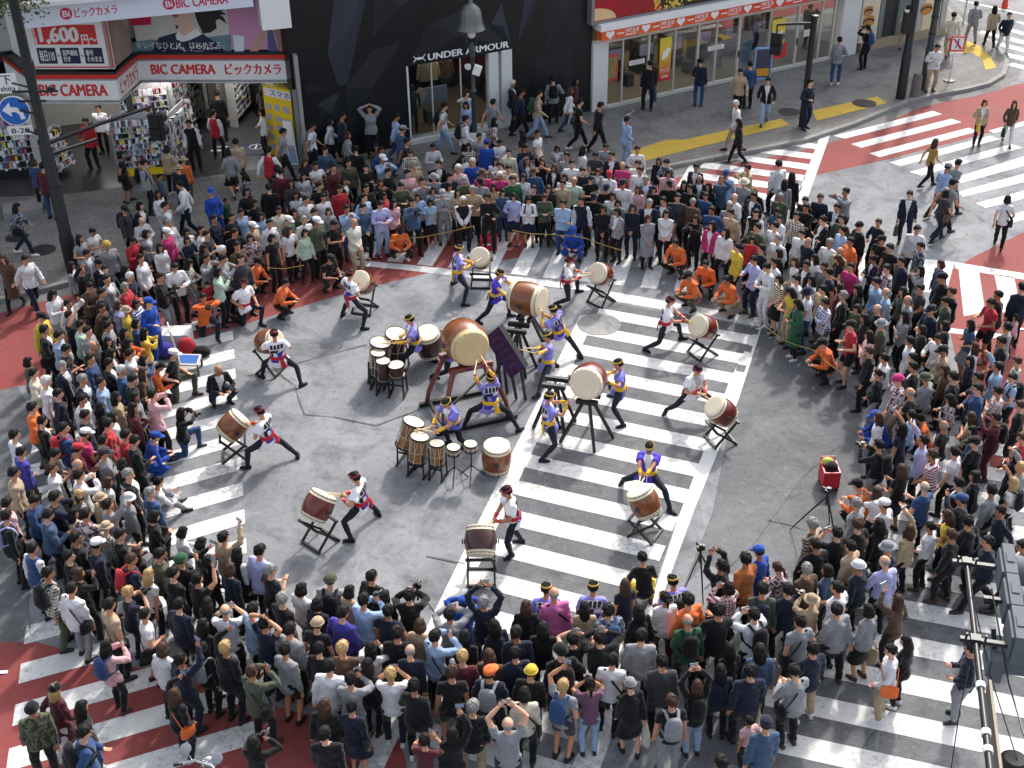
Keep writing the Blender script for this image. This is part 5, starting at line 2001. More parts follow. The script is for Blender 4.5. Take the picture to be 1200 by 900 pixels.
for (cx, cy), z, ax_, wd, (sx_, sy_), yaw, lab in RING:
    c = at(cx, cy, z)
    barrel(c, ax_, .54, .243, .298, wd, lab)
    lab2 = 'crossed black stand under the ' + ' '.join(lab.split()[:10])
    g = Vector((c.x, c.y, 0)) - Vector((ax_[0], ax_[1], 0)).normalized() * .05
    pz = gp(g.x, 0, 0)
    x0, y0, _ = proj(g)
    x_stand(x0, y0, yaw, lab2, .25, .25, z - .36, .16 if ax_[2] < .7 else .05)

# two big drums on tall stands
c = at(618, 350, 1.42)
barrel(c, (.87, -.47, .02), .78, .335, .41, W_BRN, 'large brown drum on tall stand, head turned to the right', name='large_taiko_drum', group='large stave drums')
g = Vector((c.x, c.y, 0))
leg_stand(g, [g + Vector(q) for q in ((-.5, -.45, 0), (.55, -.5, 0), (.5, .45, 0), (-.45, .5, 0))], .93, 'black splayed-leg stand under the large drum turned right', yaw=118, top=.24)
c = at(690, 446, 1.38)
barrel(c, (-.25, -.9, .30), .74, .315, .395, W_RED, 'large drum on tall stand with pale head facing the viewer', name='large_taiko_drum', group='large stave drums')
g = Vector((c.x, c.y, 0))
leg_stand(g, [g + Vector(q) for q in ((-.62, -.35, 0), (.1, -.75, 0), (.55, -.2, 0), (.1, .45, 0))], .89, 'black splayed-leg stand under the large drum facing the viewer', yaw=195, top=.24)
for px, py, z, lab in ((651, 447, 1.05, 'spare padded black stand left of the drum facing the viewer'), (606, 383, 1.1, 'spare padded black stand behind the tilted violet panel')):
    p = at(px, py, z)
    g = Vector((p.x, p.y, 0))
    leg_stand(g, [g + Vector(q) for q in ((-.5, -.3, 0), (.18, -.55, 0), (.45, -.05, 0), (.0, .4, 0))], z - .06, lab, yaw=15, top=.26)

# the great drum and its timber stand
c = at(545, 400, 1.86)
barrel(c, (.35, -.93, .10), .90, .375, .485, W_BRN, 'great drum with hide head raised on a timber stand in the middle', HIDE2, 'great_drum', None)
g = Vector((c.x, c.y, 0))
st_ = thing('great_drum_stand', g, 'red-brown timber stand with black base bars under the great drum', 'drum stand')
fw_ = Vector((.35, -.93, 0)).normalized()
rt_ = Vector((fw_.y, -fw_.x, 0))
for s in (-1, 1):
    for k in (-1, 1):
        b = MB()
        p0 = g + rt_ * s * .78 + fw_ * k * .62
        p1 = g + rt_ * s * .38 + fw_ * k * .32 + Vector((0, 0, 1.43))
        b.tube([p0 + Vector((0, 0, .05)), p0.lerp(p1, .3) + rt_ * s * .07, p0.lerp(p1, .7) + rt_ * s * .03, p1], [.05, .055, .055, .065], 8)
        b.build('leg', W_RED, st_)
for k in (-1, 1):
    b = MB()
    b.bar(g + rt_ * .95 + fw_ * k * .62 + Vector((0, 0, .05)), g - rt_ * .95 + fw_ * k * .62 + Vector((0, 0, .05)), .09, .10)
    b.build('base_bar', BLKW, st_)
    b = MB()
    b.bar(g + rt_ * .5 + fw_ * k * .34 + Vector((0, 0, 1.39)), g - rt_ * .5 + fw_ * k * .34 + Vector((0, 0, 1.39)), .11, .12)
    b.build('cradle_beam', W_RED, st_)
for s in (-1, 1):
    b = MB()
    b.bar(g + rt_ * s * .74 + fw_ * .6 + Vector((0, 0, .14)), g + rt_ * s * .74 - fw_ * .6 + Vector((0, 0, .14)), .07, .08)
    b.build('side_bar', BLKW, st_)
b = MB()
b.bar(g + rt_ * .62 + fw_ * .5 + Vector((0, 0, .55)), g - rt_ * .62 - fw_ * .5 + Vector((0, 0, .6)), .05, .05)
b.build('brace', BLKW, st_)

# wide flat drum hung with violet cloth, tilted on a black rack
P0, P1, P2, P3 = at(575.5, 395, 1.45), at(584.5, 386, 1.75), at(614.5, 428, 1.05), at(600, 438, .80)
pn = thing('draped_drum_rack', Vector((P3.x, P3.y, 0)), 'tilted drum rack draped with dark violet printed cloth beside the great drum', 'rack')
nrm = (P2 - P1).cross(P0 - P1).normalized()
if nrm.y > 0:
    nrm = -nrm
mid = (P0 + P1 + P2 + P3) / 4
uA = ((P2 + P3) - (P0 + P1)).normalized()
vA = uA.cross(nrm).normalized()
M = Matrix((uA, vA, nrm)).transposed()
b = MB()
b.box(mid, (1.10, .66, .14), 0, M)
b.build('frame', BLKW, pn)
m, t, bb_ = nodes('violet_cloth', .85, .2)
tc = N(t, 'ShaderNodeTexCoord')
n1 = N(t, 'ShaderNodeTexNoise', Scale=5.0, Detail=6.0, Distortion=1.5)
t.links.new(tc.outputs['Object'], n1.inputs['Vector'])
t.links.new(mixc(t, ramp(t, n1.outputs['Fac'], .42, .66), (.07, .03, .14), (.045, .016, .02)), bb_.inputs['Base Color'])
b = MB()
b.box(mid + nrm * .075, (1.05, .61, .012), 0, M)
cl_ = b.build('drape', m, pn)
b = MB()
for k in range(5):
    o_ = mid + nrm * .0825 + uA * (-.36 + .17 * k)
    b.box(o_, (.03, .42, .004), 0, M)
    b.box(o_ + vA * .1, (.14, .03, .004), 0, M)
    b.box(o_ - vA * .12 + uA * .03, (.11, .03, .004), 0, M)
b.build('print', mat('print_bronze', (.10, .05, .06), .7), cl_)
for q in (P0, P2, P3, P1):
    b = MB()
    e = q.lerp(mid, .25)
    b.bar(e, (e.x + .12, e.y + .1, .02), .05, .05)
    b.build('leg', BLKW, pn)

def okedo(top, axis, L, r, label, rope=True, m=None):
    a = Vector(axis).normalized()
    top = Vector(top)
    t_ = thing('rope_drum', top - a * L, label, 'drum', 'rope-tensioned drums of the two drum sets')
    b = MB()
    b.lathe([(-L + .02, r * .88), (-L / 2, r * .93), (-.02, r * .88)], top, a, 24)
    b.build('barrel', m or W_OKE, t_, 'x')
    for s, o_ in ((1, 0), (-1, -L)):
        b = MB()
        b.lathe([(-.035, r * 1.0), (-.02, r * 1.08), (0, r * 1.08), (.012, r * 1.02), (.002, r * .98), (.004, r * .5), (.004, .01)], top + a * o_, a * s, 26, cap=(True, True))
        hd = b.build('drumhead', HIDE, t_, 'x')
        b = MB()
        b.lathe([(-.04, r * 1.0), (-.025, r * 1.10), (.004, r * 1.10), (.016, r * 1.03), (.006, r * 1.0)], top + a * o_ + a * s * .001, a * s, 26, cap=(False, False))
        b.build('rim', BLKW, hd, 'x')
    if rope:
        kx = Vector((1, 0, 0))
        x = (kx - a * kx.dot(a)).normalized()
        y = a.cross(x)
        b = MB()
        n = 9
        def rp(k, z, q): 
            an = 2 * math.pi * k / n
            return top + a * z + (x * math.cos(an) + y * math.sin(an)) * q
        for k in range(n):
            b.bar(rp(k, -.02, r * 1.06), rp(k + .28, -L * .55, r * 1.0), .012)
            b.bar(rp(k + .56, -.02, r * 1.06), rp(k + .28, -L * .55, r * 1.0), .012)
            b.bar(rp(k + .28, -L * .55, r * 1.0), rp(k + .28, -L + .02, r * 1.06), .014)
        b.tube([rp(k / 3, -L * .55, r * 1.01) for k in range(n * 3 + 1)], .008, 5, cap=False)
        b.build('rope', ROPE, t_)
    return t_

def frame_stand(c, w_, h, label, yaw=0):
    g = Vector((c[0], c[1], 0))
    t_ = thing('drum_stand', g, label, 'drum stand', 'black tube stands of the drum sets')
    a = math.radians(yaw)
    f = Vector((math.sin(a), math.cos(a), 0))
    r = Vector((f.y, -f.x, 0))
    for s in (-1, 1):
        for k in (-1, 1):
            b = MB()
            b.bar(g + r * s * w_ + f * k * w_ + Vector((0, 0, .0)), g + r * s * w_ * .9 + f * k * w_ * .9 + Vector((0, 0, h)), .03)
            b.build('leg', BLKW, t_)
        b = MB()
        b.bar(g + r * s * w_ - f * w_ * 1.3 + Vector((0, 0, .03)), g + r * s * w_ + f * w_ * 1.3 + Vector((0, 0, .03)), .04)
        b.build('foot_bar', BLKW, t_)
    for k in (-1, 1):
        b = MB()
        b.bar(g - r * w_ + f * k * w_ * .95 + Vector((0, 0, h * .55)), g + r * w_ + f * k * w_ * .95 + Vector((0, 0, h * .55)), .03)
        b.build('crossbar', BLKW, t_)
    return t_

def shime(px, py, z, r, label):
    p = at(px, py, z)
    t_ = okedo(p, (0.05, -.06, 1), .16, r, label, True, W_OKE)
    g = Vector((p.x, p.y, 0))
    s_ = thing('drum_stand', g, 'thin tripod stand under the ' + label, 'drum stand', 'black tube stands of the drum sets')
    b = MB()
    b.tube([g + Vector((0, 0, .28)), g + Vector((0, 0, z - .2))], .015, 6)
    b.build('post', BLKW, s_)
    for k in range(3):
        an = 2 * math.pi * k / 3 + .4
        b = MB()
        b.tube([g + Vector((0, 0, .36)), g + Vector((.3 * math.cos(an), .3 * math.sin(an), .01))], .012, 6)
        b.build('leg', BLKW, s_)
        b = MB()
        b.tube([g + Vector((0, 0, z - .25)), g + Vector((r * .9 * math.cos(an), r * .9 * math.sin(an), z - .17))], .012, 6)
        b.build('arm', BLKW, s_)

# front drum set
for px, py, z, ax_, L, r, lab in ((485, 494, 1.0, (.32, .10, .95), .62, .225, 'leftmost and biggest rope drum of the front set, leaning right'),
                                  (492, 511.5, .92, (.15, .04, .98), .60, .19, 'middle rope drum of the front set with grey lacing'),
                                  (512, 519.5, .86, (.02, .03, 1), .50, .15, 'smallest rope drum of the front set beside the little flat drums')):
    p = at(px, py, z)
    okedo(p, ax_, L, r, lab)
    q = p - Vector(ax_).normalized() * L * .6
    frame_stand(q, r * .95, z - L * .62, 'black frame stand under the ' + ' '.join(lab.split()[:10]), 20)
shime(531.5, 524, .86, .135, 'left little flat drum of the front set')
shime(551.5, 520, .90, .135, 'right little flat drum of the front set')
p = at(581.5, 521, .66)
barrel(p - Vector((0, 0, .31)), (.04, -.05, 1), .62, .265, .315, W_BRN, 'upright brown barrel drum at the right end of the front set', name='taiko_drum')
# rear left drum set
for px, py, z, ax_, L, r, m_, lab in ((446, 401, 1.0, (.14, -.06, 1), .72, .235, W_DRK, 'left dark rope drum of the rear set'),
                                      (464.5, 391, 1.05, (.16, -.16, .97), .74, .25, W_DRK, 'big dark rope drum at the back of the rear set'),
                                      (443, 413.5, .92, (.10, -.05, 1), .60, .16, W_DRK, 'upper left small dark drum of the rear set'),
                                      (449, 423, .86, (.04, -.05, 1), .52, .155, W_DRK, 'middle small dark drum of the rear set'),
                                      (464, 427.5, .80, (-.04, -.08, 1), .30, .175, W_DRK, 'shallow front drum of the rear set')):
    p = at(px, py, z)
    okedo(p, ax_, L, r, lab, L > .55, m_)
    q = p - Vector(ax_).normalized() * L * .6
    frame_stand(q, r * 1.0, z - L * .62, 'black frame stand under the ' + ' '.join(lab.split()[:10]), 10)
p = at(500, 388, .82)
barrel(p - Vector((-.1, .12, .9)).normalized() * .30, (-.1, -.22, .95), .66, .275, .33, W_DRK, 'dark barrel drum standing behind the rear set drummer', name='taiko_drum')
# ---------------------------------------------------------------- the onlookers
# each row: where the head is seen (6x enlarged tile), garment, lower garment, hair or hat, pose, then extras:
# kXX backpack, sXX shoulder bag, tXX bag in the hand, f<deg> compass heading, P phone none, c child
ROWS = '''
@0 150
120 555 lfd n l W f90 sbk
237 240 lbl k a S f10 twh
300 270 lmr j b S f10
855 190 tbk s o S f90 sbk
1172 148 lbe k o A f20
1020 245 lgy k b S f80 kbk
1115 345 ldb k b S f80 c
1110 465 lwh k l S
1160 550 jgy k b S
885 605 ldg k Cbk S kbk
990 580 jbk k o S
1030 745 jgy k o S
1172 735 lmg k Cwh S
935 795 lre k b A
1010 860 lnv k o A
1125 840 lwh k l S
750 825 lgy k Nms S
@200 150
90 225 lor o Ube S f10
60 285 lnv o Ube S f0
62 400 lwh n b W f265
283 450 lsb b Csb S
400 170 lgy s o W f330
455 100 lbe k b S f330
510 330 lfd s l A f270
530 450 lbk k o S
385 515 tgn k b S c
310 640 lnv k b A
430 625 lbk k b S
490 600 llb k b S
590 530 tbk k o S
635 620 llb k l S
690 420 lbk k b S f0
690 158 vre k b W f20
790 30 tgy k b W f90 tye
830 410 ldg k l S
795 345 lmr k b S f0
945 510 twh n b S
1045 410 tbk k b S kor
1075 490 lwh k b S
1150 285 lmr k b S
1190 430 lre k b S
760 580 lcr k b S kbk
880 590 lol k o S
830 650 tgn k Cwh S
1010 595 lnv k b S
1110 590 lgy k o S
1030 660 lol k Cwh S
940 650 lwh k g S
695 670 lwh k b S
575 690 lbe k Cwh S
450 735 lbk k b S
560 775 lfl k o S
715 775 tbk k o S
840 720 twh k n S
960 730 lpg k o S
1120 680 tbk k b A
470 830 lbr k b S
250 750 tnv k b A
115 780 lnv k o A
235 850 lbk k l S
330 870 lgy k W S
120 740 lwh k o A
215 720 lwh k b S
@400 150
50 50 lgy k a W f90
100 150 lbk m b S f0
15 370 jbk k o S
290 215 llb w Cwh P kdb
430 10 ldb j Cgy W f60
465 95 tbk q b W f90 kbk
920 240 lsb k W S
1020 105 lsb b Csb S f0
820 285 lpk w W S
275 385 lbk k a P
470 320 lpk k b S kbk
175 425 lbk k b S
420 410 lol k b A
575 375 lgy k b P
655 350 lgy k Ugy S
650 440 lgy k o S
760 345 lnv k b S
760 410 lwh k o S
1110 270 lfl k b S
1175 290 jbe k b S
865 370 lol k Cgy S
990 320 lmg k Ubr S
985 385 lgy k Cbk S
1115 345 lmg k W S
1070 415 lbe k o A
800 455 lbe k l S
720 460 lgy g Cgy C sbk
925 430 lbe k g A
160 490 llb j b S
275 540 lla q b A
370 530 lpk k l C
40 570 llb j b P
150 560 ldb k b C
90 665 jcr e B C
500 520 ldb k b P
625 520 tlb s o A
545 490 llb k o A
855 510 vbk k W C
1025 490 lbk k b A
1150 460 ldb j o S
410 720 lor k Cbk Q f170
300 480 lre k o A
@600 150
150 40 twh k b S f120
100 40 tbk s l S f300 tbk
110 235 jdb k n R
210 240 tbk k n P
295 280 jbk k n S
395 210 lgy k b S
410 240 twh k b S kbk
505 150 lwh k l S f90
585 195 tdg k b A
700 195 jnv k b S
785 265 tmg k B S
875 255 lwh k b S f200
900 300 lwh k b S kbk
1085 245 lfd k b A
1100 320 lpk k o S
150 310 lbl k Ubr S
15 355 lgn k b S
60 360 lwh k o S
500 310 lnv k b S
370 350 lwh k o S
435 375 tpg k y S
550 360 tbk k b A
685 330 lwh k Cre S
800 390 lwh k Cnv S
880 430 lpk k n S kbk
945 370 jbl k g S
990 430 lbk k o S
165 440 lbk k b S
280 430 lbk k n S
320 400 lbe k b S
670 430 lbk k Cnv S
700 475 lwh k o S
565 490 lbk k Cnv C
455 520 vnv k b S
400 540 llb j b C
20 480 lla x o A
130 495 lwh x b A kdg
215 485 lol k a A
745 530 lgy k o S
865 560 lnv n o C
640 570 lbk k o C tbr
740 590 jgy k o C
965 530 jnv k g S
1070 510 jnv k b S
960 640 dgy k a C
1085 605 lwh k o C
1090 400 lbk k Cbk S
430 700 lsb b Csb Q f190
310 650 lbr w l L
1150 810 lor k b Q
1190 500 ldg k b C
@800 150
675 255 lwh k b S f340
765 340 lbk k l S f20
720 385 lgy n l S f10
455 285 lbe k b P f250
305 325 llb k Cbl S
265 370 ldb k b R
430 385 lgy k Ucr S
110 360 jnv k B S
190 410 lbk k l S
50 425 lbk k b S
15 395 lbk k l S
510 440 lbk k B S
500 480 jnv k b S
365 490 lwh k B S
330 550 lgy k g S
160 480 lbl k b S
205 580 lbl k b A
205 685 jmg k l S
90 640 lbk k o P
20 520 lbr k g S
335 600 lbe k b S
300 730 lwh k l S
515 600 vbk k b S
530 700 lol k b S
640 690 lwh k b S
680 640 lwh k b S
490 790 lre k o S
670 780 lwh k g S
555 850 lbk k b S
670 880 lbk k o S
380 840 lye k b S
800 620 lck k b S
840 745 lwh k b S
865 560 lbk k b C
880 510 lbk k b S
950 495 lnv k w S
1085 560 jbk k b C
1145 450 lgy k b P
985 650 jbk k b C
1120 640 lol k b S
1125 720 llb k b S
880 800 lnv k B S
1035 810 lwh k g S
1180 800 lor k b S
1100 870 lbe k B S
@1000 150
580 100 tms k n W f75
685 270 llb n Cgy W f70
720 255 lgy n b W f70
700 390 tgy k Cbk W f70 kbk
655 460 tdg n o W f60 sbr
395 470 jnv n p S f200 tbr
450 715 lwh k b S f200
1085 500 twh k o W f20 sbk
210 795 tbk k Cbk S
245 835 tbk k b S
40 690 lbk k Nbk S
@0 300
180 25 lwh n b W f130
20 20 cbr k n W f190
375 270 lwh y l A
480 340 lwh k b R
490 420 tnv k b R
290 430 lye k Cbk S kbk
315 520 jbk k b S sbk
415 560 llb k b S knv
465 655 tbk k b A
440 775 jnv k g S
575 490 lpg k b S
570 95 lbk k b R
695 50 jbk k Nbk S
765 95 lnv k b S
750 165 jgy k b S
630 215 lbr k b A
715 260 lnv k b C
880 220 lre k g A
915 145 lnv k W S
860 100 lnv k l S
990 20 lwh k b S
1125 150 lbk g b A
835 345 lla k a S
890 385 lye k Ube S
975 345 lss k o A
1030 320 lsb b Csb S
720 375 lbr k b S
745 440 lbr k l S
645 520 lgy k b S
660 625 tbk k B S
785 515 lgy k b S
870 540 lmr k l S
960 475 lbl k o S
960 545 lye k l P
765 595 lbk k l S
655 730 lbl k b S kbk
750 750 jbk k b C
810 690 jbk k o S
900 600 lor k l P
925 690 twh k b P
985 725 ldb k o P
880 815 lbl k W S
325 880 lwh k W S
590 870 jnv k g S
920 855 lbk k b A
1000 820 lbr k n S
1105 785 lor k Cbk Q f70
700 890 llb k b S
@200 300
30 80 lwh k b A f150
160 50 lck g l A
270 190 lre w b A c
325 110 lpg k o P
230 295 lor n b K f150
610 45 lor k Cbk Q
805 190 lor k b Q
1125 20 tbk k Cbk Q
250 20 lgy k b P
380 20 lgy k b P
480 20 ldg k b S
20 690 tbk o Cwh k f90
335 800 jbk n B Q f150
@200 450
80 200 lbk j l K f70
@800 300
40 140 lor o Cbk Q f240
160 60 lor k b Q
310 170 lor e b Q f240
500 30 lla n b A
615 90 lwh w b A
690 165 tst s o C
765 255 tye e l A
820 320 dgn k l A
850 270 twh j Unv S
1000 330 lpb o b C
1005 620 lor k Cbk Q f260
1130 280 jbk k g S
1185 490 tre h Cbk A
640 50 lwh k b S
790 40 twh k n S
765 155 lwh k b S
865 60 jbk k b S
910 170 lwh k l C
1010 120 tnv k b S
995 75 lgy k b S
1010 235 lbe k b S
1080 230 lmr k o S
1180 80 tmg k b S kre
1090 20 tbk k n A
@1000 300
235 90 lfl k b S
340 40 lnv k b S
160 185 llb k b S
230 255 tlb k B S sbk
340 250 lol k l S
380 310 tgy k B S
470 230 tdg k b C
470 100 lgy y l P
625 150 lbk k Nbk S
645 320 lol k b A
545 380 lnv k Cnv S
150 380 lbk k B C
355 420 lgy k l C
195 480 lol k Ugy C kbk
85 550 lpk k l C
480 520 lbk k o S
640 490 lbk k o A
595 580 lwh k b A
630 665 lbe k Cbk C
395 600 lwh k b S sbk
110 670 lbk k w S
215 720 lwh k b C
415 720 lbk k b S
420 780 jbk k b S
640 800 lbr k n S
505 860 lgy k Uol S
170 830 lbk g p C
305 885 lfl e Nmg S
820 480 tdb y l A
975 325 tre h b A
1010 285 lbk k b S
1140 420 lpk k o S c
1080 500 lgy k b S
850 640 lwh k n S
1040 600 tbk k b S
815 735 lnv k l S
1015 780 llb k b R kbk
1115 860 tlb k b S kbk
880 880 lnv k b S
700 850 lbk k b S
1185 230 lnv k b S f0
20 235 lbk k l S
20 370 lol k o S
95 430 lbk k l S
@0 450
230 165 lor o b S
410 70 lnv k b S
585 110 lwh k b S kbk
105 360 twh k b S kbk
300 260 jbk k b S
450 310 lbl k b S kre
600 220 lnv k b S
150 480 lpu o b S
100 625 lbe k b S
375 590 lwh g w S
390 495 tbk k b A
600 350 tmg k Cwh A
545 460 lmr k Cre A
730 400 lol k b S
735 480 lgy k Cdg C sdb
880 360 lre k b C
760 280 lre k b S
745 140 lbk k l S
800 230 lwh k o S
830 110 lbe k l A
950 180 lmr k l A
1040 70 lpk k b P
930 100 lgy k l S
950 400 lbk k b A
865 560 lbk k o S
905 635 jbk k g S
1115 690 lwh g b L
1015 770 lbl k g S
925 810 lgy k Uwh S
765 690 twh k a S
760 830 lgy k b R
550 640 lwh k b P
520 790 lgy k Y S
680 810 lbe k Ube S
320 820 lbl k b A
360 780 lnv k b P
90 840 lpk k b S
545 590 lmr k B S
1080 360 lsb b Csb Q f70
@1000 450
400 60 tbk k B C
190 215 lsb b Csb Q f270
625 110 lfl n l A
490 240 lor k b Q
490 400 lla k b R
340 310 tnv n l R
175 430 lbk g b P kbk
555 500 tsr k w C
710 480 twh k b S
850 410 lbk k Cbk S
830 320 ldb k l S
825 240 tbe k n C
1000 240 lmr m b P kbk
1005 50 lpr k b C
880 10 lbl k b S
340 600 tbk x n A
500 725 tbl k B A
30 710 lor k Cbk Q
160 760 twh k n P
215 850 lwh k Cwh S
740 700 jbk k b S
850 650 lbk k o S
745 830 lnv k Cbl R
990 770 lgy k b S
1130 680 twh k Y R kbk
1170 600 lgy k y R
1130 490 lbk k l S
1190 380 lre k w S
20 840 lgy k g S
@0 600
50 20 lbk k b S kla
520 10 lbe k l S
230 260 vbl k b S
340 430 lck o b S kbk
505 540 lwh g b S sbk
555 390 lbk k a P
545 320 lbk k b S
630 245 lnv k Cwh S
535 200 lbk k b S
730 100 lck k Ube S
840 155 tbk k b A
925 335 lnv k w S kre
970 280 lbk k n S
885 580 tnv k y P
1050 440 twh n Y S
1145 300 lol k b S
790 635 tbe k b S sbk
1020 720 twh u b S sbk
340 20 ldb k b A
1090 30 lbk k o A
640 20 lfl k b S
@200 600
90 140 lwh k o A
230 220 lgy k o A
365 180 lbe k b R
480 290 vbk s l S sbk
620 270 lla k b S
710 410 tbk k g A
245 340 lbk k l R
420 400 lnv k a S
190 470 tbk k b R
20 430 lbk k b S
70 330 lbk k Ngn P
920 540 twh g o S twh
1165 520 lgy k Nol S kbk
1050 630 lnv k o S
785 610 tbk k g S
1080 760 tbk k Nbe S
1150 720 lpu k b S
60 650 lnv k b S
280 650 lbk k l S
450 710 twh k B P
640 750 tnv n b V
535 710 llb k b S
870 830 lgy k b S
240 830 lbk k l S
@400 600
225 485 lbk k b S
125 590 llb j b P
35 560 lbe k o S
250 590 lbk k l S
305 690 tnv k b S
475 585 lbk q b P
760 720 lgy k b P
860 640 lsb b Csb K
1000 630 lnv n g U sbr
635 850 llb k b P sbk
570 820 lbe k a S
1110 820 lnv k l S
405 850 lbk k b S
870 870 lbk k l S
@600 600
295 575 lpi w B S sbk
100 660 lbk k n S
510 670 lbe k l S
680 690 lfd k b S kbl
915 320 lbk v b Q f350
890 690 lbk k l S
1085 600 lwh m p S
520 880 lbk k b P
910 870 lgy k b S
180 830 lbk k l S
1170 700 lor o Cbk Q
30 880 lnv k b S
@800 600
30 630 lor k b S
300 400 lbk k b U
310 500 lpr k o P
420 335 lta k b S
570 300 lsb b Csb S
650 380 lfl k q A
560 540 lol k b S knv
745 545 lnv k b S
875 390 lbr k g S
915 85 lbs k g S
930 230 lbk k b S
1095 160 tbk k b P
985 415 ldb k o S
255 690 lbk k b A
500 720 lwh k b P kbk
40 710 lgn k B S kbk
910 620 lbe k Ube P
820 770 tgy k b S sbk
1080 660 lgy k b S
1080 560 lwh k b S
1180 260 lbe k b S
@1000 600
20 350 lnv k Nwh S
160 90 lbk k l S
50 80 tbk k w S
215 350 lla k B S
240 250 lnv k Ugy S
420 120 lbe k n R
510 110 lwh k p C
700 30 tye k n A
690 160 lbk k w S
945 210 lnv k b W f270
100 690 lgy s o S tbe
310 620 lbr k n R
770 40 lbk k b S
1010 -30 lnv k b W f270 twh
1190 240 jbk k b W f270
@0 750
225 490 lcm k Nbk S f160
390 345 dmr w Y W f40 Hbk
580 470 lbk j l S f60
595 650 lbl n b W f70 kbk tpk
750 40 lpk k l P kbl
1145 60 lwh k a S tre
@200 750
75 130 lnv n b R
385 50 lbk k y R
575 220 lol k w P sbk
820 30 lgy h b S
1050 60 lbk k b S
585 720 lbk k l P
1085 660 jbk k b S
30 380 lbk n n R sor
1140 450 lbk k n S
1180 190 lwh k b S
235 10 lbk k l S kgy
@400 750
160 80 lwh k l P
175 170 lbk k l S
345 240 twh n y P
510 320 lbk k b S
480 70 lnv k B S
795 200 tbk z w S
840 140 lmr k y S
925 470 lbk e g S
1045 230 lnv k Cor S kgy
600 700 tmr s b P
770 660 lbk k l R
1170 590 tgy n B U
40 60 lbr k y S
30 270 lgy k b P
20 440 lnv x b S sbk
1050 110 lbr k n S
@600 750
120 230 lbk g Nye S
355 60 lbk k Nbk S kbk
20 40 lnv k b S
365 320 tgy z y R kbl
545 310 tpl q p P
710 140 twh k b S sbk
830 310 lbk s Ngy S tcr
510 10 tbk k b P
1055 150 jdg k b S
1120 430 tbk g w S kgy
90 350 lcr k o S sbk
@800 750
100 320 lbk q n U kbk
445 210 lnv k b S tcr
545 70 ldb k l S
785 220 lgy k b A sbk
920 60 lnv e b S
585 590 ldb k Cnv S
465 570 tpk k b S c
270 860 lbk k b S
330 60 lbk k l S
300 220 lnv k l S
@1000 750
285 55 lwh e b S f280 sor
820 60 lnv g b A f280
340 30 lbk k l S
@0 0
1326 870 vbk k b S f180
1500 798 vre k b S f20
1836 792 lwh k o S f250 tre
1524 660 lbk k b S f0
1842 625 lbk k l S f20
600 858 lre k b S f200
690 762 lwh k b S f180
2196 888 twh k b W f90 kgy
2352 858 lwh s o W f90
2382 810 lnv k b S f80
2598 768 lgy k b V f180
2790 822 llb j b W f80
3126 750 twh q b W f90 kbk
3276 840 lwh k b W f80 kbk
3288 660 lwh k l P f180
3276 738 lla k l S f200
3468 720 tgy k b W kbk f30
3480 852 lfl k l W f90
3606 588 jbk k W S f90
3672 648 lnv k b W f90
3792 660 lbe q b W f90 kgn
3888 558 lgy k b S f0 kbk
4014 636 lwh j n W f90
4050 570 lmr k l S f90
4080 720 tbk k b W f80
4224 744 lbk k b W f75
4410 840 llb q b R f60
4572 450 lbk k Nbk S f0 tbl
4926 432 lnv j b S f10
5208 510 lbe k b W f180
5274 456 lbl k b S f350
5400 570 jbk q b W f190
5172 732 lwh e W W f270
5190 858 lbk k l W f270
5700 582 lnv n b S f150
5904 282 lgy j b S f20 kgy
6102 198 lbk k b P f330 kbl
6390 60 lwh e b S f30 tbk
6588 360 lwh e b A f180
6708 108 lcr e b W f10
6864 30 lgy g b W f0
6996 60 lbe k l W f0 sbr
7098 108 lnv w b W f180
6924 726 jbe k a S f190 tye
7134 732 lbr w l W f190 tbk
'''
CENTRE = Vector((.6, 25.0, 0))
PEOPLE = []
ox = oy = 0
for ln in ROWS.strip().split('\n'):
    if ln[0] == '@':
        ox, oy = (float(v) for v in ln[1:].split())
        continue
    f = ln.split()
    p = dict(px=ox + float(f[0]) / 6, py=oy + float(f[1]) / 6, top=f[2], bot=f[3], hair=f[4], pose=f[5], face=None, bag=None, hand=None, child=False)
    for e in f[6:]:
        if e[0] == 'f': p['face'] = float(e[1:])
        elif e[0] in 'ks': p['bag'] = (e[0], e[1:])
        elif e[0] == 't': p['hand'] = e[1:]
        elif e == 'c': p['child'] = True
        elif e[0] == 'H': p['beret'] = e[1:]
    PEOPLE.append(p)
R_ = random.Random(11)
def is_f(p):
    return p['hair'][0] in 'lnoapqYG' or (p['hair'][0] in 'U' and p['hair'][1:] in ('be', 'wh')) or p['bot'] in 'sxy'
for i, p in enumerate(PEOPLE):
    f = is_f(p)
    p['fem'] = f
    p['h'] = R_.uniform(1.53, 1.65) if f else R_.uniform(1.64, 1.77)
    if p['child']:
        p['h'] = 1.15
    k = ALT[p['pose']]
    p['st'] = k[R_.randrange(len(k))]
    p['s'] = p['h'] / 1.72
    J = skel(p['st'])
    hc = J['head'] * p['s']
    z = 0.0
    for _ in range(3):
        c = gp(p['px'], p['py'], hc.z + z)
        if p['face'] is None:
            d = CENTRE - c
            a = math.degrees(math.atan2(d.x, d.y)) + R_.gauss(0, 13)
        else:
            a = p['face']
        rz = -math.radians(a)
        off = Matrix.Rotation(rz, 3, 'Z') @ Vector((hc.x, hc.y, 0))
        root = Vector((c.x - off.x, c.y - off.y, 0))
        z2 = floor_z(root)
        if abs(z2 - z) < 1e-6:
            break
        z = z2
    p['root'] = Vector((root.x, root.y, z))
    p['rz'] = rz
    p['skin'] = R_.choice((0, 0, 1, 1, 1, 2))
    p['shoe'] = R_.choice((0, 0, 0, 1, 2))
    p['wid'] = R_.uniform(.97, 1.1) * (.93 if f else 1.0)

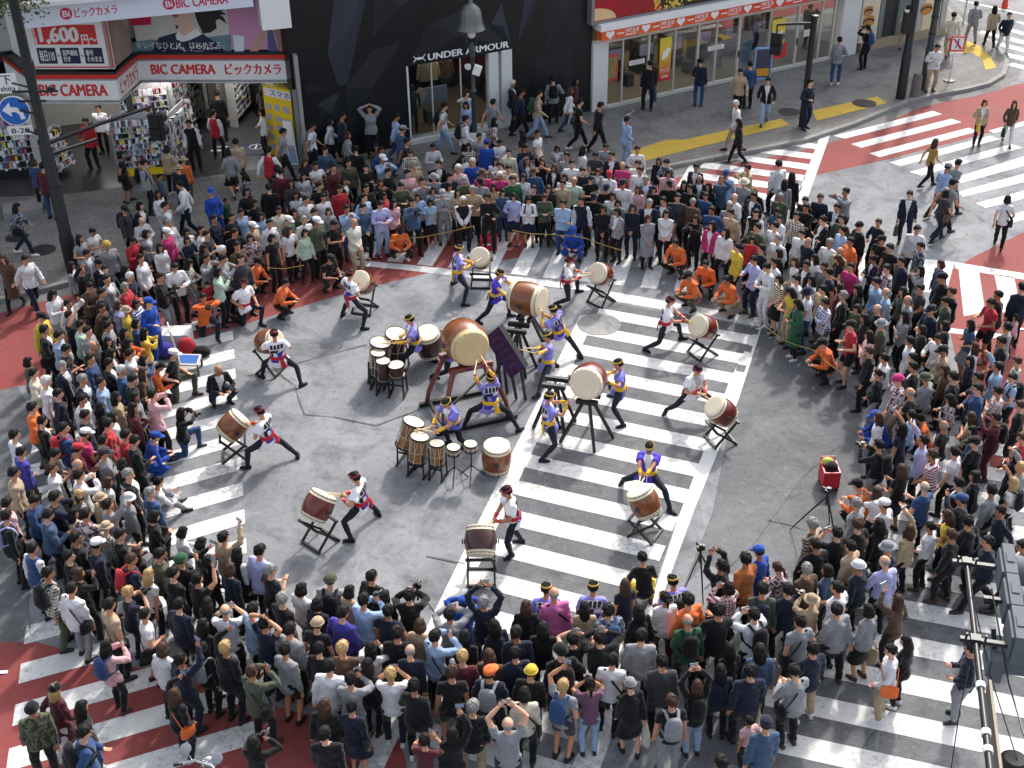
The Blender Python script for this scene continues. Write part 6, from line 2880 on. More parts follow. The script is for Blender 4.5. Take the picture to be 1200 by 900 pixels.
# push apart anybody standing inside a neighbour
for it in range(40):
    for i in range(len(PEOPLE)):
        for j in range(i):
            a, b = PEOPLE[i]['root'], PEOPLE[j]['root']
            d = a - b
            d.z = 0
            L = d.length
            if L < .44:
                k = (.44 - L) * .25
                u = d.normalized() if L > 1e-3 else Vector((1, 0, 0))
                if it < 38 and not PEOPLE[i].get('fix'):
                    a += u * k
                    b -= u * k

# who shows largest in the picture: paint everybody on a coarse grid, far to near
GW, GH = 600, 450
buf = np.full((GH, GW), -1, np.int32)
order = sorted(range(len(PEOPLE)), key=lambda i: -(PEOPLE[i]['root'] - CAM_P).length)
for i in order:
    p = PEOPLE[i]
    J = skel(p['st'])
    for a, bb, wd in (((0, 0, 0), (0, 0, .9), .34), ((0, 0, .8), (0, 0, 1.45), .42), ((0, 0, 1.4), (0, 0, 1.72), .18)):
        top = J['head'].z + .12
        k = top / 1.72 * p['s']
        x0, y0, _ = proj(p['root'] + Vector(a) * k)
        x1, y1, dd = proj(p['root'] + Vector(bb) * k)
        hw = wd * p['s'] * CAM_F / dd / 2
        for yy in range(int(min(y0, y1) / 2), int(max(y0, y1) / 2) + 1):
            if 0 <= yy < GH:
                t_ = (yy * 2 - y0) / (y1 - y0) if abs(y1 - y0) > 1 else 0
                xm = x0 + (x1 - x0) * t_
                buf[yy, max(0, int((xm - hw) / 2)):max(0, min(GW, int((xm + hw) / 2) + 1))] = i
cnt = np.bincount(buf[buf >= 0], minlength=len(PEOPLE))
for i, p in enumerate(PEOPLE):
    p['area'] = int(cnt[i])
LIMIT = 300
rank = sorted(range(len(PEOPLE)), key=lambda i: -PEOPLE[i]['area'])
for n, i in enumerate(rank):
    p = PEOPLE[i]
    p['solo'] = n < LIMIT and p['area'] > 0

# ---- labels
def garment(p, short=False):
    c, s = CLOTH[p['top'][1:]][0], GARM[p['top'][0]]
    if p['top'][0] == 'l':
        s = 'shirt' if not p['fem'] else 'top'
        if p['top'][1:] in ('bk', 'nv', 'br', 'ol', 'dg', 'db', 'or', 'sb', 'gy', 'be', 'bl'):
            s = 'jacket'
    return c + ' ' + s
def who(p):
    if p['child']:
        return 'small child'
    if p['hair'][0] in HATN and len(p['hair']) > 1:
        return ('woman' if p['fem'] else 'man') + ' in %s %s and' % (CLOTH[p['hair'][1:]][0], HATN[p['hair'][0]])
    return HAIR[p['hair']][2] + ' in'
def core(p):
    g = garment(p)
    k = who(p)
    return (k + ' in ' + g) if p['child'] else k + ' ' + g
def brief(p):
    return ('woman' if p['fem'] else 'man') + ' in ' + garment(p)
def bagname(p):
    if p['bag']:
        return 'wearing %s backpack' % CLOTH[p['bag'][1]][0] if p['bag'][0] == 'k' else 'with %s shoulder bag' % CLOTH[p['bag'][1]][0]
    return ''
from collections import Counter
C0 = Counter(core(p) for p in PEOPLE)
CP = Counter((core(p), POSEN[p['pose']]) for p in PEOPLE)
CB = Counter((core(p), bagname(p)) for p in PEOPLE)
MARKS = [('bell-shaped street lamp', 557, 150), ('red box on the crossing', 573, 285), ('red trolley', 970, 560), ('blue-decked trolley', 222, 422), ('tall left signal pole', 70, 260),
         ('black traffic signal pole', 940, 130), ('foreground mast arm', 1140, 800), ('yellow shop cabinet', 330, 150), ('red-bordered crossing sign', 1125, 60), ('store window of black building', 500, 130),
         ('hanging red banner', 778, 75), ('flat drum by the lectern', 600, 410)][:11]
used = set()
def rel(p, ax, ay):
    dx, dy = p['px'] - ax, p['py'] - ay
    if abs(dx) > abs(dy) * .8:
        return 'left of' if dx < 0 else 'right of'
    return 'just behind' if dy < 0 else 'just in front of'
anchors = [q for q in PEOPLE if C0[core(q)] == 1 and q['solo']]
def label(p):
    c, ps, bg = core(p), POSEN[p['pose']], bagname(p)
    out = None
    if C0[c] == 1:
        out = ' '.join(x for x in (c, ps or bg) if x)
        if len(out.split()) < 6 and ps and bg:
            out += ' ' + bg
        if len(out.split()) < 4:
            out += ' among the onlookers'
    elif ps and CP[(c, ps)] == 1:
        out = c + ' ' + ps
    elif bg and CB[(c, bg)] == 1:
        out = c + ' ' + bg
    if out and out not in used and len(out.split()) <= 16:
        used.add(out)
        return out
    near = sorted([(math.hypot(p['px'] - q['px'], p['py'] - q['py']), core(q), q['px'], q['py']) for q in anchors if q is not p] +
                  [(math.hypot(p['px'] - x, p['py'] - y) * .8, n, x, y) for n, x, y in MARKS])
    for d, n, x, y in near[:30]:
        s = '%s %s %s %s' % (c, ps, rel(p, x, y), 'the ' + n)
        s = ' '.join(s.split())
        if len(s.split()) > 16:
            s = ' '.join(('%s %s the %s' % (c, rel(p, x, y), n)).split())
        if len(s.split()) <= 16 and s not in used:
            used.add(s)
            p['rel'] = '%s the %s' % (rel(p, x, y), n)
            return s
    used.add(c)
    return c
for i in rank:
    if PEOPLE[i]['solo']:
        PEOPLE[i]['label'] = label(PEOPLE[i])

# ---- building one onlooker
TOPSTYLE = {'t': 't', 'l': 'l', 'j': 'l', 'h': 'l', 'd': 'c', 'c': 'c', 'v': 'l', 's': 's'}
def linkmat(o, mats):
    for i, m in enumerate(mats):
        if m is not None:
            o.material_slots[i].link = 'OBJECT'
            o.material_slots[i].material = m
def top_mats(p):
    m = cloth(p['top'][1:])
    if p['top'][0] == 'j':
        return [m, cloth('wh'), m]
    if p['top'][0] == 'v':
        return [m, m, cloth('wh')]
    return [m, m, m]
def head_frame(J):
    return Matrix.Translation(J['head']) @ J['hm'].to_4x4()
def hair_of(p):
    h = p['hair']
    if len(h) > 1:
        return 'cap', 'black', h[0], h[1:]
    k, c, _ = HAIR[h]
    return k, c, None, None
_bag = {}
def person(p):
    st = p['st']
    J = skel(st)
    o = put('person', pmesh(st, 'body'))
    linkmat(o, [SKIN[p['skin']]])
    o.location = p['root']
    o.rotation_euler = (0, 0, p['rz'])
    o.scale = (p['s'] * p['wid'], p['s'] * p['wid'], p['s'])
    tag(o, p['label'], 'person', 'onlookers around the drum ring')
    ts = TOPSTYLE[p['top'][0]]
    c = put({'d': 'dress', 'c': 'coat', 'j': 'jacket', 'h': 'hoodie', 'v': 'vest'}.get(p['top'][0], 'shirt'), pmesh(st, 'top', ts), o)
    linkmat(c, top_mats(p))
    bs, bc = BOT[p['bot']]
    c = put({'skirt': 'skirt', 'shorts': 'shorts'}.get(bs, 'trousers'), pmesh(st, 'bottom', bs), o)
    linkmat(c, [cloth(bc)])
    for n in 'LR':
        c = put('shoe', pmesh(st, 'shoe', n), o)
        linkmat(c, [SHOE[p['shoe']]])
    k, col, hat, hc = hair_of(p)
    c = put('hair', hmesh(k), o)
    c.matrix_local = head_frame(J)
    linkmat(c, [HAIRC[col]])
    if p.get('beret'):
        hat, hc = 'N', p['beret']
    if hat:
        c = put({'C': 'cap', 'U': 'sun_hat', 'N': 'knitted_hat'}[hat], hmesh('hat:' + hat), o)
        c.matrix_local = head_frame(J)
        linkmat(c, [cloth(hc)])
    if p['bag']:
        sgn = -1 if math.sin(p['rz']) > .2 else 1
        key = (st, p['bag'][0], sgn)
        if key not in _bag:
            _bag[key] = (bag_back(J, None, None) if p['bag'][0] == 'k' else bag_side(J, sgn)).mesh('bag', [None], True)
        c = put('backpack' if p['bag'][0] == 'k' else 'shoulder_bag', _bag[key], o)
        linkmat(c, [cloth(p['bag'][1])])
    return o
def place_with(o, p, pt, rot):
    o.matrix_world = Matrix.Translation(p['root']) @ Matrix.Rotation(p['rz'], 4, 'Z') @ Matrix.Scale(p['s'], 4) @ Matrix.Translation(pt) @ rot
phone_b = MB()
phone_b.box((0, 0, 0), (.078, .01, .152), 0)
phone_b.box((0, -.0062, 0), (.068, .002, .135), 1)
phone_me = phone_b.mesh('phone', [mat('phone_case', (.02, .02, .022), .3), mat('phone_screen', (.10, .14, .2), .1, emit=.25)])
cam_b = MB()
cam_b.box((0, 0, 0), (.14, .06, .095))
cam_b.box((0, 0, .06), (.06, .05, .035))
cam_b.lathe([(.03, .038), (.05, .04), (.13, .038), (.13, .03), (.12, .02)], (0, 0, 0), (0, 1, 0), 16)
cam_b.box((.05, .012, -.005), (.03, .07, .08))
cam_me = cam_b.mesh('camera', [mat('camera_body', (.014, .014, .015), .35)], True)
tote_b = MB()
tote_b.tube([(0, 0, -.46), (0, 0, -.45), (0, 0, -.2), (0, 0, -.14)], [(.05, .10), (.07, .14), (.06, .15), (.03, .14)], 10, ref=(1, 0, 0))
for s in (-1, 1):
    tote_b.tube([(s * .02, -.09, -.15), (s * .012, -.05, -.03), (0, 0, .0), (s * .012, .05, -.03), (s * .02, .09, -.15)], [.008] * 5, 6)
tote_me = tote_b.mesh('bag', [None], True)

def carry(p):
    J = skel(p['st'])
    sub = brief(p)
    nm = p['label']
    def lab(a):
        for tx in (a + nm, a + core(p) + ' ' + p.get('rel', ''), a + brief(p) + ' ' + p.get('rel', ''), a.replace(' of ', ' held ') + p.get('rel', 'by the ' + core(p))):
            if len(tx.split()) <= 16:
                return ' '.join(tx.split())
        return ' '.join((a + core(p)).split()[:16])
    if p['pose'] in 'PRUK' and p['st'] != 'K1':
        L, Rr = J['wrL'], J['wrR']
        dl = (L - J['elL']).normalized() * .09
        dr = (Rr - J['elR']).normalized() * .09
        if p['st'] in ('R0',): pt, rot = Rr + dr + Vector((0, .03, .04)), Matrix.Rotation(math.radians(90), 4, 'Y')
        elif p['st'] == 'R1': pt, rot = L + dl + Vector((0, .03, .04)), Matrix.Rotation(math.radians(90), 4, 'Y')
        else: pt, rot = (L + dl + Rr + dr) / 2 + Vector((0, .015, .01)), Matrix.Rotation(math.radians(90), 4, 'Y')
        iscam = p['pose'] == 'K' or (p['pose'] == 'P' and int(p['px']) % 3 == 0)
        if iscam:
            o = put('photo_camera', cam_me)
            place_with(o, p, pt + Vector((0, .0, -.01)), Matrix.Identity(4))
            tag(o, lab('black camera of '), 'camera', 'cameras held by onlookers')
        else:
            o = put('mobile_phone', phone_me)
            place_with(o, p, pt, rot)
            tag(o, lab('phone of '), 'phone', 'phones held by onlookers')
    if p['hand']:
        W = J['wrR'] + (J['wrR'] - J['elR']).normalized() * .07
        o = put('hand_bag', tote_me)
        linkmat(o, [cloth(p['hand'])])
        place_with(o, p, W, Matrix.Identity(4))
        tag(o, lab('%s bag of ' % CLOTH[p['hand']][0]), 'bag', 'bags carried by onlookers')
solo = [p for p in PEOPLE if p['solo']]
for p in solo:
    person(p)
    carry(p)

# ---- everybody else of the packed crowd, as one mass
rest = [p for p in PEOPLE if not p['solo']]
ZONES = [
    [gp(*q) for q in ((60, 440), (100, 330), (230, 300), (235, 335), (190, 385), (165, 460), (160, 560), (200, 650), (330, 700), (300, 760), (180, 745), (70, 650), (30, 560))],
    [gp(*q) for q in ((230, 290), (380, 230), (620, 215), (800, 235), (860, 300), (770, 300), (640, 275), (500, 285), (400, 300), (300, 320))],
    [gp(*q) for q in ((820, 260), (960, 290), (1080, 350), (1180, 480), (1190, 620), (1080, 640), (1010, 640), (1015, 560), (1010, 480), (930, 400), (860, 340))],
    [gp(*q) for q in ((330, 740), (480, 760), (700, 760), (850, 745), (1000, 660), (1060, 680), (1000, 780), (860, 880), (700, 900), (500, 900), (400, 860))]]
occ = [p['root'] for p in PEOPLE]
R2 = random.Random(5)
tops = ['lbk', 'lnv', 'lgy', 'lwh', 'lbe', 'llg', 'twh', 'lbl', 'jbk', 'ldg', 'lbk', 'tbk', 'lol', 'tgy', 'jnv', 'lcr', 'llb', 'lck', 'jgy', 'lfd', 'lwh', 'lbr', 'tnv', 'ldb']
for zn in ZONES:
    xs, ys = [v.x for v in zn], [v.y for v in zn]
    zz = [(v.x, v.y) for v in zn]
    for _ in range(900):
        q = Vector((R2.uniform(min(xs), max(xs)), R2.uniform(min(ys), max(ys)), 0))
        if not inside(q, zz) or any((q - Vector((o.x, o.y, 0))).length < .58 for o in occ) :
            continue
        d = CENTRE - q
        hx, hy, _k = proj(q + Vector((0, 0, 1.6)))
        # keep the faces of people already placed clear
        if any(abs(hx - s_['px']) < 9 and -4 < s_['py'] - hy < 12 for s_ in solo):
            pass
        f = R2.random() < .45
        st = R2.choice(ALT['S'] + ALT['A'])
        rest.append(dict(root=Vector((q.x, q.y, floor_z(q))), rz=-math.atan2(d.x, d.y) + R2.gauss(0, .15), st=st, s=(R2.uniform(1.5, 1.6) if f else R2.uniform(1.6, 1.68)) / 1.72, wid=.95 if f else 1.0,
                         top=R2.choice(tops), bot=R2.choice('kknjg'), hair=R2.choice('lnoalp') if f else R2.choice('bbbwgbCB'.replace('C', 'b')), fem=f, skin=R2.randrange(3), shoe=0, child=False))
        occ.append(q)
_lo = {}
def lo_mesh(st, what, style=None):
    k = (st, what, style)
    if k not in _lo:
        src = hmesh(style) if what == 'hair' else pmesh(st, what, style)
        t_ = bpy.data.objects.new('tmp', src)
        COL.objects.link(t_)
        d = t_.modifiers.new('d', 'DECIMATE')
        d.ratio = {'body': .16, 'hair': .35}.get(what, .32)
        dg = bpy.context.evaluated_depsgraph_get()
        me = bpy.data.meshes.new_from_object(t_.evaluated_get(dg))
        bpy.data.objects.remove(t_)
        me.calc_loop_triangles()
        nv = len(me.vertices)
        co = np.empty(nv * 3, np.float32)
        me.vertices.foreach_get('co', co)
        nt_ = len(me.loop_triangles)
        tr = np.empty(nt_ * 3, np.int32)
        mi = np.empty(nt_, np.int32)
        me.loop_triangles.foreach_get('vertices', tr)
        me.loop_triangles.foreach_get('material_index', mi)
        bpy.data.meshes.remove(me)
        _lo[k] = (co.reshape(-1, 3), tr.reshape(-1, 3), mi)
    return _lo[k]
VV, TT, MI, ml, base = [], [], [], [], 0
def mslot(m):
    if m not in ml:
        ml.append(m)
    return ml.index(m)
for p in rest:
    J = skel(p['st'])
    M = Matrix.Translation(p['root']) @ Matrix.Rotation(p['rz'], 4, 'Z') @ Matrix.Diagonal((p['s'] * p['wid'], p['s'] * p['wid'], p['s'], 1))
    k, col, hat, hc = hair_of(p)
    items = [(lo_mesh(p['st'], 'body'), M, [SKIN[p['skin']], MATS['eye_dark'], MATS['lip']]),
             (lo_mesh(p['st'], 'top', TOPSTYLE[p['top'][0]]), M, top_mats(p)),
             (lo_mesh(p['st'], 'bottom', BOT[p['bot']][0]), M, [cloth(BOT[p['bot']][1])]),
             (lo_mesh(p['st'], 'hair', k), M @ head_frame(J), [HAIRC[col]])]
    items += [(lo_mesh(p['st'], 'shoe', n), M, [SHOE[0]]) for n in 'LR']
    if hat:
        items.append((lo_mesh(p['st'], 'hair', 'hat:' + hat), M @ head_frame(J), [cloth(hc)]))
    for (co, tr, mi), X, mats in items:
        A = np.array(X)
        VV.append(co @ A[:3, :3].T + A[:3, 3])
        TT.append(tr + base)
        lut = np.array([mslot(m) for m in mats] + [0, 0, 0])
        MI.append(lut[mi])
        base += len(co)
if rest:
    V = np.concatenate(VV).astype(np.float32)
    T = np.concatenate(TT).astype(np.int32)
    me = bpy.data.meshes.new('crowd')
    me.vertices.add(len(V))
    me.vertices.foreach_set('co', V.ravel())
    me.loops.add(len(T) * 3)
    me.loops.foreach_set('vertex_index', T.ravel())
    me.polygons.add(len(T))
    me.polygons.foreach_set('loop_start', np.arange(0, len(T) * 3, 3, dtype=np.int32))
    me.polygons.foreach_set('material_index', np.concatenate(MI).astype(np.int32))
    me.polygons.foreach_set('use_smooth', [True] * len(T))
    for m in ml:
        me.materials.append(m)
    me.update(calc_edges=True)
    me.validate()
    o = put('crowd', me)
    tag(o, 'mass of onlookers packed between and behind the nearer people round the ring', 'crowd', None, 'stuff')
print('people', len(PEOPLE), 'solo', len(solo), 'rest', len(rest), 'tris', len(T))
# ---------------------------------------------------------------- the drummers
HAPPI = {'w': mat('coat_white', srgb('#e2e0e2'), .8, noise=.06, scale=10, bump=.2), 'p': mat('coat_violet', srgb('#6a68bd'), .75, noise=.15, scale=9, bump=.2),
         'pp': mat('coat_violet_pale', srgb('#7f7dc8'), .75, noise=.18, scale=9, bump=.2), 'pb': mat('coat_violet_bright', srgb('#4331b4'), .75, noise=.1, scale=9, bump=.2)}
TIGHT = mat('leggings_navy', srgb('#171a28'), .8, noise=.1, scale=10, bump=.2)
SASH = {'r': mat('sash_red', srgb('#b3182b'), .7), 'y': mat('sash_yellow', srgb('#dfae1f'), .7)}
BANDR, BANDY = mat('headband_red', srgb('#96283a'), .7, noise=.3, scale=40), mat('headband_gold', srgb('#c8a54a'), .7, noise=.2, scale=40)
INK, INKP, INKR = mat('ink_black', (.012, .012, .018), .7), mat('ink_violet', srgb('#3b2f92'), .7), mat('ink_white', srgb('#d6d4dc'), .7)
STICK = mat('stick_wood', srgb('#d9c08c'), .55)

def solve(d):
    """skeleton in the drummer's own frame from the places seen in the photo"""
    fa, fb = gp(*d['feet'][0]), gp(*d['feet'][1])
    mid = (fa + fb) / 2
    hz = d.get('hz', 1.56)
    spread = (fa - fb).length
    while hz > 1.0:
        head = gp(*d['head'], hz)
        v = Vector((mid.x - head.x, mid.y - head.y))
        hd = v * d.get('lean', .55)
        hl = min(hd.length, .45)
        if hd.length > 1e-6:
            hd = hd.normalized() * hl
        pel = Vector((head.x + hd.x, head.y + hd.y, hz - math.sqrt(.70 ** 2 - hl ** 2)))
        if all((Vector((f.x, f.y, .085)) - pel).length < .865 for f in (fa, fb)):
            break
        hz -= .02
    rz = -math.radians(d['face'])
    root = Vector((pel.x, pel.y, 0))
    X = (Matrix.Translation(root) @ Matrix.Rotation(rz, 4, 'Z')).inverted()
    lp, lh = X @ pel, X @ head
    la, lb = X @ fa, X @ fb
    if la.x > lb.x:
        la, lb = lb, la
    ha, hb = [X @ gp(*q) for q in d['hands']]
    if ha.x > hb.x:
        ha, hb = hb, ha
    up = (lh - lp).normalized()
    lean = math.atan2(up.y, up.z)
    kw = dict(pel=tuple(lp), lean=lean, side=up.x, hl=tuple(ha), hr=tuple(hb), fl=(la.x, la.y, d.get('toe', (20, 20))[0]), fr=(lb.x, lb.y, -d.get('toe', (20, 20))[1]),
              pitch=d.get('pitch', .25), yaw=d.get('yaw', 0), grip='grip', el=(-.9, -.3, -.5), er=(.9, -.3, -.5), kl=(-.7, .8, .1), kr=(.7, .8, .1))
    return skeleton(**kw), root, rz

def back_print(J, top_me, kind):
    """lettering and swirl printed on the back of the coat"""
    bvh = BVHTree.FromPolygons([v.co[:] for v in top_me.vertices], [tuple(p.vertices) for p in top_me.polygons])
    b = MB()
    P, up, rt, fw = J['pel'], J['up'], J['rt'], J['fw']
    def spot(u, v, lift=.006):
        o = P + rt * u + up * v - fw * .6
        h = bvh.ray_cast(o, fw, 1.2)
        return (h[0] - fw * lift) if h[0] is not None else None
    def patch(u0, u1, v0, v1, mi, n=4, shear=0.0, lift=.007):
        g = [[spot(u0 + (u1 - u0) * i / n + shear * j / n, v0 + (v1 - v0) * j / n, lift) for i in range(n + 1)] for j in range(n + 1)]
        for j in range(n):
            for i in range(n):
                q = [g[j][i], g[j][i + 1], g[j + 1][i + 1], g[j + 1][i]]
                if all(x is not None for x in q):
                    b.add(q, [(0, 1, 2, 3)], mi)
    if kind == 'rich':
        patch(-.17, .17, .34, .47, 2, 7, 0, .003)
        patch(.02, .17, .0, .26, 2, 6, 0, .0032)
        patch(-.17, -.03, -.06, .14, 1, 6, .04, .0034)
    if kind != 'plain':
        for k in range(4):
            u = -.155 + .08 * k
            patch(u, u + .06, .35, .46, 0, 3, .012)
        patch(-.16, .0, .25, .32, 0, 5, .05)
        patch(-.16, -.10, .13, .29, 0, 4)
        patch(-.10, .02, .03, .2, 1, 5, .12)
        patch(.0, .16, .15, .25, 1, 5, -.03)
        patch(.04, .15, .02, .12, 1, 4, .02)
        patch(.03, .16, .27, .33, 2, 4)
        patch(-.17, .0, -.03, .05, 1, 4)
        patch(-.02, .12, -.08, -.02, 2, 4)
    return b

def drummer(d, i):
    J, root, rz = solve(d)
    o = put('person', body_mesh(J))
    linkmat(o, [SKIN[d.get('skin', 1)]])
    o.location, o.rotation_euler = root, (0, 0, rz)
    tag(o, d['label'], 'person', 'drummers playing in the ring')
    tm = top_mesh(J, 'happi')
    c = put('coat', tm, o)
    hp = HAPPI[d['coat']]
    linkmat(c, [hp, HAPPI['w'] if d['coat'] != 'w' else MATS['cloth_pale_grey'] if 'cloth_pale_grey' in MATS else hp, hp])
    b = back_print(J, tm, d.get('print', 'rich' if d['coat'] == 'pp' else 'yes'))
    if b.f:
        q = put('back_print', b.mesh('back_print', [INK, INKP, INKR]), c)
    bm_ = bottom_mesh(J, 'tight')
    c = put('leggings', bm_, o)
    linkmat(c, [TIGHT])
    for n in 'LR':
        s = put('shoe', shoe_mesh(J, n), o)
        linkmat(s, [TIGHT])
    h = put('hair', hmesh('short'), o)
    h.matrix_local = head_frame(J)
    linkmat(h, [HAIRC['black']])
    red = d['coat'] == 'w'
    h = put('headband', hmesh('band'), o)
    h.matrix_local = head_frame(J)
    linkmat(h, [BANDR if red else BANDY])
    P, up, rt, fw = J['pel'], J['up'], J['rt'], J['fw']
    b = MB()
    b.tube([P + up * .03, P + up * .045, P + up * .11, P + up * .125], [(.178, .137), (.19, .148), (.186, .144), (.172, .132)], 20, ref=rt)
    b.tube([P + up * .08 - fw * .14 + rt * .06, P - up * .02 - fw * .17 + rt * .08, P - up * .18 - fw * .17 + rt * .11], [(.03, .02), (.05, .018), (.07, .012)], 8, ref=rt)
    s = put('sash', b.mesh('sash', [SASH['r' if red else 'y']], True), o)
    for n in 'LR':
        W, E = J['wr' + n], J['el' + n]
        b = MB()
        k = .55 if not red else .35
        b.tube([W, W.lerp(E, .1), W.lerp(E, k)], [.034, .037, .043], 10)
        put('wristband', b.mesh('wristband', [SASH['r' if red else 'y']], True), o)
    # sticks, each held in a hand
    X = Matrix.Translation(root) @ Matrix.Rotation(rz, 4, 'Z')
    aim = gp(*d['drum'])
    for n, sd_ in (('L', 'left'), ('R', 'right')):
        W, E = J['wr' + n], J['el' + n]
        hp_ = X @ (W + (W - E).normalized() * .075)
        dr = (aim - hp_)
        dr = dr.normalized() if dr.length > .05 else Vector((0, 0, -1))
        b = MB()
        L = d.get('stick', .40)
        b.tube([hp_ - dr * .09, hp_ + dr * L], [.0135, .0115], 8)
        s = b.build('drumstick', STICK, None, True)
        tag(s, ' '.join(('drumstick in the %s hand of the ' % sd_ + d['short']).split()[:16]), 'drumstick', 'drumsticks in the hands of drummers')

D = [
    dict(feet=((401.3, 371), (425.3, 386.7)), head=(408.7, 321.3), hands=((415, 333, .98), (419, 341, .95)), face=50, coat='w', drum=(424, 331, .84), short='white-coated drummer at upper left', toe=(25, 30)),
    dict(feet=((308, 443.3), (353.3, 453.3)), head=(321.3, 392), hands=((309, 404, .95), (330, 404, .95)), face=345, coat='w', drum=(318, 398, .9), short='white-coated drummer at far left, back turned', toe=(40, 60)),
    dict(feet=((290.7, 549), (349.3, 536.7)), head=(306, 482), hands=((294, 496, 1.02), (299, 503, .95)), face=290, coat='w', drum=(284, 490, .95), short='white-coated lunging drummer at the left crossing', toe=(20, 60)),
    dict(feet=((412, 635.3), (444, 604)), head=(418.4, 559.3), hands=((403.3, 586, .97), (405.3, 578.7, 1.0)), face=285, coat='w', drum=(381, 577, 1.0), short='white-coated drummer at lower left', toe=(10, 40)),
    dict(feet=((599, 653), (611, 636)), head=(596, 574.7), hands=((580, 606, .98), (583, 611, .95)), face=255, coat='w', drum=(564, 618, 1.1), short='white-coated drummer at the front', hz=1.6, skin=2),
    dict(feet=((730, 565.3), (785, 600)), head=(761.3, 522), hands=((750, 562, .95), (754, 562, .95)), face=192, coat='pb', drum=(748, 572, 1.0), short='bright violet drummer straddling behind his drum', print='plain', toe=(55, 20), skin=2),
    dict(feet=((780, 484), (836, 487)), head=(816, 432), hands=((817, 461, .92), (826, 461, .95)), face=150, coat='w', drum=(834, 470, .9), short='white-coated drummer with topknot band at right', toe=(15, 60)),
    dict(feet=((756, 411.3), (798, 398)), head=(783.3, 352), hands=((802, 376, .95), (800, 371, 1.0)), face=105, coat='w', drum=(813, 380, .9), short='white-coated lunging drummer at upper right', toe=(20, 30)),
    dict(feet=((651.3, 358.7), (676.7, 342.7)), head=(665.3, 305.3), hands=((680.7, 324.7, .95), (680, 319, 1.0)), face=95, coat='w', drum=(696, 320, .95), short='white-coated drummer near the manhole', toe=(20, 30)),
    dict(feet=((543.3, 358.7), (530.7, 333.3)), head=(535.3, 291.3), hands=((552.7, 307.3, 1.0), (551, 311, .95)), face=70, coat='pp', drum=(562, 304, .95), short='violet-coated drummer at the upper drum', hz=1.6),
    dict(feet=((560, 378), (597, 371)), head=(584, 320), hands=((594, 347, 1.15), (600, 333, 1.25)), face=110, coat='pb', drum=(606, 345, 1.35), short='violet-coated drummer left of the large drum', print='plain'),
    dict(feet=((681, 420), (640, 411)), head=(648.7, 364), hands=((636, 373, 1.2), (638.5, 368, 1.28)), face=310, coat='pp', drum=(629, 356, 1.4), short='violet-coated drummer right of the large drum'),
    dict(feet=((629.3, 469.3), (652, 430.7)), head=(643.3, 392.7), hands=((618, 421, 1.08), (618, 411, 1.12)), face=262, coat='pp', drum=(604, 408, 1.2), short='violet-coated drummer at the draped rack', stick=.42, print='plain'),
    dict(feet=((544, 503.3), (607.3, 506)), head=(574, 440.7), hands=((554, 437, 1.72), (571, 428.7, 1.78)), face=340, coat='pp', drum=(561, 412, 1.85), short='violet-coated drummer reaching up to the great drum', stick=.42, pitch=-.3, toe=(70, 70), hz=1.42),
    dict(feet=((507.3, 443.3), (540, 432)), head=(528, 392), hands=((520, 398, 1.35), (524, 388, 1.5)), face=80, coat='p', drum=(526, 386, 1.8), short='violet-coated drummer half hidden behind the great drum', print='plain'),
    dict(feet=((471.3, 436.7), (510.7, 424.7)), head=(482, 373.3), hands=((466, 402, 1.0), (471, 393, 1.05)), face=262, coat='pp', drum=(452, 402, 1.0), short='violet-coated drummer of the rear drum set', toe=(20, 40)),
    dict(feet=((526, 520), (545, 523)), head=(525.3, 472), hands=((507.5, 497, 1.0), (513.5, 505, .96)), face=232, coat='p', drum=(494, 503, .98), short='violet-coated drummer of the front drum set', hz=1.58, print='plain'),
    dict(feet=((730, 500.7), (719.3, 466)), head=(727.3, 425.3), hands=((713, 438, 1.22), (713.5, 448, 1.12)), face=272, coat='p', drum=(700, 440, 1.4), short='violet-coated drummer right of the pale-headed drum', hz=1.6, print='plain'),
    dict(feet=((635, 541.7), (654, 503)), head=(640.7, 464.7), hands=((663, 471, 1.2), (664, 475.3, 1.12)), face=70, coat='pp', drum=(682, 458, 1.25), short='violet-coated drummer left of the pale-headed drum', hz=1.6)]
for i, d in enumerate(D):
    band = 'red headband' if d['coat'] == 'w' else 'yellow headband'
    d['label'] = ' '.join(('%s, %s' % (d['short'], band)).split()[:16])
    drummer(d, i)

# performers waiting at the edge of the ring
def waiting(px, py, stance, face, coat, label):
    J = skel(stance)
    c = gp(px, py, J['head'].z)
    rz = -math.radians(face)
    off = Matrix.Rotation(rz, 3, 'Z') @ Vector((J['head'].x, J['head'].y, 0))
    o = put('person', pmesh(stance, 'body'))
    linkmat(o, [SKIN[1]])
    o.location, o.rotation_euler = (c.x - off.x, c.y - off.y, 0), (0, 0, rz)
    tag(o, label, 'person', 'performers waiting at the edge of the ring')
    tm = pmesh(stance, 'top', 'happi')
    t_ = put('coat', tm, o)
    linkmat(t_, [HAPPI[coat], HAPPI['w'], HAPPI[coat]])
    b = back_print(J, tm, 'yes' if coat == 'w' else 'rich')
    if b.f:
        put('back_print', b.mesh('back_print', [INK, INKP, INKR]), t_)
    q = put('leggings', pmesh(stance, 'bottom', 'tight'), o)
    linkmat(q, [TIGHT])
    for n in 'LR':
        q = put('shoe', pmesh(stance, 'shoe', n), o)
        linkmat(q, [TIGHT])
    for nm, k, m_ in (('hair', 'short', HAIRC['black']), ('headband', 'band', BANDR if coat == 'w' else BANDY)):
        q = put(nm, hmesh(k), o)
        q.matrix_local = head_frame(J)
        linkmat(q, [m_])
    P, up, rt = J['pel'], J['up'], J['rt']
    b = MB()
    b.tube([P + up * .03, P + up * .045, P + up * .11, P + up * .125], [(.178, .137), (.19, .148), (.186, .144), (.172, .132)], 20, ref=rt)
    put('sash', b.mesh('sash', [SASH['r' if coat == 'w' else 'y']], True), o)
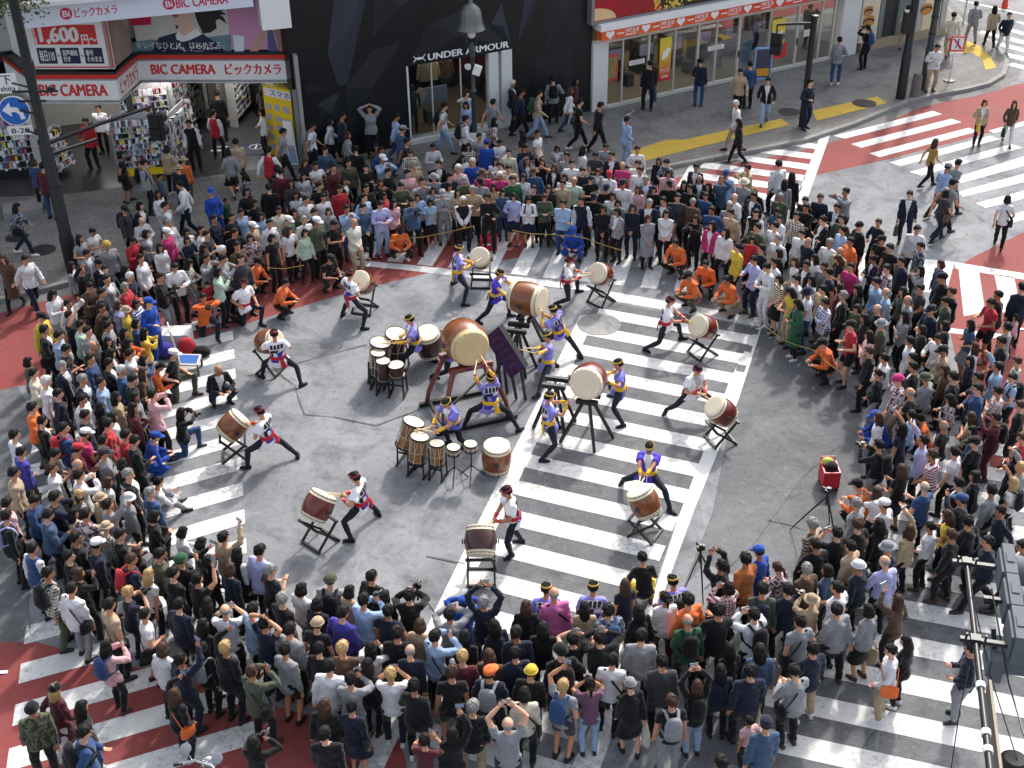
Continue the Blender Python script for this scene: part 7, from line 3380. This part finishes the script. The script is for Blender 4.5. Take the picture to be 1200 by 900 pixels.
waiting(286, 332, 'K1', 130, 'w', 'white-coated performer kneeling at the edge beside the orange stewards')
waiting(640, 690, 'Q0', 0, 'p', 'violet-coated performer crouching beside the man in bright pink shirt')
waiting(695, 688, 'Q0', 5, 'pp', 'violet-coated performer crouching, back turned, in front of the bottom crowd')
waiting(788, 681, 'Q0', 340, 'pp', 'violet-coated performer crouching by the black and yellow steward')
# ---------------------------------------------------------------- street furniture
POLE = mat('pole_black', (.018, .018, .02), .4, .3)
POLEG = mat('pole_grey_green', (.05, .062, .06), .5, .4)
LAMPM = mat('lamp_zinc', (.16, .17, .165), .5, .5, noise=.3, scale=8)
BLUE = mat('sign_blue_round', srgb('#1c63b7'), .4)

def face_plate(center, facing, w_, h, th=.02):
    """matrix of an upright plate; facing is a horizontal direction the plate looks to"""
    f = Vector((facing[0], facing[1], facing[2] if len(facing) > 2 else 0)).normalized()
    x = Vector((-f.y, f.x, 0)).normalized() * 1
    u = f.cross(x) * -1
    u = x.cross(f) * -1 if (f.cross(x)).z < 0 else f.cross(x)
    return Matrix((x, f, u)).transposed(), x, f, u
class Plate(Wall):
    def __init__(s, c, facing, w_):
        f = Vector((facing[0], facing[1], 0)).normalized()
        t = Vector((-f.y, f.x, 0))
        a = Vector(c) - t * w_ / 2
        Wall.__init__(s, a, a + t * w_)

def signal_head(t_, c, facing, n=3, vertical=True, m=None, nm='signal_housing'):
    m = m or POLE
    f = Vector((*facing[:2], 0)).normalized()
    x = Vector((-f.y, f.x, 0))
    M = Matrix((x, f, Vector((0, 0, 1)))).transposed()
    b = MB()
    for k in range(n):
        o = Vector((0, 0, (k - (n - 1) / 2) * .37)) if vertical else x * ((k - (n - 1) / 2) * .37)
        b.box(c + o, (.36, .20, .355), 0, M)
        b.box(c + o - f * .11, (.30, .03, .30), 0, M)
    h = b.build(nm, m, t_)
    for k in range(n):
        o = Vector((0, 0, (k - (n - 1) / 2) * .37)) if vertical else x * ((k - (n - 1) / 2) * .37)
        b = MB()
        b.lathe([(.10, .155), (.36, .150), (.36, .143), (.10, .145)], c + o, f, 18, cap=(False, False))
        b.build('visor', m, t_, 'x')
        b = MB()
        b.lathe([(.10, .14), (.125, .10), (.13, .01)], c + o, f, 18, cap=(False, True))
        b.build('lens', mat('lens_%d' % k, ((.25, .02, .015), (.25, .16, .02), (.02, .18, .14))[(2 - k) % 3], .2), t_)
    return h

# ---- tall left pole with arm, signal and plates
base = gp(85, 312, SIDE_Z)
t_ = thing('signal_pole', base, 'tall black signal pole leaning into view at left with long arm', 'pole')
b = MB()
b.tube([base, base + Vector((0, 0, .9)), base + Vector((0, 0, .95)), base + Vector((0, 0, 3.4)), base + Vector((0, 0, 3.45)), base + Vector((0, 0, 8.2))], [.19, .19, .165, .155, .13, .12], 18)
b.build('shaft', POLE, t_, True)
b = MB()
b.tube([base + Vector((0, 0, 2.35)), base + Vector((0, 0, 2.45))], [.185, .185], 18)
b.tube([base + Vector((0, 0, 5.4)), base + Vector((0, 0, 5.75))], [.16, .16], 18)
b.build('collar', DKM, t_, True)
pz = 3.55
a0 = base + Vector((0, 0, pz))
a1 = gp(180, 124, 4.05)
b = MB()
b.tube([a0, a0.lerp(a1, .5) + Vector((0, 0, .03)), a1], [.055, .05, .04], 10)
b.build('arm', POLE, t_, True)
b = MB()
a2 = gp(113, 163, 3.35)
b.tube([base + Vector((0, 0, 3.25)), a2], [.05, .04], 10)
b.build('short_arm', POLE, t_, True)
b = MB()
b.bar(base + Vector((-.5, -.1, 5.0)), base + Vector((.65, -.1, 5.0)), .05)
b.bar(base + Vector((-.4, -.1, 4.75)), base + Vector((.3, -.1, 4.75)), .05)
b.box(base + Vector((.5, -.1, 5.06)), (.18, .12, .1))
b.build('bracket', POLE, t_)
sg = thing('traffic_signal', a1 - Vector((0, 0, .6)), 'black traffic signal seen from behind on the left pole arm', 'traffic signal')
signal_head(sg, a1 - Vector((0, .05, .58)), (.3, .95), 2)
b = MB()
b.bar(a1 - Vector((0, .05, .25)), a1 + Vector((0, -.02, .1)), .06)
b.build('hanger', POLE, sg)
# round blue turn sign and its time plate
c = gp(17, 130, 4.35)
fc = Vector((.12, -1, 0))
pl = Plate(c, fc, .8)
t_ = thing('traffic_sign', c, 'round blue sign with white left-turning arrow on the left pole', 'sign')
b = MB()
def ell(cu, cz, r, n=36): return [(cu + r * math.cos(q * 2 * math.pi / n), cz + r * math.sin(q * 2 * math.pi / n)) for q in range(n)]
pl.poly(b, ell(.4, c.z, .40), -.02, 0)
b.build('rim', WHITE, t_)
b = MB()
pl.poly(b, ell(.4, c.z, .375), 0, .004)
b.build('face', BLUE, t_)
b = MB()
pl.poly(b, [(.09, c.z + .03), (.31, c.z + .24), (.31, c.z + .11), (.47, c.z + .09), (.60, c.z - .02), (.64, c.z - .22), (.52, c.z - .24), (.50, c.z - .10), (.42, c.z - .03), (.31, c.z - .03), (.31, c.z - .15)], .004, .008)
b.build('arrow', WHITE, t_)
b = MB()
b.bar(c + Vector((.1, .06, 0)), base + Vector((0, 0, c.z)), .05)
b.build('bracket', POLE, t_)
def text_plate(px, py, z, w_, h, lines, label, facing=(.12, -1), m=None):
    c = gp(px, py, z)
    pl = Plate(c, facing, w_)
    t2 = thing('sign_plate', c, label, 'sign')
    q = MB()
    pl.box(q, 0, w_, c.z - h / 2, c.z + h / 2, -.02, 0)
    q.build('plate', WHITE, t2)
    q = MB()
    for tx, z0, z1, a, e in lines:
        lettering(q, pl, tx, w_ * a, w_ * e, c.z - h / 2 + h * z0, c.z - h / 2 + h * z1, .005, 0, .02)
    q.build('lettering', NAVY, t2)
    q = MB()
    q.bar(Vector((c.x + .1, c.y + .06, c.z)), base + Vector((0, 0, c.z)), .04)
    q.build('bracket', POLE, t2)
text_plate(24, 153, 3.75, .62, .24, (('8-20', .2, .8, .12, .88),), 'white plate reading 8-20 below the round blue sign')
text_plate(8, 98, 5.05, .50, .52, (('下', .45, .92, .25, .75), ('shita', .1, .38, .12, .88)), 'white place-name plate reading shita above the round blue sign')

# ---- bell street lamp
base = gp(557, 185, SIDE_Z)
t_ = thing('street_lamp', base, 'street lamp with fluted bell-shaped zinc shade on a dark post', 'street lamp')
b = MB()
V3 = lambda z: base + Vector((0, 0, z))
b.tube([V3(0), V3(.5), V3(.55), V3(.75), V3(.8)], [.19, .17, .2, .15, .11], 14)
b.build('base', POLEG, t_, True)
b = MB()
b.tube([V3(.8), V3(2.2), V3(2.25), V3(2.3), V3(3.3), V3(3.35), V3(3.5), V3(3.55), V3(3.8)], [.085, .075, .11, .07, .065, .1, .08, .12, .06], 14)
b.build('post', POLEG, t_, True)
for s in (-1, 1):
    b = MB()
    b.tube([V3(3.55) + Vector((.06 * s, 0, 0)), V3(3.85) + Vector((.17 * s, 0, 0)), V3(4.25) + Vector((.2 * s, 0, 0))], .022, 8)
    b.build('bracket', POLEG, t_)
b = MB()
b.tube([V3(3.92), V3(3.98), V3(4.22), V3(4.3)], [.06, .12, .13, .1], 14)
b.build('bulb', mat('lamp_opal', (.7, .68, .6), .4), t_, True)
b = MB()
n = 48
pr = [(.0, .43), (.02, .42), (.10, .37), (.25, .335), (.45, .32), (.6, .28), (.70, .2), (.77, .1), (.8, .05)]
V, F = [], []
for z, r in pr:
    for j in range(n):
        a = 2 * math.pi * j / n
        k = r * (1 + (.025 if j % 4 < 2 else -.01) * (1 if .05 < z < .7 else 0))
        V.append(V3(4.2 + z) + Vector((k * math.cos(a), k * math.sin(a), 0)))
for i in range(len(pr) - 1):
    for j in range(n):
        F.append((i * n + j, i * n + (j + 1) % n, (i + 1) * n + (j + 1) % n, (i + 1) * n + j))
b.add(V, F)
b.build('bell_shade', LAMPM, t_, True)
b = MB()
b.tube([V3(4.98), V3(5.05), V3(5.1), V3(5.3)], [.05, .07, .05, .012], 10)
b.build('finial', LAMPM, t_, True)
b = MB()
b.box(V3(2.95) + Vector((.14, -.12, 0)), (.24, .2, .28), 0, Matrix.Rotation(.35, 3, 'Y'))
tag(b.build('loudspeaker', WHITE), 'white loudspeaker box on the bell-lamp post', 'loudspeaker')
b = MB()
b.lathe([(0, .05), (.12, .11)], V3(3.1) + Vector((-.1, -.08, 0)), (-.4, -1, -.2), 14)
tag(b.build('loudspeaker', WHITE, None, True), 'small white horn loudspeaker on the bell-lamp post', 'loudspeaker')
b = MB()
b.box(base + Vector((.05, -.35, .72)), (.62, .05, .5), 0, Matrix.Rotation(-.25, 3, 'X'))
tag(b.build('notice_board', WHITE), 'white board held at the foot of the bell lamp', 'board')

# ---- right-hand poles
base = gp(940, 148, SIDE_Z)
t_ = thing('signal_pole', base, 'black traffic signal pole with short arm before the glass shop', 'pole')
b = MB()
V3 = lambda z: base + Vector((0, 0, z))
b.tube([V3(0), V3(1.2), V3(1.25), V3(3.7)], [.13, .125, .105, .10], 16)
b.build('shaft', POLE, t_, True)
b = MB()
b.tube([V3(3.7), V3(3.78), V3(3.8)], [.12, .12, .05], 16)
b.build('cap', POLE, t_, True)
e = gp(911, 29, 3.6)
b = MB()
b.tube([V3(3.5), V3(3.5).lerp(e, .5) + Vector((0, 0, .02)), e], [.05, .045, .04], 10)
b.build('arm', POLE, t_, True)
sg = thing('traffic_signal', e - Vector((0, 0, .6)), 'black traffic signal hanging from the short arm before the glass shop', 'traffic signal')
signal_head(sg, gp(910, 51, 2.95), (.5, .86), 2)
b = MB()
b.bar(gp(910, 40, 3.3), e, .05)
b.build('hanger', POLE, sg)
base = gp(1055, 115, SIDE_Z)
t_ = thing('signal_pole', base, 'thick black pole with dark box beside the stone bollard', 'pole')
b = MB()
V3 = lambda z: base + Vector((0, 0, z))
b.tube([V3(0), V3(1.6), V3(1.65), V3(6.5)], [.17, .165, .14, .13], 16)
b.build('shaft', POLE, t_, True)
b = MB()
b.box(V3(2.75) + Vector((-.16, -.08, 0)), (.34, .34, .75))
b.build('control_box', POLE, t_)
base = gp(1082, 104, SIDE_Z)
t_ = thing('lamp_post', base, 'dark green post behind the man holding his jacket', 'post')
b = MB()
V3 = lambda z: base + Vector((0, 0, z))
b.tube([V3(0), V3(.05), V3(1.5), V3(1.55), V3(6.5)], [.16, .15, .14, .12, .11], 16)
b.build('shaft', POLEG, t_, True)
b = MB()
for z in (2.0, 2.6, 3.2):
    b.tube([V3(z), V3(z + .08)], [.135, .135], 16)
b.build('band', DKM, t_, True)
base = gp(1072, 112, SIDE_Z)
b = MB()
b.tube([base, base + Vector((0, 0, .05)), base + Vector((0, 0, .7)), base + Vector((0, 0, .82)), base + Vector((0, 0, .86))], [.19, .18, .165, .13, .04], 14)
tag(b.build('bollard', mat('rough_stone', (.14, .13, .12), .9, noise=.5, scale=10, bump=.5), None, True), 'grey-brown stone bollard beside the thick black pole', 'bollard')
base = gp(1112, 95, SIDE_Z)
t_ = thing('crossing_sign', base, 'red-bordered square sign forbidding pedestrians on a thin white post', 'sign')
b = MB()
V3 = lambda z: base + Vector((0, 0, z))
b.tube([V3(0), V3(1.5)], .025, 10)
b.build('post', ALU, t_, True)
b = MB()
b.lathe([(0, .2), (.04, .19), (.05, .05)], base, (0, 0, 1), 16)
b.build('foot', DKM, t_)
pl = Plate(base + Vector((.07, -.04, 1.5)), (-.1, -1, 0), .52)
z0 = 1.12 + SIDE_Z
b = MB()
pl.box(b, 0, .52, z0, z0 + .56, -.015, 0)
b.build('red_border', RED, t_)
b = MB()
pl.box(b, .055, .465, z0 + .055, z0 + .505, 0, .004)
b.build('white_field', WHITE, t_)
b = MB()
pl.poly(b, ell(.27, z0 + .43, .035, 16), .004, .007)
pl.poly(b, [(.25, z0 + .39), (.29, z0 + .39), (.31, z0 + .26), (.37, z0 + .11), (.33, z0 + .10), (.27, z0 + .22), (.20, z0 + .10), (.16, z0 + .12), (.23, z0 + .26), (.18, z0 + .30), (.19, z0 + .34)], .004, .0065)
b.build('walking_figure', BLUE, t_)
b = MB()
pl.poly(b, [(.07, z0 + .45), (.12, z0 + .49), (.45, z0 + .11), (.40, z0 + .07)], .007, .010)
b.build('slash', RED, t_)
b = MB()
pl.box(b, .02, .5, z0 - .12, z0 - .03, -.012, 0)
b.build('lower_plate', WHITE, t_)
base = gp(1128, 31, 0)
b = MB()
b.tube([base, base + Vector((0, 0, 3))], .04, 10)
tag(b.build('post', ALU, None, True), 'thin pale post beyond the corner near the far crossing', 'post')
base = gp(1177, 9, 0)
b = MB()
b.lathe([(0, .2), (.03, .2), (.04, .15), (.7, .04), (.72, .02)], base, (0, 0, 1), 18)
tag(b.build('traffic_cone', mat('cone_orange', (.62, .06, .02), .5), None, True), 'red-orange traffic cone at the top right edge', 'traffic cone')

# ---- foreground mast arm reaching into the picture from the right, seen from above
SILV = mat('housing_grey', (.12, .134, .15), .75, 0, .12, noise=.2, scale=5)
POLS = mat('pole_gloss', (.016, .017, .02), .38, .3)
AZ = 6.1
e0, e1 = gp(1132, 654, AZ), gp(1160, 900, AZ)
ad = (e1 - e0).normalized()
ar = Vector((-ad.y, ad.x, 0))                     # towards the right of the picture
if ar.x < 0:
    ar = -ar
e2 = e1 + ad * 3.2
t_ = thing('signal_pole', Vector((e2.x, e2.y, 0)), 'dark foreground mast arm with white straps reaching in at lower right', 'pole')
b = MB()
b.tube([(e2.x, e2.y, 0), (e2.x, e2.y, AZ + .3)], [.14, .10], 18)
b.build('shaft', POLS, t_, True)
b = MB()
b.tube([e0, e0.lerp(e1, .5), e1, e2], [.030, .034, .038, .07], 16)
b.build('arm', POLS, t_, True)
for k in (.655, .86, .93):
    b = MB()
    p = e0.lerp(e1, k)
    b.tube([p - ad * .035, p + ad * .035], .05, 16)
    b.build('strap', WHITE, t_, True)
for k in (.03, .44):
    b = MB()
    p = e0.lerp(e1, k)
    b.box(p, (.11, .10, .11), 0, Matrix((ar, ad, Vector((0, 0, 1)))).transposed())
    b.bar(p - ar * .16, p + ar * .34, .05)
    for q in (-.1, .1):
        b.tube([p + ar * q - Vector((0, 0, .07)), p + ar * q + Vector((0, 0, .09))], .014, 8)
    b.build('clamp', DKM, t_)
def lying_signal(c, n, u, label, nm):
    sg = thing(nm, c, label, 'traffic signal')
    M = Matrix((ar, ad, Vector((0, 0, 1)))).transposed()
    for k in range(n):
        o = ad * ((k - (n - 1) / 2) * u)
        b = MB()
        b.box(c + o, (.13, u * .965, u * .72), 0, M)
        b.box(c + o - ar * .085, (.03, u * .80, u * .56), 0, M)
        b.box(c + o + Vector((0, 0, u * .37)), (.08, u * .3, .02), 0, M)
        h = b.build('housing', SILV, sg)
        b = MB()
        b.lathe([(.07, u * .35), (.36, u * .34), (.36, u * .325), (.07, u * .33)], c + o, ar, 20, cap=(False, False))
        b.build('visor', SILV, sg, 'x')
        b = MB()
        b.lathe([(.07, u * .31), (.10, u * .22), (.105, .01)], c + o, ar, 18, cap=(False, True))
        b.build('lens', mat('lens_%d' % k, ((.02, .18, .14), (.25, .16, .02), (.25, .02, .015))[k % 3], .2), sg)
s1 = (gp(1178, 652, AZ + .05) + gp(1194, 764, AZ + .05)) / 2
lying_signal(s1, 3, (gp(1176, 650, AZ) - gp(1190, 762, AZ)).length / 3, 'grey three-lamp traffic signal seen from above, visors pointing right', 'traffic_signal')
s2_ = gp(1166, 772, AZ - .45)
lying_signal(s2_, 1, .44, 'single grey signal box hanging below the three-lamp foreground signal', 'traffic_signal')
b = MB()
b.bar(s2_, Vector((s2_.x, s2_.y, AZ)) - ar * .1, .05)
b.bar(s1 - ar * .1, s1 - ar * .3, .05)
tag(b.build('hanger', DKM), 'dark bracket between the foreground signal boxes and the mast arm', 'bracket')
pA, pB = gp(1163, 806, AZ - .25), gp(1168, 930, AZ - .25)
b = MB()
M = Matrix((ar, ad, Vector((0, 0, 1)))).transposed()
L_ = (pA - pB).length
b.box((pA + pB) / 2 - Vector((0, 0, .1)), (.03, L_, .42), 0, M)
b.box((pA + pB) / 2 + ar * .03 - Vector((0, 0, .1)), (.025, L_ * .98, .06), 0, M)
tag(b.build('sign_plate', mat('plate_back', (.17, .15, .12), .6, .2)), 'brown-grey sign plate seen on edge beside the foreground mast arm', 'sign')
c = gp(1188, 895, 5.2)
b = MB()
b.tube([(c.x, c.y, 0), (c.x, c.y, 5.0), (c.x, c.y, 5.25), (c.x, c.y, 5.29)], [.10, .15, .15, .11], 24)
tag(b.build('post', POLE, None, True), 'dark capped cylinder post at the bottom right corner', 'post')
tp = e0
def wire(pts, r, label, m=None):
    b = MB()
    b.tube(pts, r, 6)
    return tag(b.build('cable', m or DKM, None, True), label, 'cable')
wire([gp(1162, 690, AZ + .15), gp(1182, 800, AZ - .3), gp(1200, 862, AZ - .2)], .010, 'dark cable hanging right of the foreground mast arm')
wire([gp(1136, 782, AZ), gp(1125, 830, 5.2), gp(1114, 905, 4.2)], .007, 'thin cable running down left of the foreground mast arm')
wire([gp(1138, 690, AZ + .1), gp(1160, 790, 5.6), gp(1192, 890, 5.3)], .007, 'thin cable crossing behind the foreground sign plate')

# ---------------------------------------------------------------- things lying and standing round the ring
def tripod(head, z, feet, label, camc=None):
    h = gp(*head, z)
    t2 = thing('tripod', Vector((h.x, h.y, 0)), label, 'tripod')
    for f in feet:
        q = MB()
        g = gp(*f)
        q.tube([h - Vector((0, 0, .05)), h.lerp(g, .5), g + Vector((0, 0, .01))], [.02, .016, .011], 8)
        q.build('leg', BLKW, t2)
    q = MB()
    q.tube([h - Vector((0, 0, .25)), h + Vector((0, 0, .02))], .022, 8)
    q.build('centre_column', BLKW, t2)
    o = put('video_camera', cam_me)
    d_ = CENTRE - h
    o.matrix_world = Matrix.Translation(h + Vector((0, 0, .075))) @ Matrix.Rotation(-math.atan2(d_.x, d_.y), 4, 'Z')
    tag(o, 'camera mounted on the ' + label, 'camera')
tripod((205, 340), 1.45, ((216, 387), (196, 372), (222, 372)), 'tripod beside the orange steward at upper left')
tripod((489, 690), 1.4, ((515, 726), (472, 738), (478, 712)), 'tripod near the bottom of the zebra crossing')
tripod((970, 579), 1.25, ((926, 621), (978, 628), (972, 612)), 'tripod with one long splayed leg near the red trolley')
tripod((821, 646), 1.5, ((803, 689), (824, 708), (842, 690)), 'tripod in front of the man raising both arms')

REDP = mat('red_plastic', (.50, .015, .03), .4, noise=.1, scale=5)
c = gp(573, 291)
t_ = thing('tool_box', c, 'red box with white marks standing on the back crossing', 'box')
b = MB()
b.box(c + Vector((0, 0, .17)), (.46, .34, .33))
b.build('body', REDP, t_)
b = MB()
b.box(c + Vector((0, 0, .352)), (.49, .37, .03))
b.build('lid', REDP, t_)
b = MB()
b.tube([c + Vector((-.12, 0, .37)), c + Vector((-.1, 0, .43)), c + Vector((.1, 0, .43)), c + Vector((.12, 0, .37))], .014, 7)
b.build('handle', BLKW, t_)
b = MB()
b.box(c + Vector((-.05, -.172, .2)), (.22, .003, .05))
b.box(c + Vector((-.12, -.172, .27)), (.08, .003, .06))
b.build('label_mark', WHITE, t_)
c = gp(970, 569)
t_ = thing('trolley', c, 'red wheeled trolley crate standing alone on the asphalt', 'trolley')
b = MB()
for x0, x1, y0, y1 in ((-.17, .17, -.22, -.19), (-.17, .17, .19, .22), (-.17, -.14, -.19, .19), (.14, .17, -.19, .19)):
    b.box(c + Vector(((x0 + x1) / 2, (y0 + y1) / 2, .30)), (x1 - x0, y1 - y0, .36))
b.box(c + Vector((0, 0, .11)), (.34, .44, .03))
b.build('crate', REDP, t_)
b = MB()
b.tube([c + Vector((-.14, .21, .3)), c + Vector((-.14, .25, .56)), c + Vector((.14, .25, .56)), c + Vector((.14, .21, .3))], .016, 8)
b.build('handle', REDP, t_)
for sx_ in (-1, 1):
    for sy_ in (-1, 1):
        b = MB()
        b.lathe([(-.02, .05), (.02, .05)], c + Vector((sx_ * .14, sy_ * .17, .05)), (1, 0, 0), 12)
        b.build('wheel', BLKW, t_)
b = MB()
b.ball(c + Vector((.02, -.02, .50)), (.13, .14, .10), 14, 8)
tag(b.build('bag', cloth('bk'), None, True), 'black bag lying in the red trolley', 'bag')
b = MB()
b.ball(c + Vector((-.04, .12, .52)), (.12, .09, .10), 12, 8)
tag(b.build('bag', mat('bag_lime', (.45, .5, .06), .6), None, True), 'small lime-yellow bag at the back of the red trolley', 'bag')

# flat trolley with blue deck and luggage
P = [gp(*q, .28) for q in ((208, 416), (235, 416.7), (231, 428), (211, 427.5))]
t_ = thing('hand_trolley', Vector((P[3].x, P[3].y, 0)), 'flat hand trolley with blue deck and silver frame', 'trolley')
b = MB()
b.prism([(p.x, p.y) for p in P], .26, .30)
b.build('deck', mat('deck_blue', (.02, .09, .32), .5), t_)
b = MB()
for i in range(4):
    b.bar(P[i], P[(i + 1) % 4], .045, .05)
b.build('frame', ALU, t_)
b = MB()
for k in (.33, .66):
    b.bar(P[0].lerp(P[3], k) - Vector((0, 0, .08)), P[1].lerp(P[2], k) - Vector((0, 0, .08)), .03)
b.build('underframe', ALU, t_)
for p in P:
    b = MB()
    b.lathe([(-.02, .07), (.02, .07)], Vector((p.x, p.y, .07)), (1, .2, 0), 12)
    b.bar(Vector((p.x, p.y, .1)), p, .03)
    b.build('caster', BLKW, t_)
b = MB()
b.tube([P[0], P[0] + Vector((-.1, 0, .9)), P[3] + Vector((-.1, 0, .9)), P[3]], .018, 8)
b.build('push_handle', ALU, t_)
def soft(px, py, r, m_, label, nm='bag', rz=0):
    c = gp(px, py, r[2] * .9)
    q = MB()
    q.ball(c, r, 16, 10)
    me = q.mesh(nm, [m_], 'all')
    folds(me, .015, 9)
    o = put(nm, me)
    for v in me.vertices:
        v.co.z = max(v.co.z, .012)
    return tag(o, label, 'bag' if nm == 'bag' else nm)
soft(219, 407, (.24, .2, .27), cloth('re'), 'red travel bag behind the blue-decked trolley')
soft(233, 412, (.30, .18, .14), cloth('bk'), 'black bag lying behind the blue-decked trolley')
soft(191, 410, (.30, .22, .20), cloth('pu'), 'violet bag by the crowd left of the blue-decked trolley')
b = MB()
c = gp(206, 396, .25)
b.box(c, (.75, .5, .42))
tag(b.build('covered_case', mat('white_cover', (.62, .62, .62), .7, noise=.15, scale=3, bump=.3)), 'white covered case among the bags at left', 'case')
# cordon ropes held along the front row
ROPEY = mat('cordon_rope', srgb('#8f7636'), .8)
for pts, lab in (([(455, 283, .9), (478, 279, .8), (495, 278, .82), (525, 272, .9), (555, 265, 1.0)], 'yellow cordon rope in front of the back row, left stretch'),
                 ([(600, 270, .95), (622, 274, .82), (647, 275, .8), (682, 278, .85), (707, 287, .75), (730, 294, .9)], 'yellow cordon rope in front of the back row, right stretch'),
                 ([(856, 348, .9), (868, 359, .5), (880, 370, .03)], 'short rope end touching the ground near the orange stewards'),
                 ([(896, 382, .9), (917, 398, .75), (932, 404, .72), (955, 411, .8), (973, 428, .75), (988, 438, .9)], 'yellow cordon rope along the right-hand front row'),
                 ([(212, 337, .9), (228, 337, .8), (244, 334, .9)], 'short cordon rope beside the tripod at upper left'),
                 ([(312, 314, .9), (333, 315, .8), (356, 311, .9)], 'cordon rope behind the orange stewards at upper left')):
    wire([gp(*q) for q in pts], .010, lab, ROPEY)

# scooter at the bottom edge, only its bars in view
c = gp(238, 893, 1.02)
g = Vector((c.x, c.y, 0))
t_ = thing('motor_scooter', g, 'parked scooter at the bottom edge with round mirror and chrome bars', 'scooter')
CHR = mat('chrome', (.55, .56, .58), .15, .9)
fw_ = Vector((.35, .94, 0)).normalized()
rt_ = Vector((fw_.y, -fw_.x, 0))
b = MB()
b.tube([g - rt_ * .34 - fw_ * .12 + Vector((0, 0, .98)), g - rt_ * .15 + Vector((0, 0, 1.0)), g + rt_ * .15 + Vector((0, 0, 1.0)), g + rt_ * .34 - fw_ * .12 + Vector((0, 0, .98))], .02, 10)
b.build('handlebar', CHR, t_, True)
for s in (-1, 1):
    b = MB()
    b.tube([g + rt_ * s * .2 + Vector((0, 0, 1.0)), g + rt_ * s * .26 + Vector((0, 0, 1.16))], .01, 8)
    b.build('mirror_stem', CHR, t_)
    b = MB()
    b.lathe([(0, .02), (.01, .088), (.03, .092), (.034, .08)], g + rt_ * s * .27 + Vector((0, 0, 1.19)), (Vector((0, -.3, 1)) - fw_ * .2), 22)
    b.build('mirror', mat('mirror_grey', (.2, .21, .23), .3, .4), t_, True)
    b = MB()
    b.tube([g + rt_ * s * .3 - fw_ * .1 + Vector((0, 0, .98)), g + rt_ * s * .42 - fw_ * .16 + Vector((0, 0, .96))], .025, 10)
    b.build('grip', BLKW, t_, True)
b = MB()
b.ball(g + fw_ * .12 + Vector((0, 0, .9)), (.11, .1, .1), 14, 10)
b.build('headlight', CHR, t_, True)
b = MB()
b.tube([g + Vector((0, 0, .98)), g + fw_ * .22 + Vector((0, 0, .3))], .035, 10)
b.build('fork', CHR, t_, True)
for k, nm in ((.26, 0), (-.95, 1)):
    b = MB()
    ring = [g + fw_ * (k + .2 * math.cos(q)) + Vector((0, 0, .25 + .2 * math.sin(q))) for q in [2 * math.pi * j / 24 for j in range(25)]]
    b.tube(ring, .05, 8, cap=False)
    wh = b.build('wheel', BLKW, t_, True)
    b = MB()
    b.lathe([(-.03, .13), (.03, .13)], g + fw_ * k + Vector((0, 0, .25)), rt_, 18)
    b.build('rim', CHR, wh)
b = MB()
b.tube([g + fw_ * .1 + Vector((0, 0, .75)), g - fw_ * .1 + Vector((0, 0, .35)), g - fw_ * .5 + Vector((0, 0, .35)), g - fw_ * .95 + Vector((0, 0, .5))], [(.16, .06), (.17, .08), (.16, .12), (.12, .14)], 14, ref=rt_)
b.build('body', mat('scooter_dark', (.03, .03, .035), .3, coat=.5), t_, True)
b = MB()
b.tube([g - fw_ * .4 + Vector((0, 0, .68)), g - fw_ * .7 + Vector((0, 0, .72)), g - fw_ * 1.05 + Vector((0, 0, .74))], [(.12, .05), (.15, .06), (.11, .05)], 12, ref=rt_)
b.build('seat', BLKW, t_, True)
# scraps of paper on the road
for px, py, lab in ((749, 866, 'white scrap of paper on the asphalt at bottom centre'), (1196, 386, 'white scrap of paper on the red road at right'), (2, 788, 'white scrap of paper at far lower left')):
    c = gp(px, py, .014)
    b = MB()
    b.add([c + Vector(v) for v in ((-.10, -.03, 0), (.0, -.04, .012), (.11, -.02, .0), (.10, .04, .01), (-.02, .03, .02), (-.09, .03, .0))], [(0, 1, 4, 5), (1, 2, 3, 4)])
    tag(b.build('paper_scrap', WHITE), lab, 'litter')

# street tree reaching in at the top left corner
cc = gp(-14, -8, 6.9)
g = Vector((gp(-75, 318, SIDE_Z).x, gp(-75, 318, SIDE_Z).y, SIDE_Z))
t_ = thing('street_tree', g, 'street tree whose dark green foliage reaches in at the top left corner', 'tree')
b = MB()
bark = mat('bark', (.06, .045, .035), .9, noise=.4, scale=10, bump=.6)
b.tube([g, g + Vector((.02, 0, 1.5)), g + Vector((.1, .05, 3.4)), g.lerp(cc, .7) + Vector((0, 0, 1.6)), cc], [.16, .13, .11, .07, .03], 12)
b.build('trunk', bark, t_, True)
rt2 = random.Random(4)
lf = MB()
tips = []
for k in range(26):
    d_ = Vector((rt2.gauss(0, 1), rt2.gauss(0, 1), rt2.gauss(0, .8))).normalized()
    tip = cc + Vector((d_.x * 1.15, d_.y * 1.15, d_.z * 1.0)) * rt2.uniform(.45, 1.0)
    q = MB()
    lf_c = tip
    b2 = cc.lerp(tip, .1)
    q.tube([b2 - Vector((0, 0, .4)), b2.lerp(tip, .5), tip], [.03, .018, .006], 6)
    q.build('limb', bark, t_)
    for j in range(120):
        o = tip + Vector((rt2.gauss(0, .24), rt2.gauss(0, .24), rt2.gauss(0, .2)))
        a = Vector((rt2.uniform(-1, 1), rt2.uniform(-1, 1), rt2.uniform(-.6, .6))).normalized() * .06
        e = Vector((rt2.uniform(-1, 1), rt2.uniform(-1, 1), rt2.uniform(-.2, .9))).normalized()
        e = (e - a.normalized() * e.dot(a.normalized())).normalized() * .03
        lf.add([o - a, o + e, o + a, o - e], [(0, 1, 2, 3)])
lm, t, bb_ = nodes('leaf', .55, .3)
gg = N(t, 'ShaderNodeNewGeometry')
t.links.new(mixc(t, gg.outputs['Random Per Island'], (.025, .055, .014), (.075, .125, .03)), bb_.inputs['Base Color'])
lf.build('crown', lm, t_)
